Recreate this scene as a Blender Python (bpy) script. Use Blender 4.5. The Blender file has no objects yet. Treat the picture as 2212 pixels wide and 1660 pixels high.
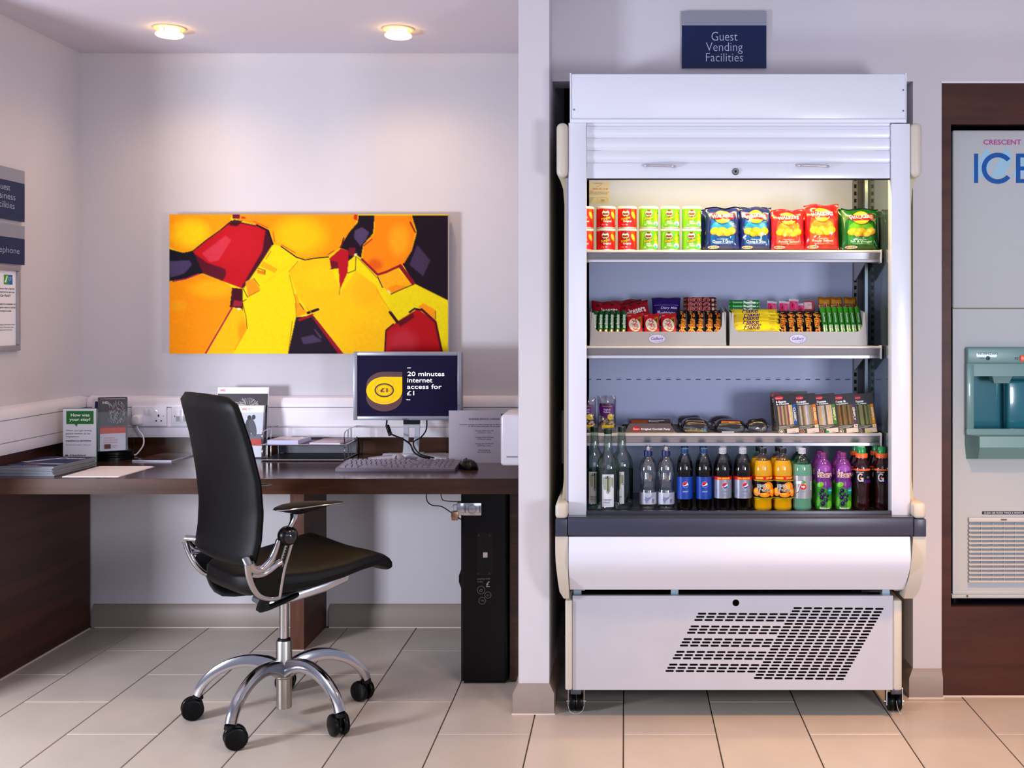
import bpy, bmesh, math, random
import numpy as np
from mathutils import Vector, Matrix
random.seed(7)
S = bpy.context.scene
COL = S.collection
# ---------------------------------------------------------------- camera
F = 2392.0; VX, VY = 1350.0, 690.0; CH = 1.34     # focal length (px of 2212), principal point, eye height
cam = bpy.data.cameras.new('camera'); camo = bpy.data.objects.new('camera', cam); COL.objects.link(camo)
camo.location = (0, 0, CH); camo.rotation_euler = (math.pi/2, 0, 0)
cam.sensor_width = 36; cam.lens = F/2212*36
cam.shift_x = (1106-VX)/2212; cam.shift_y = (VY-830)/2212
cam.clip_start = .05; cam.clip_end = 50
S.camera = camo
# ---------------------------------------------------------------- world, exposure
S.view_settings.view_transform = 'Standard'; S.view_settings.look = 'None'
S.view_settings.exposure = 0.0; S.view_settings.gamma = 1; S.view_settings.use_curve_mapping = False
w = bpy.data.worlds.new('world'); S.world = w; w.use_nodes = True
w.node_tree.nodes['Background'].inputs[0].default_value = (.70, .74, 1.0, 1)
w.node_tree.nodes['Background'].inputs[1].default_value = .5
S.cycles.max_bounces = 8; S.cycles.transparent_max_bounces = 24; S.cycles.caustics_reflective = False
S.cycles.caustics_refractive = False; S.cycles.sample_clamp_indirect = 4

def area(name, loc, target, size, power, color, sy=None, spread=None):
    l = bpy.data.lights.new(name, 'AREA'); l.energy = power; l.color = color; l.size = size
    if sy: l.shape = 'RECTANGLE'; l.size_y = sy
    if spread: l.spread = spread
    o = bpy.data.objects.new(name, l); COL.objects.link(o); o.location = loc
    o.rotation_euler = (Vector(target)-Vector(loc)).to_track_quat('-Z', 'Y').to_euler()
    return o
def spot(name, loc, target, power, color, angle, blend, rad=.05):
    l = bpy.data.lights.new(name, 'SPOT'); l.energy = power; l.color = color
    l.spot_size = angle; l.spot_blend = blend; l.shadow_soft_size = rad
    o = bpy.data.objects.new(name, l); COL.objects.link(o); o.location = loc
    o.rotation_euler = (Vector(target)-Vector(loc)).to_track_quat('-Z', 'Y').to_euler()
    return o
area('lamp_left', (-2.95, 2.1, 1.0), (-1.0, 4.6, .8), .45, 78, (.84, .88, 1))
area('lamp_right', (1.75, .9, 1.15), (.3, 3.8, 1.2), .5, 38, (.87, .9, 1))
area('window_light', (.6, -2.2, 1.9), (.2, 4, 1.0), 3.0, 32, (.84, .88, 1), 1.8)
spot('ceiling_spot', (1.35, 2.7, 2.44), (1.15, 3.05, 0), 170, (1, .52, .2), 1.25, .7, .06)
spot('ceiling_spot', (.1, 2.6, 2.44), (0, 2.95, 0), 34, (1, .6, .32), 1.6, .8, .06)
spot('ceiling_spot', (-1.4, 2.5, 2.44), (-1.4, 2.7, 0), 7, (1, .74, .5), 1.6, .8, .06)

def X(px, d): return (px-VX)*d/F
def Z(py, d): return CH-(py-VY)*d/F
def YD(py, z): return (CH-z)*F/(py-VY)       # depth of a point of height z seen in row py
# ---------------------------------------------------------------- materials
def lin(h):
    h = h.lstrip('#'); c = [int(h[i:i+2], 16)/255 for i in (0, 2, 4)]
    return tuple((v/12.92 if v <= .04045 else ((v+.055)/1.055)**2.4) for v in c)+(1,)
MC = {}
def M(hexc, rough=.5, metal=0, coat=0, emit=0, spec=.5, name=None, bump=0, bs=200, var=0, vs=8):
    key = (hexc, rough, metal, coat, emit, spec, bump, bs, var, vs)
    if key in MC: return MC[key]
    m = bpy.data.materials.new(name or 'paint_'+hexc.strip('#')); m.use_nodes = True
    nt = m.node_tree; b = nt.nodes['Principled BSDF']
    b.inputs['Base Color'].default_value = lin(hexc); b.inputs['Roughness'].default_value = rough
    b.inputs['Metallic'].default_value = metal; b.inputs['Coat Weight'].default_value = coat
    b.inputs['Specular IOR Level'].default_value = spec
    if emit:
        b.inputs['Emission Color'].default_value = lin(hexc); b.inputs['Emission Strength'].default_value = emit
    if bump or var:
        tc = nt.nodes.new('ShaderNodeTexCoord')
    if var:
        n = nt.nodes.new('ShaderNodeTexNoise'); n.inputs['Scale'].default_value = vs; n.inputs['Detail'].default_value = 6
        nt.links.new(tc.outputs['Object'], n.inputs['Vector'])
        r = nt.nodes.new('ShaderNodeMapRange'); r.inputs['From Min'].default_value = .3; r.inputs['From Max'].default_value = .7
        r.inputs['To Min'].default_value = 1-var; r.inputs['To Max'].default_value = 1+var*.6
        nt.links.new(n.outputs['Fac'], r.inputs['Value'])
        x = nt.nodes.new('ShaderNodeVectorMath'); x.operation = 'SCALE'; x.inputs[0].default_value = lin(hexc)[:3]
        nt.links.new(r.outputs[0], x.inputs['Scale']); nt.links.new(x.outputs[0], b.inputs['Base Color'])
    if bump:
        n = nt.nodes.new('ShaderNodeTexNoise'); n.inputs['Scale'].default_value = bs; n.inputs['Detail'].default_value = 3
        nt.links.new(tc.outputs['Object'], n.inputs['Vector'])
        bp = nt.nodes.new('ShaderNodeBump'); bp.inputs['Strength'].default_value = bump; bp.inputs['Distance'].default_value = .002
        nt.links.new(n.outputs['Fac'], bp.inputs['Height']); nt.links.new(bp.outputs[0], b.inputs['Normal'])
    MC[key] = m; return m
def wood(name, dark, light, scale, rough=.25, coat=.3):
    m = bpy.data.materials.new(name); m.use_nodes = True; nt = m.node_tree; b = nt.nodes['Principled BSDF']
    tc = nt.nodes.new('ShaderNodeTexCoord'); mp = nt.nodes.new('ShaderNodeMapping'); mp.inputs['Scale'].default_value = scale
    nt.links.new(tc.outputs['Object'], mp.inputs['Vector'])
    n = nt.nodes.new('ShaderNodeTexNoise'); n.inputs['Scale'].default_value = 2.2; n.inputs['Detail'].default_value = 8
    n.inputs['Roughness'].default_value = .62; n.inputs['Distortion'].default_value = .6
    nt.links.new(mp.outputs[0], n.inputs['Vector'])
    b.inputs['Specular IOR Level'].default_value = .3
    r = nt.nodes.new('ShaderNodeValToRGB'); r.color_ramp.elements[0].position = .3; r.color_ramp.elements[1].position = .72
    r.color_ramp.elements[0].color = lin(dark); r.color_ramp.elements[1].color = lin(light)
    nt.links.new(n.outputs['Fac'], r.inputs[0]); nt.links.new(r.outputs[0], b.inputs['Base Color'])
    b.inputs['Roughness'].default_value = rough; b.inputs['Coat Weight'].default_value = coat; b.inputs['Coat Roughness'].default_value = .15
    return m
def film(name, tint, gloss=.12, rough=.03):
    m = bpy.data.materials.new(name); m.use_nodes = True; nt = m.node_tree
    out = nt.nodes['Material Output']; nt.nodes.remove(nt.nodes['Principled BSDF'])
    t = nt.nodes.new('ShaderNodeBsdfTransparent'); t.inputs[0].default_value = tint+(1,)
    g = nt.nodes.new('ShaderNodeBsdfGlossy'); g.inputs['Roughness'].default_value = rough
    lw = nt.nodes.new('ShaderNodeLayerWeight'); lw.inputs[0].default_value = .35
    mr = nt.nodes.new('ShaderNodeMapRange'); mr.inputs['From Min'].default_value = .18; mr.inputs['To Min'].default_value = gloss; mr.inputs['To Max'].default_value = .45
    nt.links.new(lw.outputs['Fresnel'], mr.inputs['Value'])
    mx = nt.nodes.new('ShaderNodeMixShader'); nt.links.new(mr.outputs[0], mx.inputs[0])
    nt.links.new(t.outputs[0], mx.inputs[1]); nt.links.new(g.outputs[0], mx.inputs[2]); nt.links.new(mx.outputs[0], out.inputs[0])
    return m
WALL = M('#cecacf', .75, bump=.15, bs=60, var=.03, vs=3, name='wall_paint')
CEIL = M('#d3ccd6', .8, name='ceiling_paint')
WOODX = wood('walnut_laminate', '#2a170d', '#523120', (.6, 12, 12))
WOODTOP = wood('walnut_desktop', '#2c1713', '#4a2a22', (.6, 10, 10), .22, .5)
WOODY = wood('walnut_side', '#2c140e', '#52291c', (10, .5, 9), .45, .0)
WOODZ = wood('walnut_upright', '#40241a', '#6c4030', (7, 7, .9), .35, .1)
WOODI = wood('walnut_surround', '#33170f', '#562c20', (.5, 6, 5), .45, .0)
SKIRT = M('#94857c', .45, name='skirting_paint')
SEAL = M('#e0cfc4', .5)
WHITE = M('#eceaf4', .3, coat=.2, name='white_enamel'); WPL = M('#e6e2ea', .35, name='white_plastic')
CREAM = M('#c8c0b1', .4, name='cream_plastic'); SLATE = M('#35374a', .35, name='slate_plastic')
BLACK = M('#060607', .55, spec=.2); BLK = M('#050506', .3, spec=.16, name='black_plastic')
CHROME = M('#b9b8bb', .13, 1, name='chrome'); ALU = M('#b9bac2', .25, 1, name='polished_aluminium'); BRUSH = M('#b5b0a8', .33, 1, name='brushed_steel')
LEATHER = M('#040406', .42, spec=.2, bump=.25, bs=900, name='black_leather')
GREY = M('#8a8b93', .4); DGREY = M('#2b2b30', .5)
CLEAR = film('clear_acrylic', (.95, .96, .97), .015)
# ---------------------------------------------------------------- mesh builder
class MB:
    def __init__(s): s.v=[]; s.f=[]; s.mi=[]; s.mats=[]
    def m(s, mat):
        if mat not in s.mats: s.mats.append(mat)
        return s.mats.index(mat)
    def add(s, vs, fs, mat):
        o = len(s.v); s.v += [tuple(v) for v in vs]
        if isinstance(mat, list):
            for f, mm in zip(fs, mat): s.f.append([i+o for i in f]); s.mi.append(s.m(mm))
        else:
            k = s.m(mat)
            for f in fs: s.f.append([i+o for i in f]); s.mi.append(k)
        return s
    def box(s, x0, x1, y0, y1, z0, z1, mat, bev=0, seg=2):
        if x0 > x1: x0, x1 = x1, x0
        if y0 > y1: y0, y1 = y1, y0
        if z0 > z1: z0, z1 = z1, z0
        if bev <= 0:
            vs = [(x, y, z) for z in (z0, z1) for y in (y0, y1) for x in (x0, x1)]
            return s.add(vs, [(0,2,3,1),(4,5,7,6),(0,1,5,4),(2,6,7,3),(0,4,6,2),(1,3,7,5)], mat)
        bm = bmesh.new(); bmesh.ops.create_cube(bm, size=1)
        for v in bm.verts: v.co = Vector(((x0+x1)/2+v.co.x*(x1-x0), (y0+y1)/2+v.co.y*(y1-y0), (z0+z1)/2+v.co.z*(z1-z0)))
        bev = min(bev, .49*min(x1-x0, y1-y0, z1-z0))
        bmesh.ops.bevel(bm, geom=bm.edges[:], offset=bev, segments=seg, profile=.5, affect='EDGES', clamp_overlap=True)
        bm.verts.index_update(); s.add([v.co[:] for v in bm.verts], [[v.index for v in f.verts] for f in bm.faces], mat); bm.free(); return s
    def prism(s, poly, ax, a, b, mat):
        n = len(poly)
        def P(p, t): return (t, p[0], p[1]) if ax == 'x' else (p[0], t, p[1]) if ax == 'y' else (p[0], p[1], t)
        vs = [P(p, a) for p in poly]+[P(p, b) for p in poly]
        return s.add(vs, [list(range(n))[::-1], list(range(n, 2*n))]+[(i, (i+1) % n, n+(i+1) % n, n+i) for i in range(n)], mat)
    def loft(s, rings, mat, cap=True, closed=True):
        n = len(rings[0]); vs = [p for r in rings for p in r]; fs = []; ms = []
        for i in range(len(rings)-1):
            for j in range(n if closed else n-1):
                k = (j+1) % n; fs.append((i*n+j, i*n+k, (i+1)*n+k, (i+1)*n+j)); ms.append(mat[i] if isinstance(mat, list) else mat)
        if cap:
            fs.append(list(range(n))[::-1]); ms.append(mat[0] if isinstance(mat, list) else mat)
            fs.append([(len(rings)-1)*n+j for j in range(n)]); ms.append(mat[-1] if isinstance(mat, list) else mat)
        return s.add(vs, fs, ms)
    def lathe(s, prof, mat, seg=24, c=(0, 0, 0), ax='z', cap=True):
        R = []
        for r, z in prof:
            ring = []
            for j in range(seg):
                a = 2*math.pi*j/seg; p = (r*math.cos(a), r*math.sin(a), z)
                if ax == 'x': p = (p[2], p[0], p[1])
                if ax == 'y': p = (p[0], p[2], p[1])
                ring.append((p[0]+c[0], p[1]+c[1], p[2]+c[2]))
            R.append(ring)
        return s.loft(R, mat, cap)
    def tube(s, pts, r, mat, seg=8, cap=True, sx=1):
        pts = [Vector(p) for p in pts]; R = []; up = None
        for i, p in enumerate(pts):
            t = (pts[min(i+1, len(pts)-1)]-pts[max(i-1, 0)]).normalized()
            if up is None:
                up = Vector((0, 0, 1)) if abs(t.z) < .9 else Vector((1, 0, 0))
            a = t.cross(up)
            if a.length < 1e-5: a = t.orthogonal()
            a.normalize(); up = a.cross(t).normalized()
            rr = r[i] if isinstance(r, (list, tuple)) else r
            if not isinstance(rr, tuple): rr = (rr*sx, rr)
            R.append([p+a*rr[0]*math.cos(2*math.pi*j/seg)+up*rr[1]*math.sin(2*math.pi*j/seg) for j in range(seg)])
        return s.loft(R, mat, cap)
    def xf(s, Mx):
        s.v = [tuple(Mx @ Vector(v)) for v in s.v]; return s
    def build(s, name, parent=None, world=True, ang=38, recalc=True):
        me = bpy.data.meshes.new(name); vs = s.v
        if parent is not None and world:
            l = parent.location; vs = [(a-l.x, b-l.y, c-l.z) for a, b, c in vs]
        me.from_pydata(vs, [], s.f)
        for m in s.mats: me.materials.append(m)
        me.polygons.foreach_set('material_index', s.mi)
        if recalc:
            bm = bmesh.new(); bm.from_mesh(me); bmesh.ops.recalc_face_normals(bm, faces=bm.faces[:]); bm.to_mesh(me); bm.free()
        if ang:
            me.shade_smooth(); me.set_sharp_from_angle(angle=math.radians(ang))
        me.update()
        o = bpy.data.objects.new(name, me); COL.objects.link(o)
        if parent is not None: o.parent = parent
        return o
def smoothpath(pts, n=6):
    P = [Vector(p) for p in pts]; out = []
    for i in range(len(P)-1):
        p0 = P[max(i-1, 0)]; p1 = P[i]; p2 = P[i+1]; p3 = P[min(i+2, len(P)-1)]
        for k in range(n):
            t = k/n
            out.append(.5*((2*p1)+(p2-p0)*t+(2*p0-5*p1+4*p2-p3)*t*t+(3*p1-p0-3*p2+p3)*t**3))
    out.append(P[-1]); return out
def tag(o, label, cat=None, group=None, kind=None):
    if label: o['label'] = label
    if cat: o['category'] = cat
    if group: o['group'] = group
    if kind: o['kind'] = kind
    return o
def thing(name, label, cat, loc=(0, 0, 0), rz=0, group=None):
    o = bpy.data.objects.new(name, None); COL.objects.link(o); o.location = loc; o.rotation_euler = (0, 0, rz)
    o.empty_display_size = .05
    return tag(o, label, cat, group)
def struct(mb, name, label, parent=None, ang=38):
    o = mb.build(name, parent, ang=ang); o['kind'] = 'structure'; o['label'] = label; return o
def dup(root, loc, label, group=None, rz=None, rot=None, scale=None):
    r = root.copy(); COL.objects.link(r); r.location = loc; r['label'] = label
    if group: r['group'] = group
    if rz is not None: r.rotation_euler = (0, 0, rz)
    if rot is not None: r.rotation_euler = rot
    if scale is not None: r.scale = scale
    for ch in root.children:
        c = ch.copy(); COL.objects.link(c); c.parent = r
        for g in ch.children:
            d = g.copy(); COL.objects.link(d); d.parent = c
    return r
# ---------------------------------------------------------------- flat print (lettering and graphics)
TX = {}
def textmesh(s, bold, shear, res=3):
    k = (s, bold, shear)
    if k in TX: return TX[k]
    cu = bpy.data.curves.new('t', 'FONT'); cu.body = s; cu.size = 1; cu.offset = bold; cu.shear = shear; cu.resolution_u = res
    cu.space_line = .95
    o = bpy.data.objects.new('t', cu); me = bpy.data.meshes.new_from_object(o)
    v = np.array([tuple(p.co)[:2] for p in me.vertices]) if len(me.vertices) else np.zeros((1, 2))
    f = [tuple(p.vertices) for p in me.polygons]
    mn = v.min(0); mx = v.max(0); v = (v-mn)/np.maximum(mx-mn, 1e-6)
    TX[k] = (v, f); bpy.data.objects.remove(o); bpy.data.curves.remove(cu); bpy.data.meshes.remove(me)
    return TX[k]
def C(h): return M(h, .35)
class Decal:
    def __init__(s, rough=.35, spec=.22): s.items = []; s.r = rough; s.sp = spec
    def _a(s, vs, fs, col): s.items.append((vs, fs, M(col, s.r, spec=s.sp) if isinstance(col, str) else col)); return s
    def poly(s, pts, col): return s._a(list(pts), [list(range(len(pts)))], col)
    def rect(s, u0, v0, u1, v1, col): return s.poly([(u0, v0), (u1, v0), (u1, v1), (u0, v1)], col)
    def ell(s, cu, cv, ru, rv, col, rot=0, n=28, a0=0, a1=360):
        P = []; c, q = math.cos(rot), math.sin(rot)
        full = abs(a1-a0) >= 360
        for i in range(n+(0 if full else 1)):
            a = math.radians(a0+(a1-a0)*i/n); x, y = ru*math.cos(a), rv*math.sin(a)
            P.append((cu+x*c-y*q, cv+x*q+y*c))
        return s.poly(P, col)
    def ring(s, cu, cv, ru, rv, t, col, n=32, a0=0, a1=360):
        vs = []; fs = []; full = abs(a1-a0) >= 360; N = n if full else n+1
        for i in range(N):
            a = math.radians(a0+(a1-a0)*i/n); k = 1
            vs.append((cu+ru*math.cos(a), cv+rv*math.sin(a))); vs.append((cu+(ru-t)*math.cos(a), cv+(rv-t*(1 if rv > 0 else -1))*math.sin(a)))
        for i in range(n):
            j = (i+1) % N; fs.append((2*i, 2*j, 2*j+1, 2*i+1))
        return s._a(vs, fs, col)
    def line(s, pts, w, col):
        for (a, b) in zip(pts[:-1], pts[1:]):
            dx, dy = b[0]-a[0], b[1]-a[1]; L = math.hypot(dx, dy) or 1; nx, ny = -dy/L*w/2, dx/L*w/2
            s.poly([(a[0]+nx, a[1]+ny), (b[0]+nx, b[1]+ny), (b[0]-nx, b[1]-ny), (a[0]-nx, a[1]-ny)], col)
        return s
    def text(s, t, u0, vb, u1, vt, col, bold=0, shear=0, rot=0, arc=0):
        v, f = textmesh(t, bold, shear); W = u1-u0; Hh = vt-vb; cu, cv = (u0+u1)/2, (vb+vt)/2
        c, q = math.cos(rot), math.sin(rot); out = []
        for a, b in v:
            x = (a-.5)*W; y = (b-.5)*Hh + arc*Hh*(1-(2*a-1)**2)
            out.append((cu+x*c-y*q, cv+x*q+y*c))
        return s._a(out, f, col)
    def build(s, fn, name='print', parent=None, world=True, eps=.00012, cuts=None, base=.0002):
        mb = MB()
        for i, (vs, fs, mat) in enumerate(s.items):
            h = base+eps*i
            if cuts:
                bm = bmesh.new(); bv = [bm.verts.new((a, b, 0)) for a, b in vs]
                for f in fs:
                    try: bm.faces.new([bv[k] for k in f])
                    except ValueError: pass
                for ax, vals in cuts:
                    for t in vals:
                        co = (t, 0, 0) if ax == 0 else (0, t, 0); no = (1, 0, 0) if ax == 0 else (0, 1, 0)
                        bmesh.ops.bisect_plane(bm, geom=bm.verts[:]+bm.edges[:]+bm.faces[:], plane_co=co, plane_no=no)
                bm.verts.index_update()
                mb.add([fn(v.co.x, v.co.y, h) for v in bm.verts], [[v.index for v in f.verts] for f in bm.faces], mat); bm.free()
            else:
                mb.add([fn(a, b, h) for a, b in vs], fs, mat)
        return mb.build(name, parent, world, ang=0, recalc=False)
def pxmap(d): return lambda u, v, h: (X(u, d), d-h, Z(v, d))
# ================================================================ SETTING
XL = -2.373; YB = 4.825; CZ = 2.5; YW = 3.93
XP0, XP1, YP = -.3625, -.258, 3.77
mb = MB(); mb.box(-3.6, 3.4, -1.5, 5.0, -.05, -.004, M('#4c3d32', .8, name='grout'))
floor = struct(mb, 'floor', 'beige stone tiled floor with dark joints')
TM = [M(h, .38, bump=.12, bs=25, var=.06, vs=5, name='stone_tile') for h in ('#c6b9ac', '#c2b5a9', '#c9bcae')]
tmesh = {}
def tile(x0, x1, y0, y1, k):
    g = .0022; gc = .0013
    key = (round(x1-x0, 3), round(y1-y0, 3), k % 3)
    if key not in tmesh:
        b = MB(); w2, l2 = (x1-x0)/2-g, (y1-y0)/2-gc; e = .0012
        b.loft([[(-w2, -l2, -.006), (w2, -l2, -.006), (w2, l2, -.006), (-w2, l2, -.006)],
                [(-w2, -l2, -e), (w2, -l2, -e), (w2, l2, -e), (-w2, l2, -e)],
                [(-w2+e, -l2+e, 0), (w2-e, -l2+e, 0), (w2-e, l2-e, 0), (-w2+e, l2-e, 0)]], TM[k % 3])
        o = b.build('tile', floor, False); tmesh[key] = o
    else:
        o = tmesh[key].copy(); COL.objects.link(o); o.parent = floor
    o.location = ((x0+x1)/2, (y0+y1)/2, 0)
for k in range(-12, 11):
    x0 = -.005+.3*k; x1 = x0+.3
    off = 3.875 if k % 2 else 3.573
    n = -8
    while True:
        y0 = off+.6*n; y1 = y0+.6; n += 1
        if y0 > 4.8: break
        y1c = min(y1, 4.81 if x1 < -.3 else 4.7)
        if y1c-y0 < .03 or y0 < -1.3: continue
        tile(x0, x1, y0, y1c, n*3+k*5+k//2)
b = MB(); b.box(XL-.12, XP1, YB, YB+.12, 0, CZ, WALL); struct(b, 'wall_back', 'lilac white plaster wall at the back of the desk alcove')
b = MB(); b.box(XL-.12, XL, 3.6, YB, 0, CZ, WALL); struct(b, 'wall_left', 'lilac white side wall left of the desk carrying the blue signs')
b = MB(); b.box(XP0, XP1, YP, YB, 0, CZ, WALL); struct(b, 'wall_partition', 'narrow white end of the partition between desk and vending cabinet')
b = MB(); b.box(-3.6, 3.4, .5, 5, CZ, CZ+.08, CEIL); struct(b, 'ceiling', 'white alcove ceiling with two lights')
NX1 = X(1972, YW); NZ = 2.185; WX0 = X(2034, YW); WZ = 2.178
b = MB(); b.box(XP1, 3.4, YW, YW+.12, NZ, CZ, WALL); b.box(NX1, WX0, YW, YW+.12, 0, NZ, WALL); b.box(2.5, 3.4, YW, YW+.12, 0, NZ, WALL); b.box(WX0, 2.5, YW+.02, YW+.12, WZ, NZ, WALL)
struct(b, 'wall_front', 'white wall around the vending cabinet and above the ice machine')
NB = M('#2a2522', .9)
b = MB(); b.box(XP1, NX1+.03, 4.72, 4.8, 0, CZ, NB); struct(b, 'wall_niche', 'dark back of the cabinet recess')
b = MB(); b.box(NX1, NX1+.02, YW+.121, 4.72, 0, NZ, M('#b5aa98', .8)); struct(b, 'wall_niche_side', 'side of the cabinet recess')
# baseboards
def skirt(b, x0, x1, y, t=.018, z0=.0, zf=.07, zt=.1):
    b.prism([(y, z0), (y-t, z0), (y-t, zf), (y, zt)], 'x', x0, x1, SKIRT)
b = MB(); skirt(b, -2.316, -1.357, YB); skirt(b, -1.285, -.63, YB); bo = struct(b, 'baseboard_back', 'taupe painted baseboard under the desk')
b = MB(); b.box(-2.3, -1.36, YB-.022, YB-.0185, 0, .004, SEAL); b.box(-1.284, -.63, YB-.022, YB-.0185, 0, .004, SEAL); b.build('sealant', bo)
def endskirt(name, x0, x1, y0, y1, lx, rx, label):
    b = MB(); t = .018
    def ring(t_, z): return [(x0-t_*lx, y0-t_, z), (x1+t_*rx, y0-t_, z), (x1+t_*rx, y1, z), (x0-t_*lx, y1, z)]
    b.loft([ring(t, 0), ring(t, .07), ring(.001, .1)], SKIRT); o = struct(b, name, label)
    b = MB(); b.box(x0-t*lx-.003, x1+t*rx+.003, y0-t-.004, y0-t-.0005, 0, .004, SEAL); b.build('sealant', o)
endskirt('baseboard_partition', XP0, XP1, YP, YP+.3, 1, 1, 'taupe baseboard wrapped around the partition end')
endskirt('baseboard_front', NX1, WX0, YW, YW+.12, 1, 0, 'short taupe baseboard right of the vending cabinet')
# walnut surround of the ice machine
YI = YW; OX0 = X(2054, YI); OZ0, OZ1 = Z(1312, YI), Z(268, YI)
b = MB(); b.box(WX0, 2.5, YI, YI+.02, 0, OZ0, WOODI); b.box(WX0, 2.5, YI, YI+.02, OZ1, WZ, WOODI); b.box(WX0, OX0, YI, YI+.02, OZ0, OZ1, WOODI)
b.box(1.95, 2.5, YI, YI+.02, OZ0, OZ1, WOODI)
tag(b.build('wood_surround'), 'dark walnut panel framing the built-in ice machine', 'panel')
b = MB(); b.box(WX0-.002, 2.5, YI-.004, YI+.02, WZ, WZ+.007, WPL); struct(b, 'trim_1', 'thin white bead on top of the walnut surround')
b = MB(); b.box(WX0, 2.5, YI-.006, YI-.001, 0, .005, SEAL); struct(b, 'trim_2', 'pale sealant line at the foot of the walnut surround')
b = MB(); b.box(OX0-.01, 2.2, 4.5, 4.52, 0, 2.2, BLACK); b.box(OX0-.012, OX0, YI+.021, 4.5, OZ0-.02, OZ1+.02, BLACK)
b.box(OX0, 2.2, YI+.021, 4.5, OZ1, OZ1+.012, BLACK); b.box(OX0, 2.2, YI+.021, 4.5, OZ0-.012, OZ0, M('#14161f', .3))
struct(b, 'wall_ice_recess', 'black recess around the ice machine')
# ---------------------------------------------------------------- ceiling lights
GLOW = bpy.data.materials.new('lamp_glass'); GLOW.use_nodes = True
gb = GLOW.node_tree.nodes['Principled BSDF']; gb.inputs['Base Color'].default_value = (1, .9, .7, 1)
gb.inputs['Emission Color'].default_value = (1, .66, .2, 1); gb.inputs['Emission Strength'].default_value = 4.5
def ceil_light(x, y, label):
    t = thing('ceiling_light', label, 'light', (x, y, CZ), group='recessed lights in the alcove ceiling')
    b = MB(); b.lathe([(.042, 0), (.0635, 0), (.0635, -.004), (.058, -.007), (.044, -.006), (.042, -.002)], M('#d8c8a0', .3, coat=.3), 40, cap=False); b.build('trim_ring', t, False)
    b = MB(); b.lathe([(.0, -.001), (.038, -.001), (.036, -.012), (.036, -.02)], GLOW, 32, cap=False); b.build('lamp', t, False)
    b = MB(); b.lathe([(0, -.022), (.05, -.022), (.0535, -.026), (.0535, -.03), (.048, -.034), (0, -.036)], GLOW, 40); b.build('glass_disc', t, False)
    for a in (.4, 2.5, 4.6):
        b = MB(); b.lathe([(.002, 0), (.002, -.022)], CHROME, 8, (.041*math.cos(a), .041*math.sin(a), -.001)); b.build('post', t, False)
    l = bpy.data.lights.new('bulb', 'SPOT'); l.energy = 18; l.color = (1, .66, .34); l.spot_size = 2.6; l.spot_blend = 1; l.shadow_soft_size = .045
    o = bpy.data.objects.new('bulb', l); COL.objects.link(o); o.parent = t; o.location = (0, 0, -.045)
    l = bpy.data.lights.new('bulb', 'POINT'); l.energy = 6; l.color = (1, .52, .16); l.shadow_soft_size = .01
    o = bpy.data.objects.new('bulb', l); COL.objects.link(o); o.parent = t; o.location = (0, 0, -.017)
ceil_light(-1.812, 4.405, 'round glowing glass downlight above the left of the painting')
ceil_light(-.905, 4.42, 'round glowing glass downlight above the right of the painting')
# ---------------------------------------------------------------- desk
DZ = .755; DT = .057; YF = 4.06
desk = thing('desk', 'long dark walnut built-in desk under the painting', 'desk', (-1.37, 4.44, 0))
b = MB(); b.box(XL+.004, XP0-.004, YF+.002, YB-.02, DZ-.02, DZ, WOODTOP, .0015, 1); b.build('desktop', desk)
b = MB(); b.box(XL+.004, XP0-.004, YF, YF+.0016, DZ-DT, DZ-.0004, WOODX); b.box(XL+.004, XP0-.004, YF+.0017, YF+.03, DZ-DT, DZ-.0205, WOODX); b.build('front_edge', desk)
b = MB(); b.box(XL+.004, XP0-.004, YB-.0195, YB-.004, DZ, DZ+.073, WOODX); b.box(XL+.004, XL+.02, YF+.02, YB-.02, DZ+.0005, DZ+.073, WOODY); b.build('upstand', desk)
b = MB(); b.box(-2.36, -2.32, YF+.03, YB-.022, .001, DZ-.021, WOODY); b.build('side_panel', desk)
b = MB(); b.box(-1.355, -1.2995, 4.483, YB-.004, .001, DZ-.021, WOODY); b.build('support_panel', desk)
b = MB(); b.box(-1.3552, -1.2993, 4.481, 4.4829, .001, DZ-.021, WOODZ); b.build('support_edge', desk)
b = MB(); b.box(-.425, XP0-.004, YF+.03, 4.7, .001, DZ-.021, WOODX); b.build('side_panel', desk)
b = MB(); b.box(-2.32, -2.314, YF+.05, YB-.03, 0, .004, SEAL); b.build('sealant', desk); b = MB(); b.box(-1.356, -1.297, 4.474, 4.48, 0, .003, SEAL); b.build('sealant', desk)
# ---------------------------------------------------------------- dado trunking
def trunk_profile(b, f, a0, a1):
    # f maps (depth from wall, z) ; extruded between a0, a1
    for poly, mt in (([(0, .83), (.045, .83), (.048, .842), (.048, .873), (0, .873)], WPL), ([(0, .876), (.0475, .876), (.0475, .958), (0, .958)], WPL),
                 ([(0, .961), (.048, .961), (.048, .982), (.038, 1.0), (.004, 1.008), (0, 1.008)], WPL), ([(0, .871), (.044, .871), (.044, .963), (0, .963)], GREY)):
        f(b, poly, a0, a1, mt)
fb = lambda b, poly, a0, a1, mt: b.prism([(YB-.001-t, z) for t, z in poly], 'x', a0, a1, mt)
fl = lambda b, poly, a0, a1, mt: b.prism([(XL+.001+t, z) for t, z in poly], 'y', a0, a1, mt)
b = MB(); trunk_profile(b, fb, XL+.052, XP0-.003); tag(b.build('cable_trunking'), 'white plastic dado trunking along the wall behind the monitor', 'trunking')
b = MB(); trunk_profile(b, fl, 3.62, YB-.002); tag(b.build('cable_trunking'), 'white plastic dado trunking along the left side wall below the framed notice', 'trunking')
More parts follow.
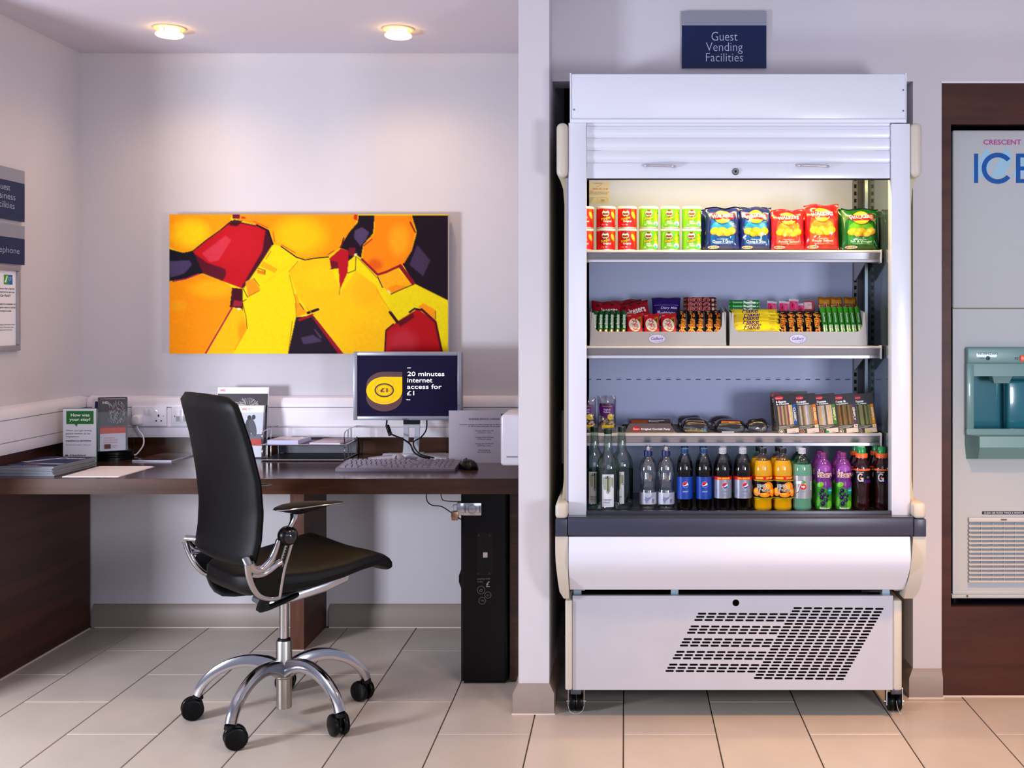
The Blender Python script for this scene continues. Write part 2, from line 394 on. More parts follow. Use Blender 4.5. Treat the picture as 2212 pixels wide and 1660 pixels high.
# ---------------------------------------------------------------- sockets
YT = YB-.049
def socket():
    d = YT; t = thing('wall_socket', 'white double power socket with a plug in its left half', 'socket', (X(323, d), d, Z(900, d)))
    b = MB(); b.box(X(286, d), X(361, d), d-.01, d, Z(921, d), Z(878, d), WHITE, .003, 3); b.build('plate', t)
    for px in (318, 327):
        b = MB(); b.box(X(px-4, d), X(px+3, d), d-.0135, d-.0102, Z(896, d), Z(884, d), WPL, .001); b.build('switch', t)
    D = Decal(); 
    D.rect(341, 901, 344, 896, '#141414'); D.rect(335.5, 911, 339, 908.5, '#141414'); D.rect(346.5, 911, 350, 908.5, '#141414'); D.ell(353, 899, 1.6, 1.6, '#c9b489')
    D.build(lambda u, v, h: (X(u, d-.01), d-.01-h, Z(v, d-.01)), 'pin_holes', t)
    t = thing('power_plug', 'white three-pin plug with a cable hanging from the double socket', 'plug', (X(302, d), d-.012, Z(907, d)))
    b = MB(); b.loft([[(math.copysign(abs(math.cos(a))**.6, math.cos(a))*w*.022, -y, math.copysign(abs(math.sin(a))**.6, math.sin(a))*w*.0235) for a in [2*math.pi*k/24 for k in range(24)]] for w, y in ((.9, 0), (1, .006), (1, .02), (.75, .035), (.5, .037))], WPL)
    b.build('body', t, False)
    b = MB(); P = smoothpath([(0, -.018, -.02), (.006, -.018, -.04), (.028, -.02, -.07), (.033, -.03, -.105), (.012, -.04, -.14), (-.004, -.04, Z(907, d)*-1+DZ+.0035), (-.01, -.02, Z(907, d)*-1+DZ+.0035)])
    b.tube(P, .0032, WPL); b.build('cable', t, False)
    t = thing('data_socket', 'white network socket plate half hidden behind the chair', 'socket', (X(393, d), d, Z(900, d)))
    b = MB(); b.box(X(372, d), X(415, d), d-.008, d, Z(921, d), Z(879, d), WHITE, .002); b.build('plate', t)
    for px in (381, 397):
        b = MB(); b.box(X(px, d), X(px+12, d), d-.013, d-.0082, Z(912, d), Z(886, d), WPL, .001)
        b.box(X(px+2, d), X(px+10, d), d-.0135, d-.0131, Z(910, d), Z(899, d), GREY); b.build('port', t)
    D = Decal(); D.ell(379, 899.5, 1.5, 1.5, '#555560').build(lambda u, v, h: (X(u, d), d-.0082-h, Z(v, d)), 'screw', t)
socket()
# ---------------------------------------------------------------- painting
def painting():
    W, Hh = 480, 240
    gx, gy = np.meshgrid(np.linspace(85, 2045, W+1), np.linspace(75, 1058, Hh+1))
    img = np.zeros(gx.shape+(3,)); 
    def c3(h): return np.array(lin(h)[:3])
    img[:] = c3('#ffdd08')
    def inside(P):
        m = np.zeros(gx.shape, bool); n = len(P)
        for i in range(n):
            x1, y1 = P[i]; x2, y2 = P[(i+1) % n]
            if y1 == y2: continue
            c = ((gy < y1) != (gy < y2)) & (gx < (x2-x1)*(gy-y1)/(y2-y1)+x1); m ^= c
        return m
    def blur(a, n):
        a = a.astype(float)
        for _ in range(n):
            p = np.pad(a, ((1, 1), (1, 1)), 'edge'); a = (p[:-2, 1:-1]+p[2:, 1:-1]+p[1:-1, :-2]+p[1:-1, 2:]+4*p[1:-1, 1:-1])/8
        return a
    def put(mask, h, k=1.0):
        nonlocal img
        m = (mask*k)[..., None]; img = img*(1-m)+c3(h)*m
    def pg(P, h, b=1, k=1.0): put(blur(inside(P), b), h, k)
    def blob(x, y, rx, ry, h, k, P):
        m = np.clip(1.2-np.sqrt(((gx-x)/rx)**2+((gy-y)/ry)**2), 0, 1); m = np.clip(m*1.5, 0, 1)*blur(inside(P), 1); put(m, h, k)
    def st(pts, w, h, k=1.0):
        m = np.zeros(gx.shape)
        for (x1, y1), (x2, y2) in zip(pts[:-1], pts[1:]):
            t = np.clip(((gx-x1)*(x2-x1)+(gy-y1)*(y2-y1))/((x2-x1)**2+(y2-y1)**2+1e-6), 0, 1)
            dd = np.hypot(gx-x1-t*(x2-x1), gy-y1-t*(y2-y1)); m = np.maximum(m, np.clip((w/2-dd)/3+.5, 0, 1))
        put(m, h, k)
    DK, MR, RD = '#1c0c1a', '#560c1e', '#c20f1b'
    P = [(85, 75), (530, 75), (510, 130), (440, 180), (330, 270), (250, 330), (180, 345), (85, 310)]; pg(P, '#ff9d06', 2); blob(235, 210, 140, 110, '#ffd008', 1, P)
    P = [(85, 545), (300, 490), (455, 545), (525, 590), (510, 700), (520, 740), (430, 880), (340, 1060), (85, 1060)]; pg(P, '#ff9602', 2); blob(380, 600, 170, 70, '#ffb008', 1, P); blob(150, 720, 60, 40, '#ffae10', .6, P)
    P = [(550, 75), (1410, 75), (1400, 140), (1340, 230), (1290, 310), (1200, 375), (1040, 390), (980, 380), (870, 300), (820, 285), (790, 200), (700, 150), (560, 110)]
    pg(P, '#ff9a00', 2); blob(1000, 230, 200, 150, '#ffc606', 1, P); blob(650, 110, 90, 30, '#ff9410', 1, P)
    P = [(1010, 395), (1200, 385), (1230, 460), (1290, 620), (1400, 470), (1540, 580), (1630, 770), (1690, 840), (1610, 890), (1600, 1060), (1310, 1060), (1110, 790), (1050, 740), (990, 650), (925, 480)]
    pg(P, '#ffc60a', 2); blob(1480, 620, 120, 120, '#ffb80e', .8, P); blob(1150, 520, 130, 100, '#ffd008', .8, P); blob(1450, 950, 140, 120, '#ffbe08', .8, P)
    P = [(1560, 600), (1800, 570), (2050, 680), (2050, 1060), (1960, 1060), (1690, 840), (1640, 770)]; pg(P, '#f4dc0a', 2)
    P = [(520, 740), (600, 740), (635, 880), (530, 1060), (330, 1060), (430, 880)]; pg(P, '#ffc006', 2); blob(600, 900, 40, 90, '#ff9e08', .9, P)
    P = [(1530, 80), (1790, 80), (1820, 200), (1790, 330), (1750, 430), (1690, 460), (1600, 480), (1550, 500), (1440, 390), (1450, 290), (1525, 210)]
    pg(P, '#ff8a04', 2); blob(1700, 260, 80, 120, '#ffa918', 1, P); blob(1530, 430, 60, 50, '#e85a10', .9, P)
    pg([(1790, 80), (2050, 80), (2050, 685), (1800, 560), (1730, 430), (1790, 330), (1825, 200)], DK, 1)
    pg([(1830, 290), (1920, 400), (1870, 510), (1775, 430)], '#43324f', 2)
    pg([(1415, 80), (1530, 80), (1520, 210), (1450, 290), (1435, 385), (1400, 360), (1340, 410), (1330, 330), (1280, 310), (1350, 200), (1410, 130)], DK, 1)
    pg([(1390, 190), (1440, 165), (1490, 200), (1470, 250), (1430, 300), (1410, 270), (1385, 240)], '#4f3f60', 2)
    pg([(1350, 310), (1395, 310), (1385, 370), (1345, 360)], '#7a0f20', 1)
    P = [(520, 115), (700, 150), (780, 190), (810, 285), (740, 400), (600, 600), (455, 545), (300, 480), (245, 340), (330, 270), (440, 190)]
    pg(P, RD, 1); blob(600, 300, 150, 160, '#c81624', .8, P); pg([(245, 340), (330, 400), (350, 415), (480, 460), (485, 500), (460, 545), (310, 490)], '#5a0c20', 3)
    pg([(480, 225), (520, 255), (430, 400), (370, 412), (315, 350)], '#d43446', 3); pg([(500, 150), (540, 110), (600, 120), (560, 160)], '#400a18', 2)
    pg([(760, 185), (790, 200), (815, 285), (610, 595), (590, 590), (740, 330)], '#480a20', 2)
    pg([(530, 75), (580, 75), (580, 105), (530, 105)], '#7a0f2a'); pg([(590, 90), (620, 92), (620, 105), (590, 105)], '#d03010')
    pg([(85, 318), (180, 345), (250, 330), (322, 490), (200, 530), (85, 547)], '#15101c', 1); pg([(85, 405), (225, 400), (243, 430), (190, 490), (90, 522)], '#4a3d60', 3)
    pg([(525, 590), (600, 600), (600, 740), (508, 730)], '#430a18', 1); pg([(540, 680), (600, 690), (598, 725), (530, 725)], '#9a2030', 2)
    pg([(1210, 385), (1290, 315), (1345, 330), (1342, 480), (1285, 608), (1275, 460), (1225, 460)], '#b8101f', 1); pg([(1215, 400), (1270, 410), (1275, 455), (1225, 458)], '#6a0f20', 2)
    P = [(1550, 510), (1690, 460), (1800, 570), (1650, 640), (1590, 590)]; pg(P, '#ffb210', 1); pg([(1620, 590), (1680, 570), (1760, 585), (1650, 635)], '#ff9208', 2)
    pg([(975, 800), (1100, 790), (1310, 1060), (918, 1060)], '#221424', 1); pg([(1085, 795), (1125, 820), (1312, 1060), (1275, 1060)], '#9c0f28', 1)
    pg([(1010, 945), (1095, 925), (1160, 970), (1030, 992)], '#4a3858', 2); pg([(1100, 885), (1112, 885), (1160, 945), (1145, 950)], '#4a3858', 1)
    P = [(1610, 890), (1690, 830), (1830, 740), (1960, 830), (2008, 1060), (1598, 1060)]; pg(P, '#b60b15', 1); blob(1730, 980, 110, 110, '#c22a38', .9, P); pg([(1690, 830), (1800, 770), (1810, 800), (1710, 870)], '#5c0a18', 3)
    for q, h in (([(965, 700), (1010, 705), (1058, 770), (980, 800)], '#ffa30e'), ([(620, 550), (680, 525), (727, 610), (640, 655)], '#ff9a14'), ([(1835, 730), (1870, 700), (1960, 750), (1955, 820)], '#ff9a12'),
                 ([(745, 405), (848, 462), (828, 490), (725, 440)], '#ffb20c'), ([(700, 465), (760, 475), (752, 500), (705, 490)], '#f07a10'), ([(965, 640), (985, 640), (1000, 700), (975, 705)], '#ffab10')): pg(q, h, 1)
    pg([(1385, 75), (1412, 75), (1408, 120), (1380, 110)], '#d02a10', 2)
    for q, wd, h in (([(870, 300), (980, 378), (1040, 396), (1110, 384), (1205, 376)], 9, DK), ([(340, 1055), (400, 950), (525, 735)], 13, '#b0203a'), ([(245, 338), (330, 268), (440, 188), (520, 122)], 9, DK),
                     ([(700, 150), (780, 190), (812, 285)], 14, DK), ([(1440, 392), (1550, 500), (1610, 482), (1700, 440)], 18, '#9a1224'), ([(1710, 440), (1800, 560)], 28, '#8a1022'), ([(1735, 425), (1830, 560)], 16, DK),
                     ([(1398, 370), (1394, 468), (1340, 490)], 6, DK), ([(1550, 515), (1585, 590)], 8, DK), ([(1645, 638), (1700, 612), (1800, 570)], 7, DK), ([(1638, 765), (1690, 835)], 22, '#3a0a1a'),
                     ([(1600, 1060), (1610, 892), (1660, 850)], 12, '#4a0a1a'), ([(1775, 765), (1810, 740), (1860, 750)], 14, DK), ([(1860, 745), (1958, 835), (2005, 1060)], 18, '#5c0a1a'), ([(1958, 760), (1958, 815)], 5, DK),
                     ([(1000, 820), (1090, 785)], 18, '#a01026'), ([(1060, 770), (1130, 745)], 20, DK), ([(1000, 700), (1030, 745)], 5, DK), ([(925, 480), (990, 405)], 6, '#d67a10'), ([(605, 600), (635, 660)], 6, DK),
                     ([(600, 700), (600, 750)], 7, DK), ([(600, 690), (625, 675)], 6, DK), ([(600, 700), (625, 800), (632, 880)], 5, '#6a2a10'), ([(680, 525), (718, 580)], 4, DK), ([(640, 655), (715, 615)], 5, '#b03010'),
                     ([(928, 500), (975, 690), (978, 800)], 4, '#a06010'), ([(1408, 378), (1545, 520)], 4, DK), ([(710, 455), (758, 470), (756, 500)], 5, DK), ([(680, 125), (775, 168)], 10, '#f06010'), ([(815, 200), (825, 265)], 10, '#f07010'),
                     ([(875, 290), (970, 345)], 7, '#e05a10'), ([(1200, 360), (1245, 330)], 5, '#501018'), ([(1295, 300), (1312, 240)], 10, '#5a1020'), ([(1780, 130), (1815, 200)], 12, '#902010'), ([(1455, 295), (1510, 250)], 10, '#c03020'),
                     ([(110, 548), (200, 530), (290, 495)], 9, '#a01f4a'), ([(545, 125), (690, 158)], 8, '#3a2030'), ([(1050, 735), (1110, 790)], 4, '#e08a10'), ([(950, 830), (922, 1050)], 5, '#c06a10'), ([(600, 930), (545, 1030)], 6, '#ff9208'),
                     ([(1540, 600), (1640, 760)], 5, '#ef9a10'), ([(765, 390), (800, 335)], 5, '#c01f2a'), ([(1285, 600), (1280, 640)], 4, DK), ([(1215, 460), (1240, 458)], 5, DK), ([(750, 560), (950, 420)], 0, DK)):
        st(q, wd, h)
    pg([(1388, 352), (1405, 350), (1402, 368), (1385, 366)], '#fff0b0'); pg([(560, 737), (585, 737), (580, 748), (565, 748)], '#fff0c0'); pg([(1620, 610), (1635, 615), (1640, 635), (1622, 625)], '#ffe9b0')
    rng = np.random.RandomState(3); n1 = blur(rng.rand(*gx.shape), 6); n1 = (n1-n1.mean())/n1.std(); img *= .88*(1+.02*n1)[..., None]
    d = YB-.062; x0, x1, z0, z1 = X(366, d), X(967.5, d), Z(764.5, d), Z(463.5, d)
    t = thing('painting', 'wide abstract painting of yellow, orange, red and black shapes', 'painting', ((x0+x1)/2, YB-.02, z0))
    b = MB(); b.box(x0, x1, d+.0005, YB-.018, z0, z1, M('#dccfc0', .8, name='canvas')); b.build('stretcher', t)
    b = MB(); b.box(x0+.05, x0+.09, YB-.018, YB-.001, z0+.1, z1-.1, BLACK); b.box(x1-.09, x1-.05, YB-.018, YB-.001, z0+.1, z1-.1, BLACK); b.build('batten', t)
    me = bpy.data.meshes.new('canvas'); L = t.location
    u = (gx-85)/1960; v = (gy-75)/983
    co = np.stack([x0+u*(x1-x0)-L.x, np.full(gx.shape, d-L.y), z1-v*(z1-z0)-L.z], -1).reshape(-1, 3)
    idx = np.arange((W+1)*(Hh+1)).reshape(Hh+1, W+1); fs = np.stack([idx[:-1, :-1], idx[1:, :-1], idx[1:, 1:], idx[:-1, 1:]], -1).reshape(-1, 4)
    me.from_pydata(co.tolist(), [], fs.tolist()); ca = me.color_attributes.new('paint', 'FLOAT_COLOR', 'POINT')
    ca.data.foreach_set('color', np.concatenate([np.clip(img, 0, 1), np.ones(gx.shape+(1,))], -1).reshape(-1).astype('f'))
    m = bpy.data.materials.new('oil_paint'); m.use_nodes = True; nt = m.node_tree; a = nt.nodes.new('ShaderNodeVertexColor'); a.layer_name = 'paint'
    nt.links.new(a.outputs[0], nt.nodes['Principled BSDF'].inputs['Base Color']); nt.nodes['Principled BSDF'].inputs['Roughness'].default_value = .7; nt.nodes['Principled BSDF'].inputs['Specular IOR Level'].default_value = .12
    me.materials.append(m); o = bpy.data.objects.new('canvas', me); COL.objects.link(o); o.parent = t
painting()
# ---------------------------------------------------------------- signs
def navy_sign(t, fn, W, Hh, top, lines, side=None):
    D = Decal(.3); D.rect(0, 0, W, Hh-top, '#10214c'); D.rect(0, Hh-top, W, Hh, '#8d8f9c')
    for s, u0, v0, u1, v1 in lines: D.text(s, u0, v0, u1, v1, '#b9c0d8', -.012)
    D.build(fn, 'sign_face', t, eps=.0002)
def signs():
    d = YW-.012; x0, x1, z0, z1 = X(1473, d), X(1655.5, d), Z(147, d), Z(24, d); W, Hh = x1-x0, z1-z0
    t = thing('wall_sign', 'navy and grey wall sign reading Guest Vending Facilities above the cabinet', 'sign', ((x0+x1)/2, YW-.001, z0))
    b = MB(); b.box(x0, x1, d, YW-.0005, z0, z1, M('#55606c', .3)); b.build('backing', t)
    k = d/F
    def L(s, a, b_, c, e): return (s, (a-1473)*k, (147-e)*k, (b_-1473)*k, (147-c)*k)
    navy_sign(t, lambda u, v, h: (x0+u, d-h, z0+v), W, Hh, (55-24)*k, [L('Guest', 1537, 1593, 69, 88), L('Vending', 1525, 1604, 92, 116.5), L('Facilities', 1525, 1605, 115, 133)])
    # signs on the left wall: local u runs towards the back wall (+Y)
    def left(name, label, y1, W, z0, Hh, top, lines):
        x = XL+.012; t = thing(name, label, 'sign', (XL+.001, y1-W/2, z0))
        b = MB(); b.box(XL+.0005, x, y1-W, y1, z0, z0+Hh, M('#55606c', .3)); b.build('backing', t)
        navy_sign(t, lambda u, v, h: (x+h, y1-W+u, z0+v), W, Hh, top, lines)
    left('wall_sign', 'upper navy sign on the left wall, its visible text ending in uest, iness and lities', 4.355, .3, 1.722, .2, .05,
         [('Guest', .104, .112, .196, .136), ('Business', .076, .078, .232, .102), ('Facilities', .086, .044, .226, .068)])
    left('wall_sign', 'lower navy sign on the left wall reading phone, just above the framed notice', 4.355, .3, 1.553, .152, .05, [('Telephone', .06, .034, .262, .064)])
    # snap frame
    y1 = 4.326; W, z0, Hh = .246, 1.217, .331; x = XL+.001
    t = thing('notice_frame', 'silver framed car park notice below the navy signs on the left wall', 'frame', (x, y1-W/2, z0))
    fr = M('#a7a6ae', .35, .6)
    for a0, a1, c0, c1 in ((y1-W, y1, z0, z0+.022), (y1-W, y1, z0+Hh-.022, z0+Hh), (y1-W, y1-W+.022, z0+.022, z0+Hh-.022), (y1-.022, y1, z0+.022, z0+Hh-.022)):
        b = MB(); b.box(x, x+.013, a0, a1, c0, c1, fr, .004); b.build('frame_bar', t)
    D = Decal(); D.rect(.02, .02, W-.02, Hh-.02, '#f0f0f8'); D.rect(W-.105, Hh-.075, W-.074, Hh-.037, '#3c9a3a'); D.rect(W-.074, Hh-.075, W-.045, Hh-.037, '#1f6fae')
    D.poly([(W-.1, Hh-.065), (W-.085, Hh-.042), (W-.078, Hh-.042), (W-.09, Hh-.068)], '#e8f4e8'); D.text('Holiday Inn\nExpress', W-.072, Hh-.06, W-.047, Hh-.046, '#dfeaf8')
    for i, (s, w) in enumerate((('Did you know that a barrier', .15), ('code is required to exit our', .15), ('Car Park??', .07))): 
        D.text(s, W-.03-w-(0 if i < 2 else .03), Hh-.096-.013*i, W-.03-(0 if i < 2 else .03), Hh-.087-.013*i, '#202028', .012, .2)
    for i, (s, w) in enumerate((('Please speak to a member of', .15), ('our reception team to access', .15), ("today's code", .075))): 
        D.text(s, W-.026-w-(0 if i < 2 else .03), Hh-.155-.013*i, W-.026-(0 if i < 2 else .03), Hh-.146-.013*i, '#202028', .012, .2)
    for i in range(3): D.text('parking at the hotel is free', W-.15, Hh-.232-.01*i, W-.03-.01*i, Hh-.226-.01*i, '#202028', .01, .2)
    D.build(lambda u, v, h: (x+.004+h, y1-W+u, z0+v), 'notice', t)
signs()
# ================================================================ DESK THINGS
DS = DZ+.0006
def monitor():
    d = 4.575; x0, x1, z0, z1 = X(764, d), X(997.5, d), Z(908, d), Z(760, d)
    t = thing('monitor', 'silver framed flat monitor showing the 20 minutes internet access offer', 'monitor', (X(880, 4.62), 4.62, DS))
    sil = M('#8d8f9a', .35, .3, name='silver_plastic')
    b = MB(); m = .0165
    b.box(x0, x1, d-.001, d+.045, z0+.001, z1-.001, sil, .006)
    b.build('case', t)
    b = MB()
    for q in ((x0, x0+m, z0, z1), (x1-m, x1, z0, z1), (x0+m, x1-m, z1-m, z1), (x0+m, x1-m, z0, z0+.017)): b.box(q[0], q[1], d-.009, d-.0012, q[2], q[3], sil, .002)
    b.build('bezel', t)
    SB = M('#150f2c', .6, emit=.25, spec=.08, name='screen_dark'); Y = M('#e8b008', .5, emit=.5, spec=.1, name='screen_yellow'); BR = M('#4a2a2c', .4, emit=.35, name='screen_brown')
    WT = M('#f4f4f4', .4, emit=.9, name='screen_white'); DB = M('#1b1410', .5)
    b = MB(); b.box(x0+m, x1-m, d-.004, d-.0015, z0+.017, z1-m, SB); b.build('screen', t)
    # px coordinates come from a crop 3.814 times larger, origin 560,740
    f = lambda u, v, h: (X(560+u/3.814, d), d-.0042-h, Z(740+v/3.814, d))
    D = Decal()
    def drop(dy, c):
        P = [(1180, 285+dy), (1180, 400+dy)]+[(1032+148*math.cos(a), 397+dy+113*math.sin(a)) for a in [math.pi*k/24 for k in range(0, 25)]]
        P += [(1032+148*math.cos(a), 397+dy+113*math.sin(a)) for a in [math.pi+math.pi/2*k/12 for k in range(0, 13)]]; D.poly(P, c)
    drop(-42, BR); drop(58, BR); drop(0, Y)
    D.ring(1032, 350, 80, 56, 7, M('#c49410', .5, emit=.5)); D.ring(1032, 445, 80, 56, 7, M('#c49410', .5, emit=.5))
    D.ring(1032, 394, 80, 58, 11, DB)
    for k in range(32):
        a = 2*math.pi*k/32; D.ell(1032+60*math.cos(a), 394+44*math.sin(a), 2.5, 2.5, DB, n=6)
    D.text('£1', 1001, 411, 1060, 376, DB, .015)
    for s, a, e, y0, y1 in (('20 minutes', 1225, 1528, 277, 241), ('internet', 1224, 1430, 330, 294), ('access for', 1222, 1506, 382, 346), ('£1', 1221, 1280, 435, 399)): D.text(s, a, y0, e, y1, WT, .005)
    D.rect(1223, 212, 1253, 208, WT); D.rect(1216, 474, 1247, 470, WT)
    D.build(f, 'screen_text', t)
    D = Decal(); D.text('DELL', 1185, 641, 1241, 627, '#1a1a22', .03); D.ell(1647, 517, 4, 4, '#3a4a50')
    D.build(lambda u, v, h: (X(560+u/3.814, d), d-.0093-h, Z(740+v/3.814, d)), 'logo', t)
    # neck with a slot, black hinge, splayed base
    ns = M('#c6c7d0', .3, .5, name='silver_stand'); e = d+.03
    zt, zb = Z(915, e), DS+.02
    cx = X(889, e)
    out = [(cx-.034, zt), (cx+.034, zt), (cx+.03, zt-.09), (cx+.029, zb), (cx-.037, zb), (cx-.034, zt-.08)]
    b = MB()
    b.prism([(cx-.034, zt), (cx-.014, zt), (cx-.012, zt-.055), (cx-.014, zt-.08), (cx-.012, zb), (cx-.037, zb), (cx-.033, zt-.08)], 'y', e, e+.012, ns)
    b.prism([(cx+.014, zt), (cx+.034, zt), (cx+.031, zt-.08), (cx+.029, zb), (cx+.008, zb), (cx+.008, zt-.08), (cx+.012, zt-.055)], 'y', e, e+.012, ns)
    b.box(cx-.014, cx+.014, e, e+.012, zt-.012, zt, ns); b.prism([(cx-.013, zt-.08), (cx+.011, zt-.08), (cx+.009, zb), (cx-.0125, zb)], 'y', e, e+.012, ns)
    b.build('neck', t)
    b = MB(); b.box(cx-.033, cx+.033, d+.042, e+.022, zt-.002, z0+.05, BLACK, .004); b.box(cx-.033, cx+.033, e-.006, e+.02, zt-.004, z0-.004, BLACK); b.build('hinge', t)
    b = MB()
    def bar(p, q, w0, w1, h):
        p = Vector(p); q = Vector(q); n = (q-p).cross(Vector((0, 0, 1))).normalized()
        b.loft([[p-n*w0, p+n*w0, p+n*w0*.8+Vector((0, 0, h)), p-n*w0*.8+Vector((0, 0, h))], [q-n*w1, q+n*w1, q+n*w1*.7+Vector((0, 0, h*.55)), q-n*w1*.7+Vector((0, 0, h*.55))]], ns)
    for sx in (-1, 1):
        bar((cx, e+.01, DS), (cx+sx*.165, e-.055, DS), .03, .028, .026); bar((cx, e+.01, DS), (cx+sx*.13, e+.12, DS), .03, .025, .024)
    b.box(cx-.05, cx+.05, e-.03, e+.05, DS, DS+.027, ns, .006); b.build('base', t)
    for nm, P, r in (('video_cable', [(X(833, d), d+.03, z0+.004), (X(833, d), d+.02, z0-.03), (X(845, d), d-.01, z0-.055), (X(873, d), d-.03, z0-.075), (cx, e-.03, z0-.1), (cx+.02, e-.05, z0-.13), (cx+.06, e-.06, z0-.15), (cx+.12, e-.02, DS+.004), (cx+.14, e+.02, DS+.004)], .0035),
                     ('power_cable', [(X(919, d), d+.03, z0+.004), (X(919, d), d+.02, z0-.04), (X(910, d), d-.0, z0-.07), (cx+.012, e-.025, z0-.095), (cx+.04, e-.05, z0-.135), (cx+.09, e-.055, z0-.15), (cx+.15, e-.03, DS+.004), (cx+.17, e+.04, DS+.004)], .003)):
        b = MB(); b.tube(smoothpath(P), r, BLACK); b.build(nm, t)
    b = MB(); p = Vector((X(838, d), d+.01, z0-.043)); b.tube([p+Vector((-.006, .004, .02)), p+Vector((.01, -.006, -.02))], .0085, BLK, 12); b.build('ferrite', t)
monitor()
def keyboard():
    x0, x1 = -1.11, -.652; y0, y1 = 4.243, 4.415
    t = thing('keyboard', 'grey computer keyboard in front of the monitor', 'keyboard', ((x0+x1)/2, (y0+y1)/2, DS))
    kc = M('#6a6474', .45, name='keyboard_grey')
    b = MB(); b.prism([(y0, DS), (y1, DS), (y1, DS+.024), (y0+.008, DS+.013), (y0, DS+.009)], 'x', x0, x1, kc); b.build('case', t)
    KM = M('#7d7788', .45, name='key_grey'); cache = {}
    w = .0192; rows = [(0, [('k', 15), ('g', .5), ('k', 3), ('g', .5), ('k', 4)])]
    def sl(y): return DS+.013+(y-y0-.008)/(y1-y0-.008)*.011
    def key(x, y, kw):
        kk = round(kw, 4)
        if kk not in cache:
            b = MB(); a = kw/2-.0011; c = .0082; b.loft([[(-a, -c, 0), (a, -c, 0), (a, c, 0), (-a, c, 0)], [(-a*.78, -c*.65, .0075), (a*.78, -c*.65, .0075), (a*.78, c*.8, .0075), (-a*.78, c*.8, .0075)]], KM)
            cache[kk] = b.build('key', t, False)
            o = cache[kk]
        else:
            o = cache[kk].copy(); COL.objects.link(o); o.parent = t
        o.location = (x-t.location.x, y-t.location.y, sl(y)-t.location.z-.0005)
    for r in range(6):
        y = y0+.02+r*.0255 if r < 5 else y1-.014; y = y0+.019+r*.0268
        xx = x0+.012
        lay = {0: [1.25, 1.25, 1.25, 5.5, 1.25, 1.25, 1.25, 1.25, -.4, 1, 1, 1, -.4, 2, 1, 1], 1: [1.25]+[1]*10+[3], 2: [1.75]+[1]*11+[1.5], 3: [1.5]+[1]*12+[1.75], 4: [1]*13+[1.25], 5: [1]*13}[r]
        if r not in (0,): lay = lay+[-.35-max(0, 14.25-sum(a for a in lay if a > 0))]+([-3] if r == 2 else [-1, 1, -1] if r == 1 else [1, 1, 1])+[-.4, 1, 1, 1, 1]
        for a in lay:
            if a < 0: xx += -a*w; continue
            if xx+a*w > x1-.006: break
            key(xx+a*w/2, y, a*w); xx += a*w
keyboard()
def mice():
    def body(t, sx, sy, sz, mat, z0=0):
        R = []
        for i in range(9):
            v = i/8; y = -sy+2*sy*v; w = sx*math.sin(math.pi*(.08+.84*v))**.45; h = sz*math.sin(math.pi*(.06+.86*v**.8))**.6
            R.append([(w*math.cos(a), y, max(0, h*math.sin(a))) for a in [math.pi*k/12 for k in range(13)]])
        b = MB(); b.loft(R, mat); return b.build('body', t, False)
    t = thing('computer_mouse', 'black computer mouse right of the keyboard', 'mouse', (X(1010, 4.32), 4.34, DS)); t.rotation_euler = (0, 0, .5)
    body(t, .034, .058, .036, BLK)
    b = MB(); b.tube([(0, .02, .035), (0, .05, .026)], .004, DGREY); b.build('wheel', t, False)
    b = MB(); b.tube(smoothpath([(0, .055, .008), (-.01, .09, .003), (-.03, .13, .003), (-.07, .15, .003)]), .0018, BLACK); b.build('cable', t, False)
    t = thing('computer_mouse', 'grey computer mouse behind the keyboard below the monitor', 'mouse', (X(858, 4.49), 4.5, DS))
    body(t, .034, .045, .04, M('#9c99a5', .4)); b = MB(); b.tube([(-.0, -.044, .02), (0, -.03, .032)], .003, DGREY); b.build('wheel', t, False)
mice()
def charges():
    d = 4.51; x0, x1, z0, z1 = X(970, d), X(970, d)+.297, DS, Z(887, d)
    t = thing('charges_sign', 'clear stand with the white Business Service Charges sheet right of the monitor', 'sign', ((x0+x1)/2, d, DS))
    b = MB(); b.box(x0, x1, d, d+.003, z0, z1, CLEAR); b.box(x0, x1, d+.0005, d+.03, z0, z0+.002, CLEAR); b.build('holder', t)
    b = MB(); b.box(x0+.001, x1-.001, d+.0035, d+.0045, z0+.003, z1-.002, M('#d8d4e0', .6)); b.build('sheet', t)
    s = 3.814; f = lambda u, v, h: (X(560+u/s, d), d-.0004-h, Z(740+v/s, d)); D = Decal(); D.rect(1562, 1000, 2690, 562, '#d6d2de')
    D.rect(1990, 634, 2040, 588, '#3a9a3c'); D.rect(2040, 634, 2090, 588, '#2a78b8'); D.text('H', 1998, 628, 2026, 594, '#e8f4e8', .02, .3)
    D.text('BUSINESS SERVICE CHARGES', 1729, 640, 1981, 624, '#55505f', .02)
    D.text('Internet access on the computer in the business centre is', 1650, 685, 2130, 672, '#55505f', .01); D.text('£1.00 for approximately 20 minutes.', 1724, 699, 1985, 687, '#55505f', .01)
    for i, (a, c) in enumerate((('Faxing within the UK', '£1.00 per sheet'), ('Faxing within Europe', '£2.00 per sheet'), ('Faxing rest of World', '£2.50 per sheet'), ('Photocopying', '£0.10 per sheet'))):
        y = 736+53*i; w = 75 if i < 3 else 48; D.text(a, 1855-w, y, 1855+w, y-13, '#55505f', .01); D.text(c, 1798, y+16, 1912, y+4, '#55505f', .01)
    D.build(f, 'notice', t)
    # white wall box on the partition
    t = thing('wall_box', 'white rounded box fixed to the partition beside the charges sign', 'box', (XP0-.001, 4.06, .9))
    b = MB(); b.box(XP0-.082, XP0-.0005, 3.95, 4.2, Z(1007, 3.95), Z(897, 3.95), WHITE, .012, 4); b.build('cover', t)
    b = MB(); b.box(XP0-.06, XP0-.02, 3.9485, 3.9505, Z(1007, 3.95)+.03, Z(1007, 3.95)+.034, GREY); b.build('vent', t)
charges()
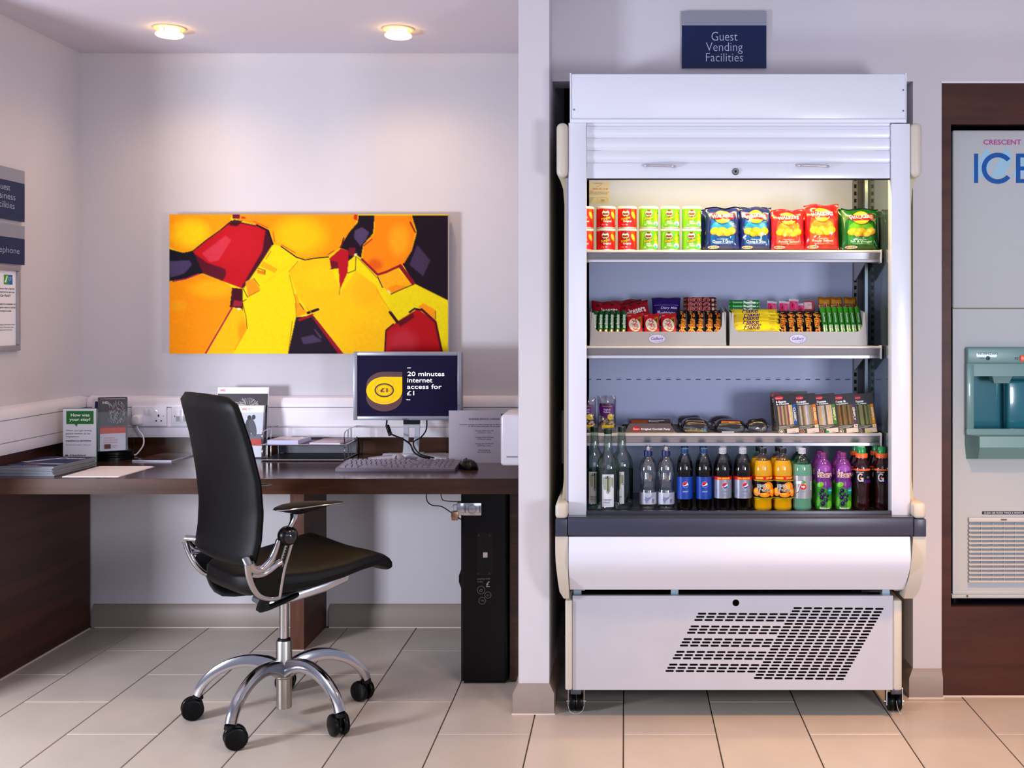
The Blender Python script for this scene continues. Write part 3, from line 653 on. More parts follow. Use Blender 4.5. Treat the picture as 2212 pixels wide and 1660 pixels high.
def tray():
    x0, x1, y0, y1 = -1.497, -1.157, 4.56, 4.79
    t = thing('letter_tray', 'two-tier silver wire mesh letter tray left of the monitor', 'tray', ((x0+x1)/2, (y0+y1)/2, DS))
    mesh = film('wire_mesh', (.5, .5, .54), .3, .4); r = .0026
    m2 = M('#56555e', .5, .5, name='mesh_base')
    for k, z in ((0, DS+.004), (1, DS+.066)):
        b = MB(); b.box(x0, x1, y0+.003, y1, z-.0008, z+.0004, m2); b.build('tray_base', t)
        b = MB(); zt = z+.058
        b.box(x0+.002, x1-.002, y1-.001, y1, z, zt, m2 if k == 0 else mesh); b.build('mesh_back', t)
        b = MB()
        for P in ([(x0, y0, z), (x1, y0, z)], [(x0, y0, z), (x0, y1, z)], [(x1, y0, z), (x1, y1, z)], [(x0, y1, z), (x1, y1, z)], [(x0, y1, zt), (x1, y1, zt)]): b.tube(P, r, CHROME, 6)
        for xs in (x0, x1):
            b.tube(smoothpath([(xs, y0+.012, z), (xs, y0+.006, z+.03), (xs, y0+.01, zt-.012), (xs, y0+.03, zt-.004), (xs, y0+.09, zt), (xs, y1, zt)], 4), r, CHROME, 6)
            for yy in (y0+.07, y0+.12, y1-.01): b.tube([(xs, yy, z), (xs, yy, zt)], r, CHROME, 6)
        b.build('wire_frame', t)
    def stack(name, label, x, y, w, l, h, z, col, cover, rz=0):
        s = thing(name, label, 'booklet', (x, y, z), rz)
        b = MB(); b.box(-w/2, w/2, -l/2, l/2, 0, h, M(col, .6)); 
        b.build('pages', s, False); D = Decal(); cover(D, w, l); D.build(lambda u, v, hh: (u, v, h+hh), 'cover', s, False); return s
    def cv(D, w, l): D.rect(-w/2, -l/2, w/2, l/2, '#c9bfcf'); D.rect(-w*.1, l*.3, w*.22, l*.46, '#2a2140'); D.rect(w*.28, l*.3, w*.44, l*.46, '#2a2140'); D.rect(-w*.45, -l*.4, w*.2, -l*.36, '#8a7a90')
    stack('booklet_stack', 'stack of pale booklets on the upper left of the letter tray', x0+.09, y0+.085, .13, .15, .017, DS+.0675, '#c2bfe0', cv, -.08)
    def cv(D, w, l): D.rect(-w/2, -l/2, w/2, l/2, '#8c7080'); D.rect(-w*.45, -l*.4, w*.3, l*.0, '#b89aa6'); D.rect(w*.1, l*.15, w*.45, l*.4, '#6a4450')
    stack('booklet_stack', 'thin reddish booklets on the upper right of the letter tray', x1-.075, y0+.1, .13, .17, .006, DS+.0675, '#d8d2e4', cv, -.1)
tray()
def holders():
    # A4 acrylic stand with lion poster and leaflet pocket
    d = 4.68; x0, x1, z0, z1 = X(462, d), X(574.5, d), DS, Z(838, d); lean = .045
    t = thing('poster_holder', 'clear acrylic stand with a lion poster behind the chair', 'holder', ((x0+x1)/2, d, DS))
    def f(u, v, h): return (x0+u, d-h+v*lean/.3, z0+v)
    W, Hh = x1-x0, z1-z0
    def slab(b, u0, u1, v0, v1, h0, h1, mat): b.loft([[f(u0, v0, h0), f(u1, v0, h0), f(u1, v0, h1), f(u0, v0, h1)], [f(u0, v1, h0), f(u1, v1, h0), f(u1, v1, h1), f(u0, v1, h1)]], mat)
    b = MB(); slab(b, 0, W, .001, Hh, -.002, .002, M('#e4e2ec', .3)); b.build('backplate', t)
    b = MB(); b.tube([f(0, .002, .002), f(0, Hh, .002), f(W, Hh, .002), f(W, .002, .002)], .0016, CLEAR, 6); slab(b, W*.45, W*.98, .001, .19, .028, .03, CLEAR); slab(b, W*.975, W*.985, .001, .19, .003, .03, CLEAR)
    b.box(x0, x1, d, d+.06, DS, DS+.003, CLEAR); b.build('acrylic', t)
    D = Decal(.3); D.rect(.003, .003, W-.003, Hh-.028, '#3a363c'); D.rect(.003, Hh-.028, W-.003, Hh-.003, '#e8e6f0')
    D.text('IHG', .014, Hh-.018, .034, Hh-.009, '#d8242c', .03)
    rnd = random.Random(4)
    cx_, cy_ = W*.62, Hh-.085
    D.ell(cx_, cy_, .045, .04, '#6a666c'); 
    for k in range(90):
        a = rnd.uniform(-.6, 3.9); r0 = rnd.uniform(.012, .03); r1 = r0+rnd.uniform(.015, .035); ln = rnd.uniform(-.3, .3)
        D.line([(cx_+r0*math.cos(a), cy_+r0*math.sin(a)*.9), (cx_+r1*math.cos(a+ln), cy_+r1*math.sin(a+ln)*.8)], .0016, rnd.choice(['#b8b4b8', '#8d898f', '#d2ced2', '#55515a']))
    D.ell(cx_-.022, cy_-.004, .024, .019, '#a8a4a8', -.3); D.ell(cx_-.034, cy_-.012, .012, .009, '#77737a'); D.ell(cx_-.041, cy_-.009, .004, .003, '#242026'); D.ell(cx_-.018, cy_+.006, .003, .002, '#1c181e')
    D.build(lambda u, v, h: f(u, v, .0022+h), 'poster', t)
    # leaflets in the pocket
    u0, u1, v1 = W*.47, W*.95, Hh-.04*1
    v1 = z1-z0-(877-838)*d/F
    s = thing('leaflet_stack', 'white leaflets with an embracing couple in the pocket of the lion poster stand', 'leaflet', f((u0+u1)/2, .004, .02))
    b = MB(); slab(b, u0, u1, .004, v1, .004, .026, M('#dddbe6', .6)); b.build('pages', s)
    D = Decal(.3); D.rect(u0, .004, u1, v1, '#ecebf3'); D.text('IHG', u0+.016, v1-.019, u0+.034, v1-.01, '#d8242c', .03); D.text('Rewards\nClub', u0+.038, v1-.02, u0+.06, v1-.01, '#8b8894')
    D.rect(u0, .08, u1, .052, '#d83a28'); D.rect(u0, .08, u1, .1, '#77737c')
    D.ell((u0+u1)/2-.01, v1-.1, .014, .045, '#4a464e'); D.ell((u0+u1)/2+.01, v1-.09, .014, .04, '#5e5a62', .3); D.ell((u0+u1)/2-.006, v1-.05, .008, .01, '#2c282e'); D.ell((u0+u1)/2+.012, v1-.048, .008, .01, '#3a363c')
    D.build(lambda u, v, h: f(u, v, .0262+h), 'cover', s)
    # revolving holder
    c = (X(240, 4.62), 4.635); t = thing('leaflet_carousel', 'revolving clear leaflet holder on a round black base in the left corner', 'holder', (c[0], c[1], DS))
    b = MB(); b.lathe([(0, 0), (.083, 0), (.083, .012), (.076, .015), (.076, .02), (.08, .024), (.08, .034), (.07, .04), (0, .04)], BLK, 48); b.build('base', t, False)
    b = MB()
    R0 = .075
    def face(a, lean=.0):
        n = Vector((math.cos(a), math.sin(a), 0)); q = Vector((-n.y, n.x, 0)); return n, q
    for a in (-math.pi*.36, math.pi*.14, math.pi*.64, -math.pi*.86):
        n, q = face(a); w = .056
        def g(u, v, h): return n*(.058+h-.03*v/.24)+q*u+Vector((0, 0, .041+v))
        b.loft([[g(-w, .0, -.001), g(w, .0, -.001), g(w, .0, .001), g(-w, .0, .001)], [g(-w, .215, -.001), g(w, .215, -.001), g(w, .215, .001), g(-w, .215, .001)]], M('#3a383e', .3))
        b.loft([[g(-w, .0, .024), g(w, .0, .024), g(w, .0, .0255), g(-w, .0, .0255)], [g(-w, .16, .032), g(w, .16, .032), g(w, .16, .0335), g(-w, .16, .0335)]], CLEAR)
    b.build('pockets', t, False)
    n, q = face(-math.pi*.36)
    def leaf(nm, lab, a, h0, h1, u0, u1, vt, col, art):
        n, q = face(a)
        def g(u, v, h): return n*(.058+h-.03*v/.24)+q*u+Vector((0, 0, .0425+v))
        s = thing(nm, lab, 'leaflet', (c[0], c[1], DS)); bb = MB()
        bb.loft([[g(u0, 0, h0), g(u1, 0, h0), g(u1, 0, h1), g(u0, 0, h1)], [g(u0, vt, h0), g(u1, vt, h0), g(u1, vt, h1), g(u0, vt, h1)]], M(col, .6)); bb.build('pages', s, False)
        D = Decal(.3); art(D, u0, u1, vt); D.build(lambda u, v, h: g(u, v, h1+.0003+h), 'cover', s, False)
    def art(D, a, e, vt):
        D.rect(a, 0, e, vt, '#e6e4ee'); D.rect(a, .07, e, vt, '#4b474e'); D.rect(a, .095, e, .07, '#e0452c'); D.rect(a, .1, e, .093, '#a02a22')
        r = random.Random(9); D.text('IHG', a+.01, vt-.02, a+.028, vt-.01, '#f0eef4', .03)
        for k in range(110):
            x = r.uniform(a+.035, e-.004); y = r.uniform(.11, vt-.02); y = min(y, vt-.026); D.line([(x, y), (x+r.uniform(-.01, .01), y+r.uniform(.01, .022))], .002, r.choice(['#9a969c', '#c4c0c6', '#6d6970', '#807c84']))
        for i, ww in enumerate((.04, .052, .05)): D.text('rewarding stays', a+.014, .05-.009*i, a+.014+ww, .057-.009*i, '#d05a58')
        D.rect(a+.016, .01, a+.04, .028, '#50242c'); D.text('Rewards\nClub', a+.046, .012, a+.066, .024, '#c05050')
    leaf('leaflet_stack', 'leaflets with a lion and a red band on the front right face of the carousel', -math.pi*.36, .002, .02, -.048, .048, .212, '#dcdae4', art)
    def art(D, a, e, vt): D.rect(a, 0, e, vt, '#dcdae6'); D.rect(a+.01, vt-.045, a+.045, vt-.012, '#2a1c5a'); D.rect(a+.055, vt-.045, e-.01, vt-.02, '#2c8a4a'); D.rect(a+.055, vt-.045, e-.022, vt-.03, '#2c60a0')
    leaf('leaflet_stack', 'white leaflets with purple and green logos at the rear left of the carousel', -math.pi*.44, -.125, -.113, -.1, -.01, .205, '#d4d2de', art)
    # feedback card
    d = 4.5; x0, x1 = X(136, d), X(209.5, d); z1 = Z(882, d); W, Hh = x1-x0, z1-DS
    t = thing('feedback_card', 'white and green card asking How was your stay? in a clear stand', 'card', ((x0+x1)/2, d, DS))
    b = MB(); b.box(x0, x1, d, d+.003, DS, z1, M('#2d6a55', .2)); b.box(x0, x1, d+.003, d+.03, DS, DS+.002, CLEAR); b.build('stand', t)
    s = 4.424; f2 = lambda u, v, h: (X(120+u/s, d), d-.0002-h, Z(820+v/s, d)); D = Decal()
    D.rect(72, 788, 390, 280, '#f1f1f6'); D.rect(103, 428, 364, 302, '#2c7a35'); D.poly([(180, 426), (212, 426), (203, 454)], '#2c7a35')
    D.text('How was', 146, 356, 326, 326, '#f4f8f4', .03); D.text('your stay?', 132, 404, 335, 368, '#f4f8f4', .03)
    for i, (q, e) in enumerate((('When you get home,', 348), ('please review us on', 331), ('TripAdvisor.', 232))): D.text(q, 98, 500+29*i, e, 482+29*i, '#44424c', .008)
    D.text('tripadvisor.co.uk/reviewit', 96, 598, 341, 578, '#44424c', .03); D.text('We value your opinion. Thank you.', 94, 634, 340, 620, '#77757f'); D.text('tripadvisor', 135, 742, 296, 712, '#3a3a44', .01); D.ell(108, 726, 17, 8, '#5a5a50')
    D.build(f2, 'card_print', t)
holders()
def papers():
    t = thing('paper_sheets', 'white printed sheets lying on the desk in front of the feedback card', 'paper', (-1.98, 4.25, DS), .0)
    b = MB(); b.box(-.105, .105, -.149, .149, 0, .0012, M('#e6dede', .6)); b.build('pages', t, False); D = Decal(); D.text('Fire safety information', -.02, .118, .05, .124, '#8a8488'); D.text('please read this notice carefully', -.05, .09, .045, .095, '#8a8488'); D.build(lambda u, v, h: (u, v, .0012+h), 'printing', t, False)
    t = thing('paper_sheets', 'second white sheet fanned out under the printed sheets', 'paper', (-1.972, 4.242, DS-.0004), -.04)
    b = MB(); b.box(-.105, .105, -.149, .149, 0, .0003, M('#d8d0d6', .6)); b.build('pages', t, False)
    t = thing('magazine', 'single dark glossy magazine lying flat on the desk behind the paper sheets', 'magazine', (-1.937, 4.68, DS), -.04)
    b = MB(); b.box(-.082, .082, -.135, .125, 0, .005, M('#cfcde2', .5)); b.build('pages', t, False)
    D = Decal(.15); D.rect(-.082, -.135, .082, .125, '#3b2e30'); D.rect(-.07, .02, .06, .11, '#6a5a5e'); D.rect(-.07, -.03, .05, .0, '#57474a'); D.rect(-.055, -.07, .01, -.055, '#a03a3a'); D.text('members', -.05, -.1, .04, -.085, '#9a8a8c'); D.build(lambda u, v, h: (u, v, .005+h), 'cover', t, False)
    t = thing('coaster', 'small clear disc on the desk by the carousel', 'disc', (X(279, 4.65), 4.66, DS)); b = MB(); b.lathe([(0, 0), (.03, 0), (.03, .002), (0, .002)], film('disc_film', (.8, .8, .85), .2), 24); b.build('disc', t, False)
    # pile of blue magazines : every one its own
    r = random.Random(5); z = DS
    for i in range(12):
        top = i == 11; h = .0031
        t = thing('magazine', 'topmost navy covered magazine of the pile in the left corner' if top else 'grey edged magazine in the left corner pile beneath the navy covered one', 'magazine', (-2.218+r.uniform(-.002, .002), 4.262+r.uniform(-.003, .003), z), r.uniform(-.02, .02)-.06, group='pile of magazines in the left corner')
        b = MB(); b.box(-.105, .105, -.148, .148, 0, h*.92, M('#8d8f94' if i % 2 else '#7c7f86', .6)); b.build('pages', t, False)
        if top:
            D = Decal(.6); D.rect(-.105, -.148, .105, .148, '#1c2a52'); D.text('Crewe', -.02, .07, .09, .12, '#c4c6d4', .02, .2); D.poly([(-.1, -.02), (-.02, .1), (.0, .1), (-.07, -.03)], '#b9bdcc'); D.poly([(-.02, -.05), (.1, -.06), (.1, -.09), (-.02, -.08)], '#8f97ae'); D.ell(-.03, -.06, .03, .02, '#6a4a5a')
            D.text('Town Guide', -.09, -.13, .03, -.11, '#aeb4c8'); D.build(lambda u, v, hh: (u, v, h*.92+hh), 'cover', t, False)
        z += h
papers()
# ---------------------------------------------------------------- coin unit under the desk
def coin_unit():
    d = 4.062; x0, x1 = X(995, d), X(1096, d); z0 = .012; z1 = DZ-DT-.002
    t = thing('coin_box', 'tall black coin payment unit under the right end of the desk', 'payment unit', ((x0+x1)/2, d+.15, 0))
    P = [(x0+.012-.012*math.cos(a), d+.012-.012*math.sin(a)) for a in [math.pi/2*k/6 for k in range(7)]]+[(x1-.012+.012*math.sin(a), d+.012-.012*math.cos(a)) for a in [math.pi/2*k/6 for k in range(7)]]+[(x1, d+.3), (x0, d+.3)]
    b = MB(); b.prism(P, 'z', z0, z1, M('#040304', .25, spec=.2, name='black_steel')); b.build('cabinet', t)
    b = MB(); b.box(x0+.01, x1-.01, d+.015, d+.29, .0, z0, BLACK); b.build('foot', t)
    s = 3.192; f = lambda u, v, h: (X(900+u/s, d), d-h, Z(1040+v/s, d))
    D = Decal(.4); D.rect(415, 650, 525, 355, '#0e0c0d'); D.poly([(443, 380), (455, 380), (468, 442), (458, 444)], '#000000'); D.rect(467, 625, 475, 560, '#000000'); D.poly([(475, 590), (487, 610), (485, 632), (467, 632)], '#000000')
    for u, v in ((429, 374), (505, 374), (426, 638), (502, 638)): D.ell(u, v, 6, 6, '#3a3a3c')
    g = '#77757a'
    D.text('paying with', 419, 683, 507, 665, g); D.text('coins', 419, 698, 457, 687, g); D.text('£', 479, 731, 506, 690, '#a19fa4', .02)
    D.ring(445, 751, 28, 28, 3, g); D.ring(492, 785, 23, 23, 3, g); D.ring(452, 824, 27, 27, 3, g, n=7); D.text('£2', 433, 761, 455, 744, g, .01); D.text('£1', 484, 792, 500, 780, g); D.text('50p', 441, 831, 466, 817, g)
    D.build(f, 'coin_panel', t)
    b = MB(); c = f(474, 508, 0); b.box(c[0]-.0085, c[0]+.0085, d-.006, d-.0002, c[2]-.0095, c[2]+.0095, M('#cfc9c4', .4), .002); b.build('reject_button', t)
    b = MB(); zk = Z(1258, d); b.prism([(x0, zk-.04), (x0-.006, zk-.035), (x0-.014, zk-.012), (x0-.014, zk+.012), (x0-.004, zk+.04), (x0, zk+.042)], 'y', d+.05, d+.12, BLK); b.build('side_knob', t)
    b = MB(); b.box(X(1000, d), X(1040, d), d-.004, d-.0002, Z(1114, d), Z(1087, d), CHROME, .001); b.box(x0-.014, X(1001, d), d-.006, d+.02, Z(1113, d), Z(1087, d), CHROME, .001); b.build('hasp', t)
    D = Decal(); D.ring(1020, 1100, 10, 10, 1.2, M('#6a6a72', .3, .8), n=8); D.rect(1004, 1108, 1006, 1092, '#55555c'); D.rect(1036, 1108, 1038, 1092, '#55555c'); D.build(lambda u, v, h: (X(u, d), d-.0042-h, Z(v, d)), 'hasp_marks', t)
    p = thing('padlock', 'small brass padlock hanging on the hasp of the black coin unit', 'padlock', (x0-.02, d, Z(1115, d)))
    br = M('#a07c62', .3, 1); b = MB(); b.box(x0-.033, x0-.008, d-.012, d+.006, Z(1124, d), Z(1104, d), br, .004); b.build('body', p)
    b = MB(); c = (x0-.02, d-.003, Z(1105, d)); b.tube([(c[0]-.008, c[1], c[2])]+[(c[0]+.008*math.cos(a), c[1], c[2]+.014+.01*math.sin(a)) for a in [math.pi-math.pi*k/8 for k in range(9)]]+[(c[0]+.008, c[1], c[2])], .0022, CHROME); b.build('shackle', p)
    e = 4.3; b = MB(); b.tube(smoothpath([(X(922, e), e, DZ-DT), (X(922, e), e, Z(1080, e)), (X(935, e), e-.02, Z(1090, e)), (X(958, e), e-.05, Z(1090, e)), (X(975, e-.1), e-.1, Z(1108, e-.1)), (x0+.0-.002, e-.15, Z(1127, e-.15))]), .002, BLACK); tag(b.build('cable'), 'thin black cable dangling under the desk to the coin unit', 'cable')
    b = MB(); b.tube(smoothpath([(X(950, e), e+.03, DZ-DT), (X(951, e), e+.03, Z(1078, e)), (X(965, e), e, Z(1083, e)), (x0-.002, e-.06, Z(1084, e-.06))]), .002, GREY); tag(b.build('cable'), 'thin grey cable under the desk beside the black one', 'cable')
coin_unit()
# ================================================================ CHAIR
CX, CY, TH = -1.145, 3.72, math.radians(43)
CF, SF = math.cos(TH), math.sin(TH)
def cp(px, py, l):
    k = (px-VX)/F; t = (k*(CY-l*CF)-CX-l*SF)/(CF-k*SF); d = CY+t*SF-l*CF
    return t, Z(py, d)
def chair():
    t = thing('office_chair', 'black leather swivel office chair with polished chrome arms and five-star base', 'chair', (CX, CY, 0), TH)
    def L(tt, l, z): return (tt, -l, z)      # forward, right-hand offset, height
    # base
    b = MB(); b.lathe([(0, .036), (.025, .036), (.0255, .04), (.0255, .16)], BRUSH, 32); b.build('lower_column', t, False)
    b = MB(); b.lathe([(.0258, .135), (.03, .14), (.03, .19), (.0262, .2), (.0262, .258), (.0245, .262), (0, .262)], BRUSH, 32); b.build('hub', t, False)
    b = MB(); b.lathe([(.015, .255), (.015, .42)], CHROME, 24); b.lathe([(.022, .26), (.02, .268), (.0155, .27)], BLACK, 24); b.build('gas_lift', t, False)
    base = [-107, -36, 34.6, 109.5, 181]
    legm = None; angs = [math.radians(a)-TH for a in base]
    for i, a in enumerate(angs):
        if legm is None:
            R = []
            for r, z, w, h in ((.02, .165, .023, .024), (.06, .185, .021, .022), (.11, .194, .019, .019), (.16, .188, .0175, .017), (.21, .168, .017, .0155), (.25, .138, .0165, .015), (.275, .108, .0165, .0145), (.288, .08, .017, .014)):
                R.append((r, z, w, h))
            rings = []
            s0 = np.linspace(0, 7, 29); R = [tuple(float(np.interp(q, range(8), [p[m] for p in R])) for m in range(4)) for q in s0]; sp = smoothpath([(p[0], p[1], 0) for p in R[::4]], 4); R = [(q.x, q.y, p[2], p[3]) for q, p in zip(sp, R)]
            for k, (r, z, w, h) in enumerate(R):
                r0, z0 = R[max(k-1, 0)][:2]; r1, z1 = R[min(k+1, len(R)-1)][:2]; tx, tz = r1-r0, z1-z0; n = math.hypot(tx, tz); nx, nz = -tz/n, tx/n
                sec = [(-w*.62, h), (-w*.3, h*1.12), (w*.3, h*1.12), (w*.62, h), (w, h*.1), (w*1.0, -h*.85), (w*.7, -h), (-w*.7, -h), (-w, -h*.85), (-w, h*.1)]
                rings.append([(r+nx*q, p, z+nz*q) for p, q in sec])
            b = MB(); b.loft(rings, CHROME); leg = b.build('base_leg', t, False, ang=28); legm = leg
            b = MB(); b.lathe([(0, .066), (.018, .066), (.0165, .078), (.0, .08)], BLACK, 16, (.288, 0, .0)); b.lathe([(.006, .04), (.006, .068)], BLACK, 12, (.29, 0, 0))
            b.lathe([(0, -.0125), (.012, -.0125), (.012, .0125), (0, .0125)], BLACK, 16, (.305, 0, .036), 'y'); b.box(.285, .315, -.006, .006, .03, .066, BLACK, .004); cst = b.build('caster_fork', t, False)
            b = MB(); b.lathe([(0, .007), (.03, .007), (.0345, .01), (.036, .014), (.036, .02), (.033, .0255), (.028, .0275), (0, .0275)], BLK, 36, (.305, 0, .0362), 'y'); w1 = b.build('caster_wheel', t, False)
            b = MB(); b.lathe([(0, -.007), (.03, -.007), (.0345, -.01), (.036, -.014), (.036, -.02), (.033, -.0255), (.028, -.0275), (0, -.0275)], BLK, 36, (.305, 0, .0362), 'y'); w2 = b.build('caster_wheel', t, False)
            proto = [leg, cst, w1, w2]
        else:
            proto2 = []
            for o in proto:
                c = o.copy(); COL.objects.link(c); c.parent = t; proto2.append(c)
        cur = proto if i == 0 else proto2
        cur[0].rotation_euler = (0, 0, a)
        sw = math.radians((27, 128, 150, 10, 205)[i]-base[i])
        for o in cur[1:]:   # casters swivel about the stem at r=.288
            Mx = Matrix.Rotation(a, 4, 'Z') @ Matrix.Translation((.288, 0, 0)) @ Matrix.Rotation(sw, 4, 'Z') @ Matrix.Translation((-.288, 0, 0)); o.matrix_local = Mx
    # backrest
    pts = [(520, 868), (545, 960), (560, 1040), (567, 1110), (564, 1170), (556, 1216)]
    prof = []
    for px, py in pts: prof.append(cp(px, py, .215))
    zs = [p[1] for p in prof]; ts = [p[0] for p in prof]
    def tz(z):
        return float(np.interp(z, zs[::-1], ts[::-1]))
    zt, zb = 1.098, zs[-1]-.02
    R = []; N = 32
    for k in range(25):
        v = k/24; z = zb+(zt-zb)*v; e = 1
        w = np.interp(v, [0, .15, .5, 1], [.216, .226, .232, .205])
        edge = min(v, 1-v)*(zt-zb)
        rc = .036 if v > .5 else .014
        if edge < rc: w = w-rc*(1-math.sqrt(max(0, 1-((rc-edge)/rc)**2)))*1.0
        b2 = .021*(1-.75*max(0, 1-edge/.02)**2)
        t0 = tz(z) - .012
        ring = []
        for j in range(N):
            a = 2*math.pi*j/N; ca, sa = math.cos(a), math.sin(a)
            l = w*math.copysign(abs(ca)**.3, ca); q = b2*math.copysign(abs(sa)**.75, sa)
            ring.append(L(t0+q+.45*(l*l-.046), l, z+.006*math.cos(l*7)*(1 if v > .95 else 0)))
        R.append(ring)
    b = MB(); b.loft(R, LEATHER); back = b.build('backrest', t, False, ang=70)
    # piping seams along the side of the back
    for sgn in (1, -1):
        for off in (-.004, .006):
            b = MB(); P = []
            for k in range(2, 23):
                z = zb+(zt-zb)*k/24; w = np.interp(k/24, [0, .15, .5, 1], [.216, .226, .232, .205]); l = sgn*(w-.0005); P.append(L(tz(z)-.012+.45*(l*l-.046)+off, l, z))
            b.tube(P, .0016, LEATHER, 6); b.build('seam', t, False)
    # seat
    R = []
    for tt, w, zu, zl in ((-.22, .09, .515, .50), (-.21, .13, .53, .475), (-.18, .17, .538, .46), (-.1, .208, .536, .458), (0, .236, .535, .466), (.09, .25, .543, .485), (.16, .25, .556, .5), (.21, .25, .562, .506), (.245, .248, .558, .505), (.262, .245, .545, .497), (.272, .238, .527, .505)):
        ring = []
        for j in range(36):
            a = 2*math.pi*j/36; ca, sa = math.cos(a), math.sin(a); l = w*math.copysign(abs(ca)**.45, ca); hz = (zu-zl)/2; q = hz*math.copysign(abs(sa)**.6, sa)
            dish = (.016*(abs(l)/w)**2-.004)*(1 if sa > 0 else .2); ring.append(L(tt, l, (zu+zl)/2+q+dish-(.01 if tt > .24 else 0)))
        R.append(ring)
    b = MB(); b.loft(R, LEATHER); b.build('seat', t, False, ang=80)
    for sgn in (1, -1):
        b = MB(); P = [L(tt, sgn*w, z) for tt, w, z in ((-.18, .1705, .497), (-.1, .2085, .497), (0, .2365, .5), (.09, .25, .513), (.16, .2505, .527), (.21, .2505, .533), (.245, .2485, .53))]
        b.tube(smoothpath(P, 4), .0017, LEATHER, 6); b.build('seam', t, False)
    # under-seat mechanism plate
    b = MB(); R = []
    for tt, w, zc, h in ((-.09, .05, .405, .008), (-.07, .075, .41, .016), (.0, .09, .425, .024), (.1, .11, .445, .026), (.18, .105, .462, .022), (.2, .08, .466, .014)):
        R.append([L(tt, w*math.copysign(abs(math.cos(a))**.5, math.cos(a)), zc+h*math.copysign(abs(math.sin(a))**.5, math.sin(a))) for a in [2*math.pi*j/24 for j in range(24)]])
    b.loft(R, M('#b4b6bd', .3, .9)); b.build('seat_plate', t, False)
    b = MB(); b.box(-.1, .12, -.1, .1, .44, .475, BLK, .01); b.build('mechanism', t, False)
    # arms : measured in the near arm's plane and mirrored
    def c3(u, v):
        px, py = 360+u/3.192, 820+v/3.192; l = .24
        for _ in range(12):
            tt, z = cp(px, py, l); l = .205+.057*max(0, min(1, (z-.44)/.24))
        return tt, l, z
    for sgn in (1, -1):
        def Q(u, v, dl=0): p = c3(u, v); return L(p[0], sgn*(p[1]+dl), p[2])
        # pad
        (tr, _, zr), (tf, _, zf) = c3(745, 905), c3(1216, 848); l = sgn*.262; R = []
        for s_, w, hu, hd in ((0, .012, .001, .002), (.04, .024, .007, .006), (.15, .034, .012, .014), (.35, .038, .012, .026), (.55, .036, .009, .018), (.75, .032, .005, .008), (.92, .022, .004, .003), (1, .01, .001, .001)):
            tt = tr+(tf-tr)*s_; z = zr+(zf-zr)*s_+.004*math.sin(math.pi*s_)
            R.append([L(tt, l+w*math.cos(a), z+(hu if math.sin(a) > 0 else hd)*math.sin(a)+.002) for a in [2*math.pi*j/20 for j in range(20)]])
        b = MB(); b.loft(R, BLACK); b.build('arm_pad', t, False, ang=80)
        b = MB(); P = []
        for s_, w in ((0, .012), (.04, .0245), (.15, .0345), (.35, .0385), (.55, .0365), (.75, .0325), (.92, .0225), (1, .0105)): P.append(L(tr+(tf-tr)*s_, l+w, zr+(zf-zr)*s_+.004*math.sin(math.pi*s_)+.001))
        P2 = [L(p[0], 2*l+p[1], p[2]) for p in P[::-1]]
        b.tube(P+P2, .0018, CHROME, 6); b.build('pad_trim', t, False)
        b = MB(); b.tube([Q(880, 925), Q(878, 950), Q(868, 985), Q(850, 1020), Q(835, 1060), Q(830, 1100)], [(.022, .010), (.02, .009), (.012, .008), (.009, .007), (.008, .007), (.008, .007)], CHROME, 16); b.build('arm_neck', t, False)
        k = Q(835, 1078); b = MB(); b.lathe([(0, -.022), (.02, -.021), (.028, -.014), (.0315, 0), (.028, .014), (.02, .021), (0, .022)], BLK, 36, k, 'y'); b.build('arm_knob', t, False)
        b = MB(); yy = k[1]-sgn*.0215; b.lathe([(.021, 0), (.0225, -sgn*.002), (.021, -sgn*.004), (.008, -sgn*.009), (0, -sgn*.01)], M('#0c0c10', .15, coat=.3), 32, (k[0], yy, k[2]), 'y'); b.build('knob_cap', t, False)
        q0, q1 = Q(826, 1125), Q(782, 1265)
        b = MB(); b.tube([q0, q1], [(.0075, .0055)]*2, BRUSH, 12); b.build('ratchet_bar', t, False)
        b = MB()
        for kk in range(6):
            s_ = .12+.14*kk; b.lathe([(0, -.0082), (.0028, -.0082), (.0028, .0082), (0, .0082)], BLACK, 10, tuple(q0[m]+(q1[m]-q0[m])*s_+(.002 if m == 0 else 0) for m in range(3)), 'y')
        b.build('ratchet_hole', t, False)
        b = MB()
        S1 = [Q(772, 1105), Q(748, 1185), Q(718, 1248), Q(672, 1300), Q(628, 1318), Q(592, 1305), Q(572, 1275)]
        b.tube(smoothpath(S1, 5), [(.010, .007+.007*min(1, kk/14)) for kk in range(31)], CHROME, 14)
        S2 = [Q(856, 1135), Q(838, 1200), Q(812, 1290), Q(795, 1380), Q(782, 1460), Q(775, 1500)]
        b.tube(smoothpath(S2, 4), [(.010, .0068)]*21, CHROME, 14)
        S3 = [Q(558, 1275), Q(565, 1340), Q(585, 1410), Q(615, 1465), Q(655, 1500), Q(720, 1512), Q(775, 1502)]
        b.tube(smoothpath(S3, 4), [(.010, .0115-.004*kk/24) for kk in range(25)], CHROME, 14)
        S4 = [Q(790, 1258), Q(760, 1275), Q(715, 1312), Q(670, 1340), Q(625, 1350), Q(585, 1345)]
        b.tube(smoothpath(S4, 4), [(.010, .0105)]*21, CHROME, 14); b.build('arm_bracket', t, False, ang=80)
        P = [(600, 1400), (625, 1365), (680, 1345), (735, 1305), (765, 1290), (795, 1300), (787, 1370), (775, 1440), (768, 1498), (720, 1510), (660, 1495), (620, 1460)]
        b = MB(); b.loft([[Q(u, v, .006) for u, v in P], [Q(u, v, -.006) for u, v in P]], BLACK); b.build('arm_infill', t, False)
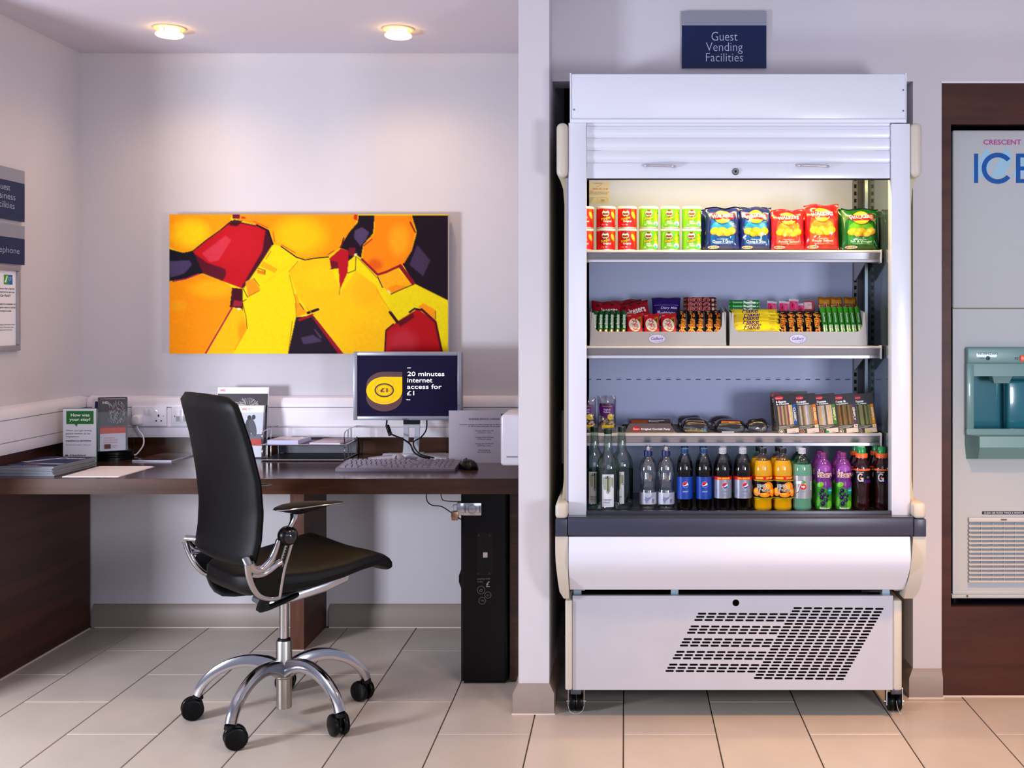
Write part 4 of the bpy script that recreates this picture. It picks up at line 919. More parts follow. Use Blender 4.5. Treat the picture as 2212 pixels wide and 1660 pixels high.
        b = MB(); bz = zb+.035; b.tube([Q(565, 1285), Q(560, 1250, -.01), L(tz(bz)-.012, sgn*.185, bz)], [(.01, .012)]*3, CHROME, 12); b.build('arm_link', t, False); b = MB()
        b.tube(smoothpath([Q(690, 1505), L(c3(690, 1500)[0]+.02, sgn*.15, .42), L(.0, sgn*.08, .425)], 4), [(.02, .009)]*9, BLACK, 12); b.build('under_link', t, False)
chair()
# ================================================================ VENDING CABINET
def cabinet():
    t = thing('chiller_cabinet', 'tall white open-front refrigerated vending cabinet with a raised roller shutter', 'cabinet', (X(1597, 3.9), 3.9, 0))
    EN = M('#dde0ec', .28, coat=.3, name='cabinet_enamel'); yb = 4.34
    PX0, PX1 = X(1231, 3.645), X(1958, 3.645)
    # header
    d = 3.645; b = MB(); b.box(PX0+.004, PX1-.004, d, 4.15, Z(256, d), Z(160, d), EN, .002); b.build('header_panel', t)
    b = MB(); b.box(PX0, PX0+.004, d-.002, 4.15, Z(265, d), Z(158, d), EN); b.box(PX1-.004, PX1, d-.002, 4.15, Z(265, d), Z(158, d), EN); b.build('header_end', t)
    b = MB(); b.prism([(d+.03, Z(256, d)), (d-.001, Z(256, d)), (d-.004, Z(259, d)), (d-.003, Z(265, d)), (d+.03, Z(265, d))], 'x', PX0+.004, PX1-.004, EN); b.build('header_lip', t)
    D = Decal(); 
    for u, v in ((1240, 237), (1951, 194.5), (1951, 239.5)): D.ell(u, v, 2.3, 2.3, M('#9a9aa6', .3, .8)); D.ell(u, v, .8, .8, '#333338')
    D.build(pxmap(d), 'rivet', t)
    # shutter guide posts
    d = 3.65; zp0, zp1 = Z(1116, d), Z(265.5, d)
    G0, G1 = X(1228, d), X(1966, d); I0, I1 = X(1266.5, d), X(1926, d)
    b = MB(); b.box(G0, I0, d, d+.05, zp0, zp1, EN, .0015); b.build('guide_post', t)
    b = MB(); b.box(I1, G1, d, d+.05, zp0-.003, zp1-.003, EN, .0015); b.build('guide_post', t)
    # slats
    ds = 3.668
    for y0, y1 in ((265.5, 272.5), (273, 298.5), (299, 325), (325.5, 352)):
        za, zb_ = Z(y1, ds), Z(y0, ds); n = 6; P = [(ds+.008, za), ]+[(ds-.004*math.sin(math.pi*k/n)**.6, za+(zb_-za)*k/n) for k in range(n+1)]+[(ds+.008, zb_)]
        b = MB(); b.prism(P, 'x', I0+.001, I1-.001, EN); b.build('shutter_slat', t)
    b = MB(); b.box(I0+.001, I1-.001, ds-.004, ds+.01, Z(386, ds), Z(352.6, ds), EN, .0015); b.box(I0+.001, I1-.001, ds-.003, ds+.012, Z(388.5, ds), Z(386.2, ds), BLACK); b.build('shutter_rail', t)
    for c in (1423, 1754):
        b = MB(); P = smoothpath([(X(c-32, ds), ds-.005, Z(357.5, ds)), (X(c-30, ds), ds-.018, Z(359.5, ds)), (X(c-20, ds), ds-.024, Z(360, ds)), (X(c+25, ds), ds-.024, Z(361, ds)), (X(c+33, ds), ds-.018, Z(361, ds)), (X(c+34, ds), ds-.005, Z(361, ds))], 4)
        b.tube(P, .0045, M('#c9c8d4', .25, .7), 10); b.build('handle', t)
    b = MB(); c = (X(1588.5, ds), ds-.004, Z(371.5, ds)); b.lathe([(0, 0), (.0115, 0), (.0115, -.004), (.009, -.007), (0, -.007)], M('#77737a', .3, .8), 24, c, 'y'); b.lathe([(0, -.0072), (.004, -.0075), (0, -.008)], BLACK, 12, c, 'y'); b.build('lock', t)
    # insulated body shell
    SH = M('#8f9098', .4, .3, name='shell_grey'); CR = CREAM
    L0, L1 = -.184, -.134; R0, R1 = .9, .945
    b = MB(); b.box(L0+.012, L1, 3.702, yb, .432, 1.95, SH); b.build('side_wall', t)
    b = MB(); b.box(R0, R1-.008, 3.702, yb, .432, 1.95, SH); b.build('side_wall', t)
    # moulded cream end profiles
    def endcap(x0, x1):
        prof = [(265, .0), (268, .03), (280, .036), (350, .036), (368, .03), (380, .012), (395, .004), (1080, .004), (1092, .02), (1100, .036), (1121, .038)]
        return prof
    dc = 3.64
    for side, xi in ((-1, G0), (1, G1)):
        b = MB(); zz = lambda y: Z(y, dc)
        # top pod
        b.box(xi+side*.001, xi+side*.0395, dc-.0, 4.2, zz(382), zz(264), CR, .018, 4); b.build('end_pod', t)
        b = MB(); b.prism([(xi+side*.0005, zz(372)), (xi+side*.036, zz(372)), (xi+side*.02, zz(405)), (xi+side*.016, zz(440)), (xi+side*.018, zz(1040)), (xi+side*.024, zz(1085)), (xi+side*.035, zz(1100)), (xi+side*.0005, zz(1100))], 'y', 3.70, 4.2, M('#c4bb96', .45)); b.build('end_trim', t)
        x0, x1 = (xi-.041, xi-.0005) if side < 0 else (xi+.0005, xi+.042)
        b = MB(); b.box(x0, x1, 3.605, 4.2, Z(1122, 3.605), Z(1088, 3.605), CR, .012, 3); b.build('bumper_cap', t)
        b = MB(); b.box(x0+.001, x1-.0015, 3.603, 4.2, Z(1160, 3.603), Z(1122.5, 3.603), SLATE, .002); b.build('bumper_side', t)
        xo = x0 if side < 0 else x1; xin = x1 if side < 0 else x0; zt_, zb_ = Z(1160.5, 3.605), Z(1297, 3.66)
        xb = xin-side*.001
        b = MB(); yy = lambda k: 3.605+.07*k**2.5
        rings = []
        for k in range(9):
            s = k/8; z = zt_+(zb_-zt_)*s; ins = .0+side*.014*max(0, (s-.3)/.7)**1.2; rnd = .02*max(0, (s-.9)/.1)
            rings.append([(xb-(side*.013*s if side > 0 else 0), yy(s)+.004, z), (xo-ins-side*rnd*.5, yy(s)+.004, z), (xo-ins-side*rnd*.5+side*.0, 4.2, z), (xb-(side*.013*s if side > 0 else 0), 4.2, z)])
        b.loft(rings, CR); b.build('bumper_end', t)
        # lower trim
        a0, a1 = (X(1221, 3.69), X(1236, 3.69)) if side < 0 else (X(1931, 3.69), X(1948.5, 3.69))
        b = MB(); b.box(a0, a1, 3.69, 4.2, Z(1492, 3.69), Z(1298, 3.69), CR, .005, 3); b.build('lower_trim', t)
        if side < 0:
            b = MB(); b.box(xi+.0-.009, xi-.0005, 3.66, 3.7, Z(1088, 3.66), Z(385, 3.66), M('#9d9ca8', .4), .001); b.build('grey_strip', t)
    # interior
    LIN = M('#bec8ea', .45, name='liner_enamel'); yB = 4.14
    IX0, IX1 = L1, .8955; zd = .692; zc = 1.93
    b = MB(); b.box(IX0, IX1+.004, yB, yB+.02, zd-.02, zc, LIN); b.build('back_panel', t)
    b = MB(); b.box(IX0, IX1+.004, 3.70, yb, zc, zc+.03, LIN); b.build('roof_panel', t)
    b = MB(); b.box(IX0-.001, IX0+.0, 3.7, yB, zd, zc, LIN); b.build('liner', t)
    GL = M('#6c7c82', .05, .7, name='smoked_mirror_glass')
    b = MB(); b.box(.8905, .8995, 3.701, yB-.03, zd+.005, zc, GL); b.build('side_glass', t)
    b = MB(); b.box(.885, .8905, 4.085, 4.093, zd+.01, zc, M('#b7c4cc', .2, .9)); b.build('glass_strip', t)
    for xa in (.85,):
        b = MB(); b.box(xa, xa+.017, yB-.012, yB-.0005, zd+.01, zc, M('#77787f', .4, .3)); b.box(xa+.017, xa+.036, yB-.02, yB-.0005, zd+.01, zc, M('#3c3c42', .4)); b.build('shelf_upright', t)
        b = MB(); z = zd+.03
        while z < zc: b.box(xa+.004, xa+.013, yB-.0128, yB-.0121, z, z+.014, BLACK); z += .027
        b.build('upright_slots', t)
    b = MB(); zq = Z(820, yB)
    px = 1267
    while px < 1845: b.box(X(px, yB), X(px+10, yB), yB-.0012, yB-.0002, zq-.0012, zq+.0012, BLACK); px += 21.5
    b.build('air_slots', t)
    D = Decal(); D.rect(IX0, 0, IX1, .0008, '#77788a'); D.build(lambda u, v, h: (u, yB-.0002-h, Z(690, yB)+v), 'panel_joint', t)
    # sticker
    k = lambda u, v, h: (X(1180+u/3.32, yB), yB-.0005-h, Z(120+v/3.32, yB)); D = Decal(); D.rect(270, 1062, 455, 905, '#cfc6b4'); D.text('LANGAR', 340, 921, 405, 912, '#77706a', .02); D.line([(360, 943), (378, 936), (398, 925)], 2.5, '#b06a5a')
    D.text('SERIAL NO. 23168', 332, 963, 442, 950, '#c06050', .01); D.text('IMPORTANT', 294, 976, 335, 969, '#c06050'); D.text('DISCONNECT FROM ELECTRICAL SUPPLY', 294, 986, 452, 978, '#8a8378'); D.text('BEFORE CLEANING CONDENSER', 294, 997, 440, 989, '#8a8378')
    for i in range(5): D.rect(298, 1022+8*i, 344-5*i, 1019+8*i, '#9a9388')
    D.ell(405, 1040, 16, 9, '#a89c7c'); D.ring(405, 1035, 38, 20, 2, '#b0a890'); D.build(k, 'rating_sticker', t)
    # shelves
    SHL = M('#d4d2d8', .35, name='shelf_white'); 
    FR = M('#a9a8ae', .22, .85, name='price_rail_aluminium')
    SX1 = X(1903, SF)
    for z in ZS:
        b = MB(); b.box(IX0+.003, SX1-.002, 3.8280, yB-.022, z-.014, z, SHL); b.build('shelf', t)
        b = MB(); b.prism([(3.8280, z+.001), (3.8120, z+.001), (3.8070, z-.002), (3.8065, z-.0065), (3.8100, z-.008), (3.8140, z-.03), (3.8105, z-.0315), (3.8100, z-.041), (3.8130, z-.042), (3.8280, z-.042)], 'x', IX0+.003, SX1-.003, FR)
        b.prism([(3.8280, z+.0015), (3.8110, z+.0015), (3.8060, z-.002), (3.8060, z-.0065), (3.8095, z-.0075), (3.8275, z+.0005)], 'x', IX0+.003, SX1-.003, SHL); b.build('price_rail', t)
        b = MB(); b.box(SX1-.0028, SX1+.0015, 3.8040, 3.8400, z-.043, z+.003, SHL, .001); b.build('rail_end', t)
        b = MB(); b.prism([(3.8500, z-.015), (yB-.021, z-.015), (yB-.021, z-.09), (yB-.04, z-.095), (3.9100, z-.03)], 'x', .852, .855, M('#8d8c94', .4, .3)); b.build('shelf_bracket', t)
    # deck and sill
    b = MB(); b.box(IX0, IX1, 3.665, yB, zd-.02, zd-.0005, M('#55565e', .3, .5)); b.build('deck', t)
    dk = M('#34353f', .3, .3)
    b = MB(); b.box(I0-.0, I1, 3.648, 3.664, Z(1118, 3.648), Z(1104.5, 3.648), dk, .002); b.build('sill', t)
    b = MB(); b.box(G0, G1, 3.604, 3.646, Z(1158, 3.604), Z(1119.5, 3.604), SLATE, .004); b.build('bumper', t)
    b = MB(); b.box(G0, G1, 3.6075, 3.6445, Z(1119, 3.604), Z(1117.7, 3.604), M('#5a5b66', .2, .5)); b.build('bumper_strip', t)
    # curved fascia
    P = []; za, zb_ = Z(1160.5, 3.606), Z(1276, 3.67)
    for kk in range(13):
        s = kk/12; P.append((3.606-.012*math.sin(math.pi*min(1, s*1.25))+.075*max(0, s-.35)**1.6/.65**1.6, za+(zb_-za)*s))
    P += [(3.72, zb_), (3.72, za)]
    b = MB(); b.prism(P, 'x', G0+.003, G1-.012, EN); b.build('curved_fascia', t)
    b = MB(); b.box(G0+.01, G1-.03, 3.73, yb, .43, zd-.021, BLACK); b.build('tank', t)
    # machine compartment
    d = 3.7; zl0, zl1 = Z(1491, d), Z(1288, d); a0, a1 = X(1237, d), X(1929, d)
    for c in (1247, 1458, 1917):
        b = MB(); b.box(X(c-8, d), X(c+8, d), d+.02, d+.05, zl1-.02, zl1+.03, M('#a9c4d4', .3, .5)); b.build('bracket', t)
    b = MB(); b.box(a0, a1, yb-.02, yb, zl0, zl1, BLACK); b.box(a0, a1, 3.82, 3.83, zl0+.02, zl1-.02, BLACK); b.box(a0, a1, d+.01, yb, zl0, zl0+.004, BLACK); b.build('compressor_housing', t)
    # lower panel with punched slots
    cu = bpy.data.curves.new('p', 'CURVE'); cu.dimensions = '2D'; cu.fill_mode = 'BOTH'; cu.extrude = .0008; cu.resolution_u = 1
    def spl(P):
        s = cu.splines.new('POLY'); s.points.add(len(P)-1); s.use_cyclic_u = True
        for q, p in zip(s.points, P): q.co = (p[0], p[1], 0, 1)
    spl([(a0, zl0), (a1, zl0), (a1, zl1), (a0, zl1)])
    sc = 2.514
    def slot(u, v):
        xa, xb = X(1180+u/sc, d), X(1180+(u+46)/sc, d); z = Z(1060+v/sc, d); r = .0034; P = []
        for q in range(7): a = math.pi/2+math.pi*q/6; P.append((xa+r+r*math.cos(a), z+r*math.sin(a)))
        for q in range(7): a = -math.pi/2+math.pi*q/6; P.append((xb-r+r*math.cos(a), z+r*math.sin(a)))
        spl(P)
    for i in range(23):
        xx = 1342-9.77*i; y = 639+17.3*i
        for j in range(9): slot(xx+55.5*j, y+.6*j)
        if 2 <= i <= 20 and (i-2) % 4 != 3:
            for j in range(9): slot(xx-55.5*(9-j), y-4+.4*j)
    cc = [(X(1589.5, d)+.0115*math.cos(a), Z(1303, d)+.0115*math.sin(a)) for a in [2*math.pi*q/24 for q in range(24)]]; spl(cc)
    o = bpy.data.objects.new('p', cu); me = bpy.data.meshes.new_from_object(o); bpy.data.objects.remove(o)
    L = t.location; co = np.empty(len(me.vertices)*3); me.vertices.foreach_get('co', co); co = co.reshape(-1, 3)
    co = np.stack([co[:, 0]-L.x, d-co[:, 2]-L.y, co[:, 1]-L.z], -1); me.vertices.foreach_set('co', co.reshape(-1)); me.materials.clear(); me.materials.append(M('#bfc0c9', .4, .15, var=.05, vs=5, name='painted_steel')); me.update()
    o = bpy.data.objects.new('slotted_panel', me); COL.objects.link(o); o.parent = t
    b = MB(); b.box(a0, a1, d-.001, d+.012, zl1, zl1+.0015, M('#8e8f99', .4)); b.build('panel_edge', t)
    # castors
    for px, fl in ((1245, 0), (1931, 1)):
        dd = 3.79; x = X(px, dd); s = .031
        b = MB(); b.box(x-.02, x+.02, dd-.02, dd+.04, .082, zl0, BLACK); b.box(x-.018, x+.018, dd-.036, dd-.02, .066, .084, M('#55565e', .3, .6), .003); b.build('castor_mount', t)
        b = MB()
        for q in (-1, 1): b.box(x+q*.027-.0012, x+q*.027+.0012, dd-.012, dd+.012, .022, .082, CHROME)
        b.box(x-.028, x+.028, dd-.014, dd+.012, .08, .083, CHROME); b.tube([(x-.033, dd, .032), (x+.033, dd, .032)], .004, CHROME, 8); b.build('castor_fork', t)
        for q in (-1, 1):
            b = MB(); b.lathe([(0, -.011), (.022, -.011), (.029, -.009), (.031, -.004), (.031, .004), (.029, .009), (.022, .011), (0, .011)], BLK, 28, (x+q*.0125, dd, .0315), 'x'); b.build('castor_wheel', t)
        b = MB(); b.tube(smoothpath([(x-.03, dd-.01, .03), (x-.02, dd-.036, .01), (x+.0, dd-.042, .003), (x+.022, dd-.036, .012), (x+.03, dd-.012, .035)] if not fl else [(x+.0, dd-.034, .045), (x+.004, dd-.037, .02), (x+.012, dd-.05, .003)]), .0008, M('#c9c2b8', .5)); b.build('thread', t)
    for px in (1245, 1931):
        dd = 4.2; x = X(px, 3.79); b = MB(); b.lathe([(0, -.02), (.029, -.02), (.031, -.01), (.031, .01), (.029, .02), (0, .02)], BLK, 20, (x, dd, .0315), 'x'); b.box(x-.02, x+.02, dd-.02, dd+.02, .05, zl0, BLACK); b.build('castor_wheel', t)
    # lamp behind the shutter
    LM = M('#ffe6a0', .5, emit=4, name='warm_tube'); b = MB(); b.tube([(-.08, 3.74, 1.895), (.84, 3.74, 1.895)], .008, LM, 12); b.build('lamp_tube', t)
    l = bpy.data.lights.new('cabinet_lamp', 'AREA'); l.shape = 'RECTANGLE'; l.size = .9; l.size_y = .03; l.energy = 5.5; l.color = (1, .74, .3)
    o = bpy.data.objects.new('cabinet_lamp', l); COL.objects.link(o); o.parent = t; o.location = (.38-L.x, 3.72-L.y, 1.875-L.z); o.rotation_euler = (math.radians(22), 0, 0)
SF = 3.815; ZS = (Z(541.5, SF), Z(748.5, SF), Z(937.5, SF)); ZD = .6925
cabinet()
# ================================================================ ICE MACHINE
def ice_machine():
    d = 3.965; t = thing('ice_machine', 'pale built-in ice dispenser with a teal outlet and an air grille', 'ice machine', (1.5, 4.1, Z(1292, d)))
    BD = M('#bfc4c6', .6, spec=.25, name='ice_body'); x0 = X(2058, d); x1 = 1.94; sc = 2.37
    Zc = lambda v: Z(160+v/sc, d); s1 = 667
    b = MB(); b.box(x0, x1, d, 4.4, Z(s1-.8, d), Z(281, d), BD, .006, 3); b.build('upper_panel', t)
    # lower panel with an opening for the outlet
    ox0, oz0, oz1 = X(2098, d), Z(938, d), Z(786, d); ox1 = X(2098, d)+.3
    za, zb_ = Z(1284, d), Z(s1+.8, d)
    b = MB(); Fq = [(x0, za), (x1, za), (x1, zb_), (x0, zb_)]; Gq = [(ox0, oz0), (ox1, oz0), (ox1, oz1), (ox0, oz1)]; b.add([(p[0], d, p[1]) for p in Fq+Gq]+[(p[0], 4.39, p[1]) for p in Fq+Gq], [(0, 1, 5, 4), (1, 2, 6, 5), (2, 3, 7, 6), (3, 0, 4, 7), (8, 9, 13, 12), (9, 10, 14, 13), (10, 11, 15, 14), (11, 8, 12, 15), (0, 1, 9, 8), (1, 2, 10, 9), (2, 3, 11, 10), (3, 0, 8, 11), (4, 5, 13, 12), (5, 6, 14, 13), (6, 7, 15, 14), (7, 4, 12, 15)], BD); b.build('lower_panel', t)
    b = MB(); b.box(x0-.003, x1, d-.002, 4.38, Z(1293, d), Z(1285, d), BD, .001); b.lathe([(0, 0), (.004, 0), (.003, -.003), (0, -.004)], M('#5a4a3a', .5), 10, (X(2089, d), d-.002, Z(1288, d)), 'y'); b.build('plinth', t)
    b = MB(); b.box(x0, x1, d+.006, 4.3, Z(s1+.8, d), Z(s1-.8, d), M('#8a6a48', .6)); b.build('panel_joint', t)
    for xx in (X(2068, d), X(2230, d)):
        b = MB(); b.lathe([(.012, 0), (.012, .03)], BLACK, 12, (xx, d+.04, Z(1308, d))); b.build('foot', t)
    # teal outlet
    TE = M('#6b9493', .35, coat=.3, name='teal_plastic'); TI = M('#2f7f8c', .15, coat=.6, name='teal_tray')
    ex0, ex1 = X(2084, d), X(2084, d)+.35; f = d-.022
    b = MB(); b.box(ex0, ex1, f, d-.0002, Z(786, d), Z(750, d), TE, .008, 3); b.build('outlet_header', t)
    b = MB(); b.box(ex0, ox0+.004, f, d-.0002, Z(930, d), Z(784, d), TE, .004, 2); b.build('outlet_side', t); b = MB(); b.box(ox1-.004, ex1, f, d-.0002, Z(930, d), Z(784, d), TE, .004); b.build('outlet_side', t)
    b = MB(); 
    zt_, zm, zl_ = Z(938, d), Z(950, d), Z(992, d)
    b.loft([[(ex0, d, zt_+.02), (ex0, f, zt_+.02), (ex1, f, zt_+.02), (ex1, d, zt_+.02)], [(ex0, d, zt_-.0), (ex0, f-.004, zt_-.0), (ex1, f-.004, zt_), (ex1, d, zt_)], [(ex0, d, zm), (ex0+.03, f-.05, zt_-.002), (ex1-.03, f-.05, zt_-.002), (ex1, d, zm)],
             [(ex0, d, zm-.02), (ex0+.03, f-.052, zm-.02), (ex1-.03, f-.052, zm-.02), (ex1, d, zm-.02)], [(ex0+.005, d, zl_), (ex0+.035, f-.02, zl_+.006), (ex1-.035, f-.02, zl_+.006), (ex1-.005, d, zl_)]], TE)
    b.build('drip_basin', t)
    dq = d+.13
    b = MB(); b.box(ox0, ox1, dq, dq+.005, oz0, oz1, TI); b.box(ox0-.004, ox0, d-.001, dq, oz0, oz1, TI); b.box(ox1, ox1+.004, d-.001, dq, oz0, oz1, TI)
    b.box(ox0, ox1, d-.001, dq, oz0-.004, oz0, TI); b.box(ox0, ox1, d-.001, dq, oz1, oz1+.004, TE); b.build('outlet_recess', t)
    b = MB(); b.box(ox0, ox1, d+.0, d+.01, Z(813, d), oz1, TE); b.build('splash_guard', t)
    b = MB(); xx = X(2160, d); b.loft([[(xx-.024, d+.012, Z(812, d)), (xx+.05, d+.012, Z(812, d)), (xx+.05, d+.06, Z(812, d)), (xx-.024, d+.06, Z(812, d))], [(xx-.014, d+.02, Z(829, d)), (xx+.04, d+.02, Z(829, d)), (xx+.04, d+.05, Z(829, d)), (xx-.014, d+.05, Z(829, d))]], TE); b.build('ice_chute', t)
    b = MB(); b.box(X(2190, d), X(2190, d)+.1, d+.07, d+.12, oz0, Z(824, d), TI, .012, 4); b.build('water_column', t)
    g = lambda u, v, h: (X(2020+u/sc, d), f-.0002-h, Z(700+v/sc, d)); D = Decal()
    D.text('HOSHIZAKI', 212, 158, 308, 146, '#2f4a48', .01); D.text('POWER', 218, 180, 242, 172, '#3a5a58'); D.ell(260, 175, 11, 11, '#0c1a16'); D.ell(258, 173, 3, 3, '#3a8a5a'); D.text('ICE', 397, 181, 415, 170, '#1c2a2a', .02)
    D.build(g, 'outlet_print', t)
    b = MB(); b.box(X(2198, d), X(2198, d)+.035, f-.008, f-.0002, Z(780, d), Z(768, d), M('#ff4a14', .3, emit=.4, name='orange_button'), .0035, 3); b.build('ice_button', t)
    # badge on upper panel
    g = lambda u, v, h: (X(2020+u/sc, d), d-.0002-h, Z(160+v/sc, d)); D = Decal(); LB = '#9fcbe2'
    D.poly([(180, 527), (215, 450), (262, 375), (285, 410), (292, 440), (280, 480), (255, 527)], LB); D.poly([(285, 527), (310, 460), (368, 375), (395, 420), (380, 470), (345, 527)], LB); D.poly([(395, 527), (420, 460), (468, 375), (510, 440), (540, 527)], LB)
    BL = '#1358a8'; D.rect(199, 558, 220, 408, BL)
    D.ring(320, 483, 82, 80, 24, BL, 40, 38, 322)
    D.rect(414, 558, 436, 408, BL); D.rect(414, 428, 500, 408, BL); D.rect(414, 494, 490, 474, BL); D.rect(414, 558, 500, 538, BL)
    D.text('CRESCENT', 247, 362, 441, 336, '#b9489a', .015); D.build(g, 'badge', t)
    # label and grille
    g = lambda u, v, h: (X(2020+u/sc, d), d-.0002-h, Z(700+v/sc, d)); D = Decal(); D.rect(240, 976, 500, 960, '#23262e'); D.text('CLEAN AIR FILTER TWICE A MONTH', 250, 973, 447, 964, '#d6d8dc', .02)
    D.poly([(165, 695), (190, 700), (245, 960), (240, 975), (215, 975)], M('#bcc5c9', .35)) if False else None
    D.build(g, 'filter_label', t)
    gx0, gz0, gz1 = X(2020+168/sc, d), Z(700+1322/sc, d), Z(700+990/sc, d); gx1 = gx0+.45; GR = M('#cfcdc9', .45)
    b = MB(); b.box(gx0+.002, gx1-.002, d-.003, d-.0002, gz0, gz1, M('#8e98a2', .6)); b.build('filter_back', t)
    b = MB(); b.box(gx0, gx1, d-.013, d-.0031, Z(700+1012/sc, d), gz1, GR, .002); b.build('grille_frame', t)
    n = 14; zz0 = Z(700+1016/sc, d); st = (zz0-gz0-.002)/n
    for i in range(n):
        z = zz0-st*(i+1); b = MB(); b.prism([(d-.014, z), (d-.014, z+.003), (d-.0032, z+.0065), (d-.0032, z+.0035)], 'x', gx0, gx1, GR); b.build('grille_slat', t)
    for i in range(9):
        x = gx0+.004+i*(58/sc)*d/F; b = MB(); b.box(x, x+.0015, d-.009, d-.0031, gz0, zz0, GR); b.build('grille_rib', t)
    b = MB(); b.box(X(2020+330/sc, d), X(2020+360/sc, d), d-.0145, d-.0132, Z(700+1003/sc, d), Z(700+996/sc, d), M('#6a5a48', .7)); b.build('grille_latch', t)
ice_machine()
# ================================================================ PRODUCTS
def tc(D, s, cu, cv, w, h, col, bold=0, shear=0, rot=0, arc=0): return D.text(s, cu-w/2, cv-h/2, cu+w/2, cv+h/2, col, bold, shear, rot, arc)
Decal.tc = tc
def frange(a, b, n): return [a+(b-a)*i/n for i in range(1, n)]
def cyl(rf, off=0):
    return lambda u, v, h: ((rf(v)+h)*math.sin(u/rf(v)+off), -(rf(v)+h)*math.cos(u/rf(v)+off), v)
# ---------------------------------------------------------------- crisp tubs
def tub(kind, label, loc, group):
    R, Hh = .0335, .0765
    t = thing('crisp_tub', label, 'tub', loc, group=group)
    red = kind == 'red'; base = '#d8101a' if red else '#6fc21a'
    b = MB(); b.lathe([(R-.001, .001), (R, .002), (R, .0045)], M('#dcdce2', .3, .6), 36, cap=True); b.build('rim', t, False)
    b = MB(); b.lathe([(R-.0002, .0045), (R-.0002, .0685)], M(base, .28, coat=.4), 36, cap=False); b.build('wrapper', t, False)
    b = MB(); b.lathe([(R+.0002, .0685), (R+.0008, .0695), (R+.0008, .075), (R-.001, .0765), (0, .0765)], M('#f4efe4', .35), 36); b.build('lid', t, False)
    D = Decal(.3)
    f = lambda x, y: (x*.0105/50-.0045 if False else (x-315)*.000229, .0685-(y-95)*.000219)   # crop px of the can face 175..460 x 95..390
    def P(*a): return [f(x, y) for x, y in a]
    if red:
        D.poly(P((370, 95), (455, 95), (470, 390), (440, 300), (420, 200)), '#e2501c'); D.ell(*f(425, 200), .0075, .014, '#f5a018', .5); D.ell(*f(420, 190), .005, .010, '#fbc040', .5)
        D.poly(P((180, 180), (218, 150), (218, 260), (182, 275)), '#c41a1e')
    else:
        D.poly(P((190, 130), (240, 110), (200, 330), (185, 380)), '#8cd628')
        D.ell(*f(425, 165), .006, .006, '#f2d21c'); D.ell(*f(422, 215), .008, .006, '#f0c81c', .5); D.ell(*f(425, 275), .0085, .0065, '#f4c61a', .4); D.poly(P((440, 145), (480, 160), (478, 172), (445, 168)), '#1d7a1c')
        D.ell(*f(425, 330), .012, .009, '#e4f0ee'); D.ell(*f(415, 345), .006, .005, '#4cc0c0')
    # moustached face badge, lettering
    D.ell(*f(300, 170), .0135, .0125, '#5a3018' if not red else '#401008'); D.ell(*f(300, 170), .0122, .0112, '#f6f0e0'); D.ell(*f(278, 182), .0062, .0042, '#8a4a1c', -.2); D.ell(*f(318, 182), .0062, .0042, '#8a4a1c', .2)
    D.ell(*f(300, 130), .006, .003, '#8a4a1c'); D.poly(P((285, 210), (315, 210), (308, 225), (292, 225)), '#d0301c')
    D.tc('Pringles', *f(302, 255), .0325, .0135, '#2a1a08', .045, 0, .28); D.tc('Pringles', *f(302, 255), .031, .012, '#f6d822', .015, 0, .28)
    if red: D.tc('Original', *f(325, 300), .0275, .0085, '#f8f0ec', .03); D.tc('℮40g', *f(258, 352), .011, .0035, '#f0d8d0'); D.rect(*f(303, 362), *f(328, 341), '#f0d8d0'); D.rect(*f(310, 356), *f(321, 347), '#c01018')
    else: D.tc('SOUR\nCREAM', *f(305, 312), .018, .0115, '#f4f8e8', .03); D.tc('& ONION', *f(330, 338), .018, .004, '#e8f4d0'); D.rect(*f(235, 362), *f(262, 345), '#e4f2cc')
    D.build(cyl(lambda v: R), 'printing', t, False, cuts=[(0, frange(-.045, .045, 12))])
    return t
def tubs():
    d = SF+.042; xs = (1262, 1309, 1355, 1401, 1447.5, 1494); nm = ('leftmost', 'second', 'third', 'fourth', 'fifth', 'sixth')
    proto = {}
    for lv, z in ((0, ZS[0]+.0005), (1, ZS[0]+.0775)):
        for i, px in enumerate(xs):
            k = 'red' if i < 3 else 'green'; x = X(px, d)
            lab = '%s crisp tub with white lid, %s of the %s row' % (k, nm[i]+' from the left' if i else nm[i], 'upper' if lv else 'lower')
            rz = (.0, .05, -.1, .08, -.05, .02)[i]+(.04 if lv else 0)
            if k not in proto: proto[k] = tub(k, lab, (x, d, z), 'crisp tubs on the top shelf'); proto[k].rotation_euler = (0, 0, rz)
            else: dup(proto[k], (x, d, z), lab, rz=rz)
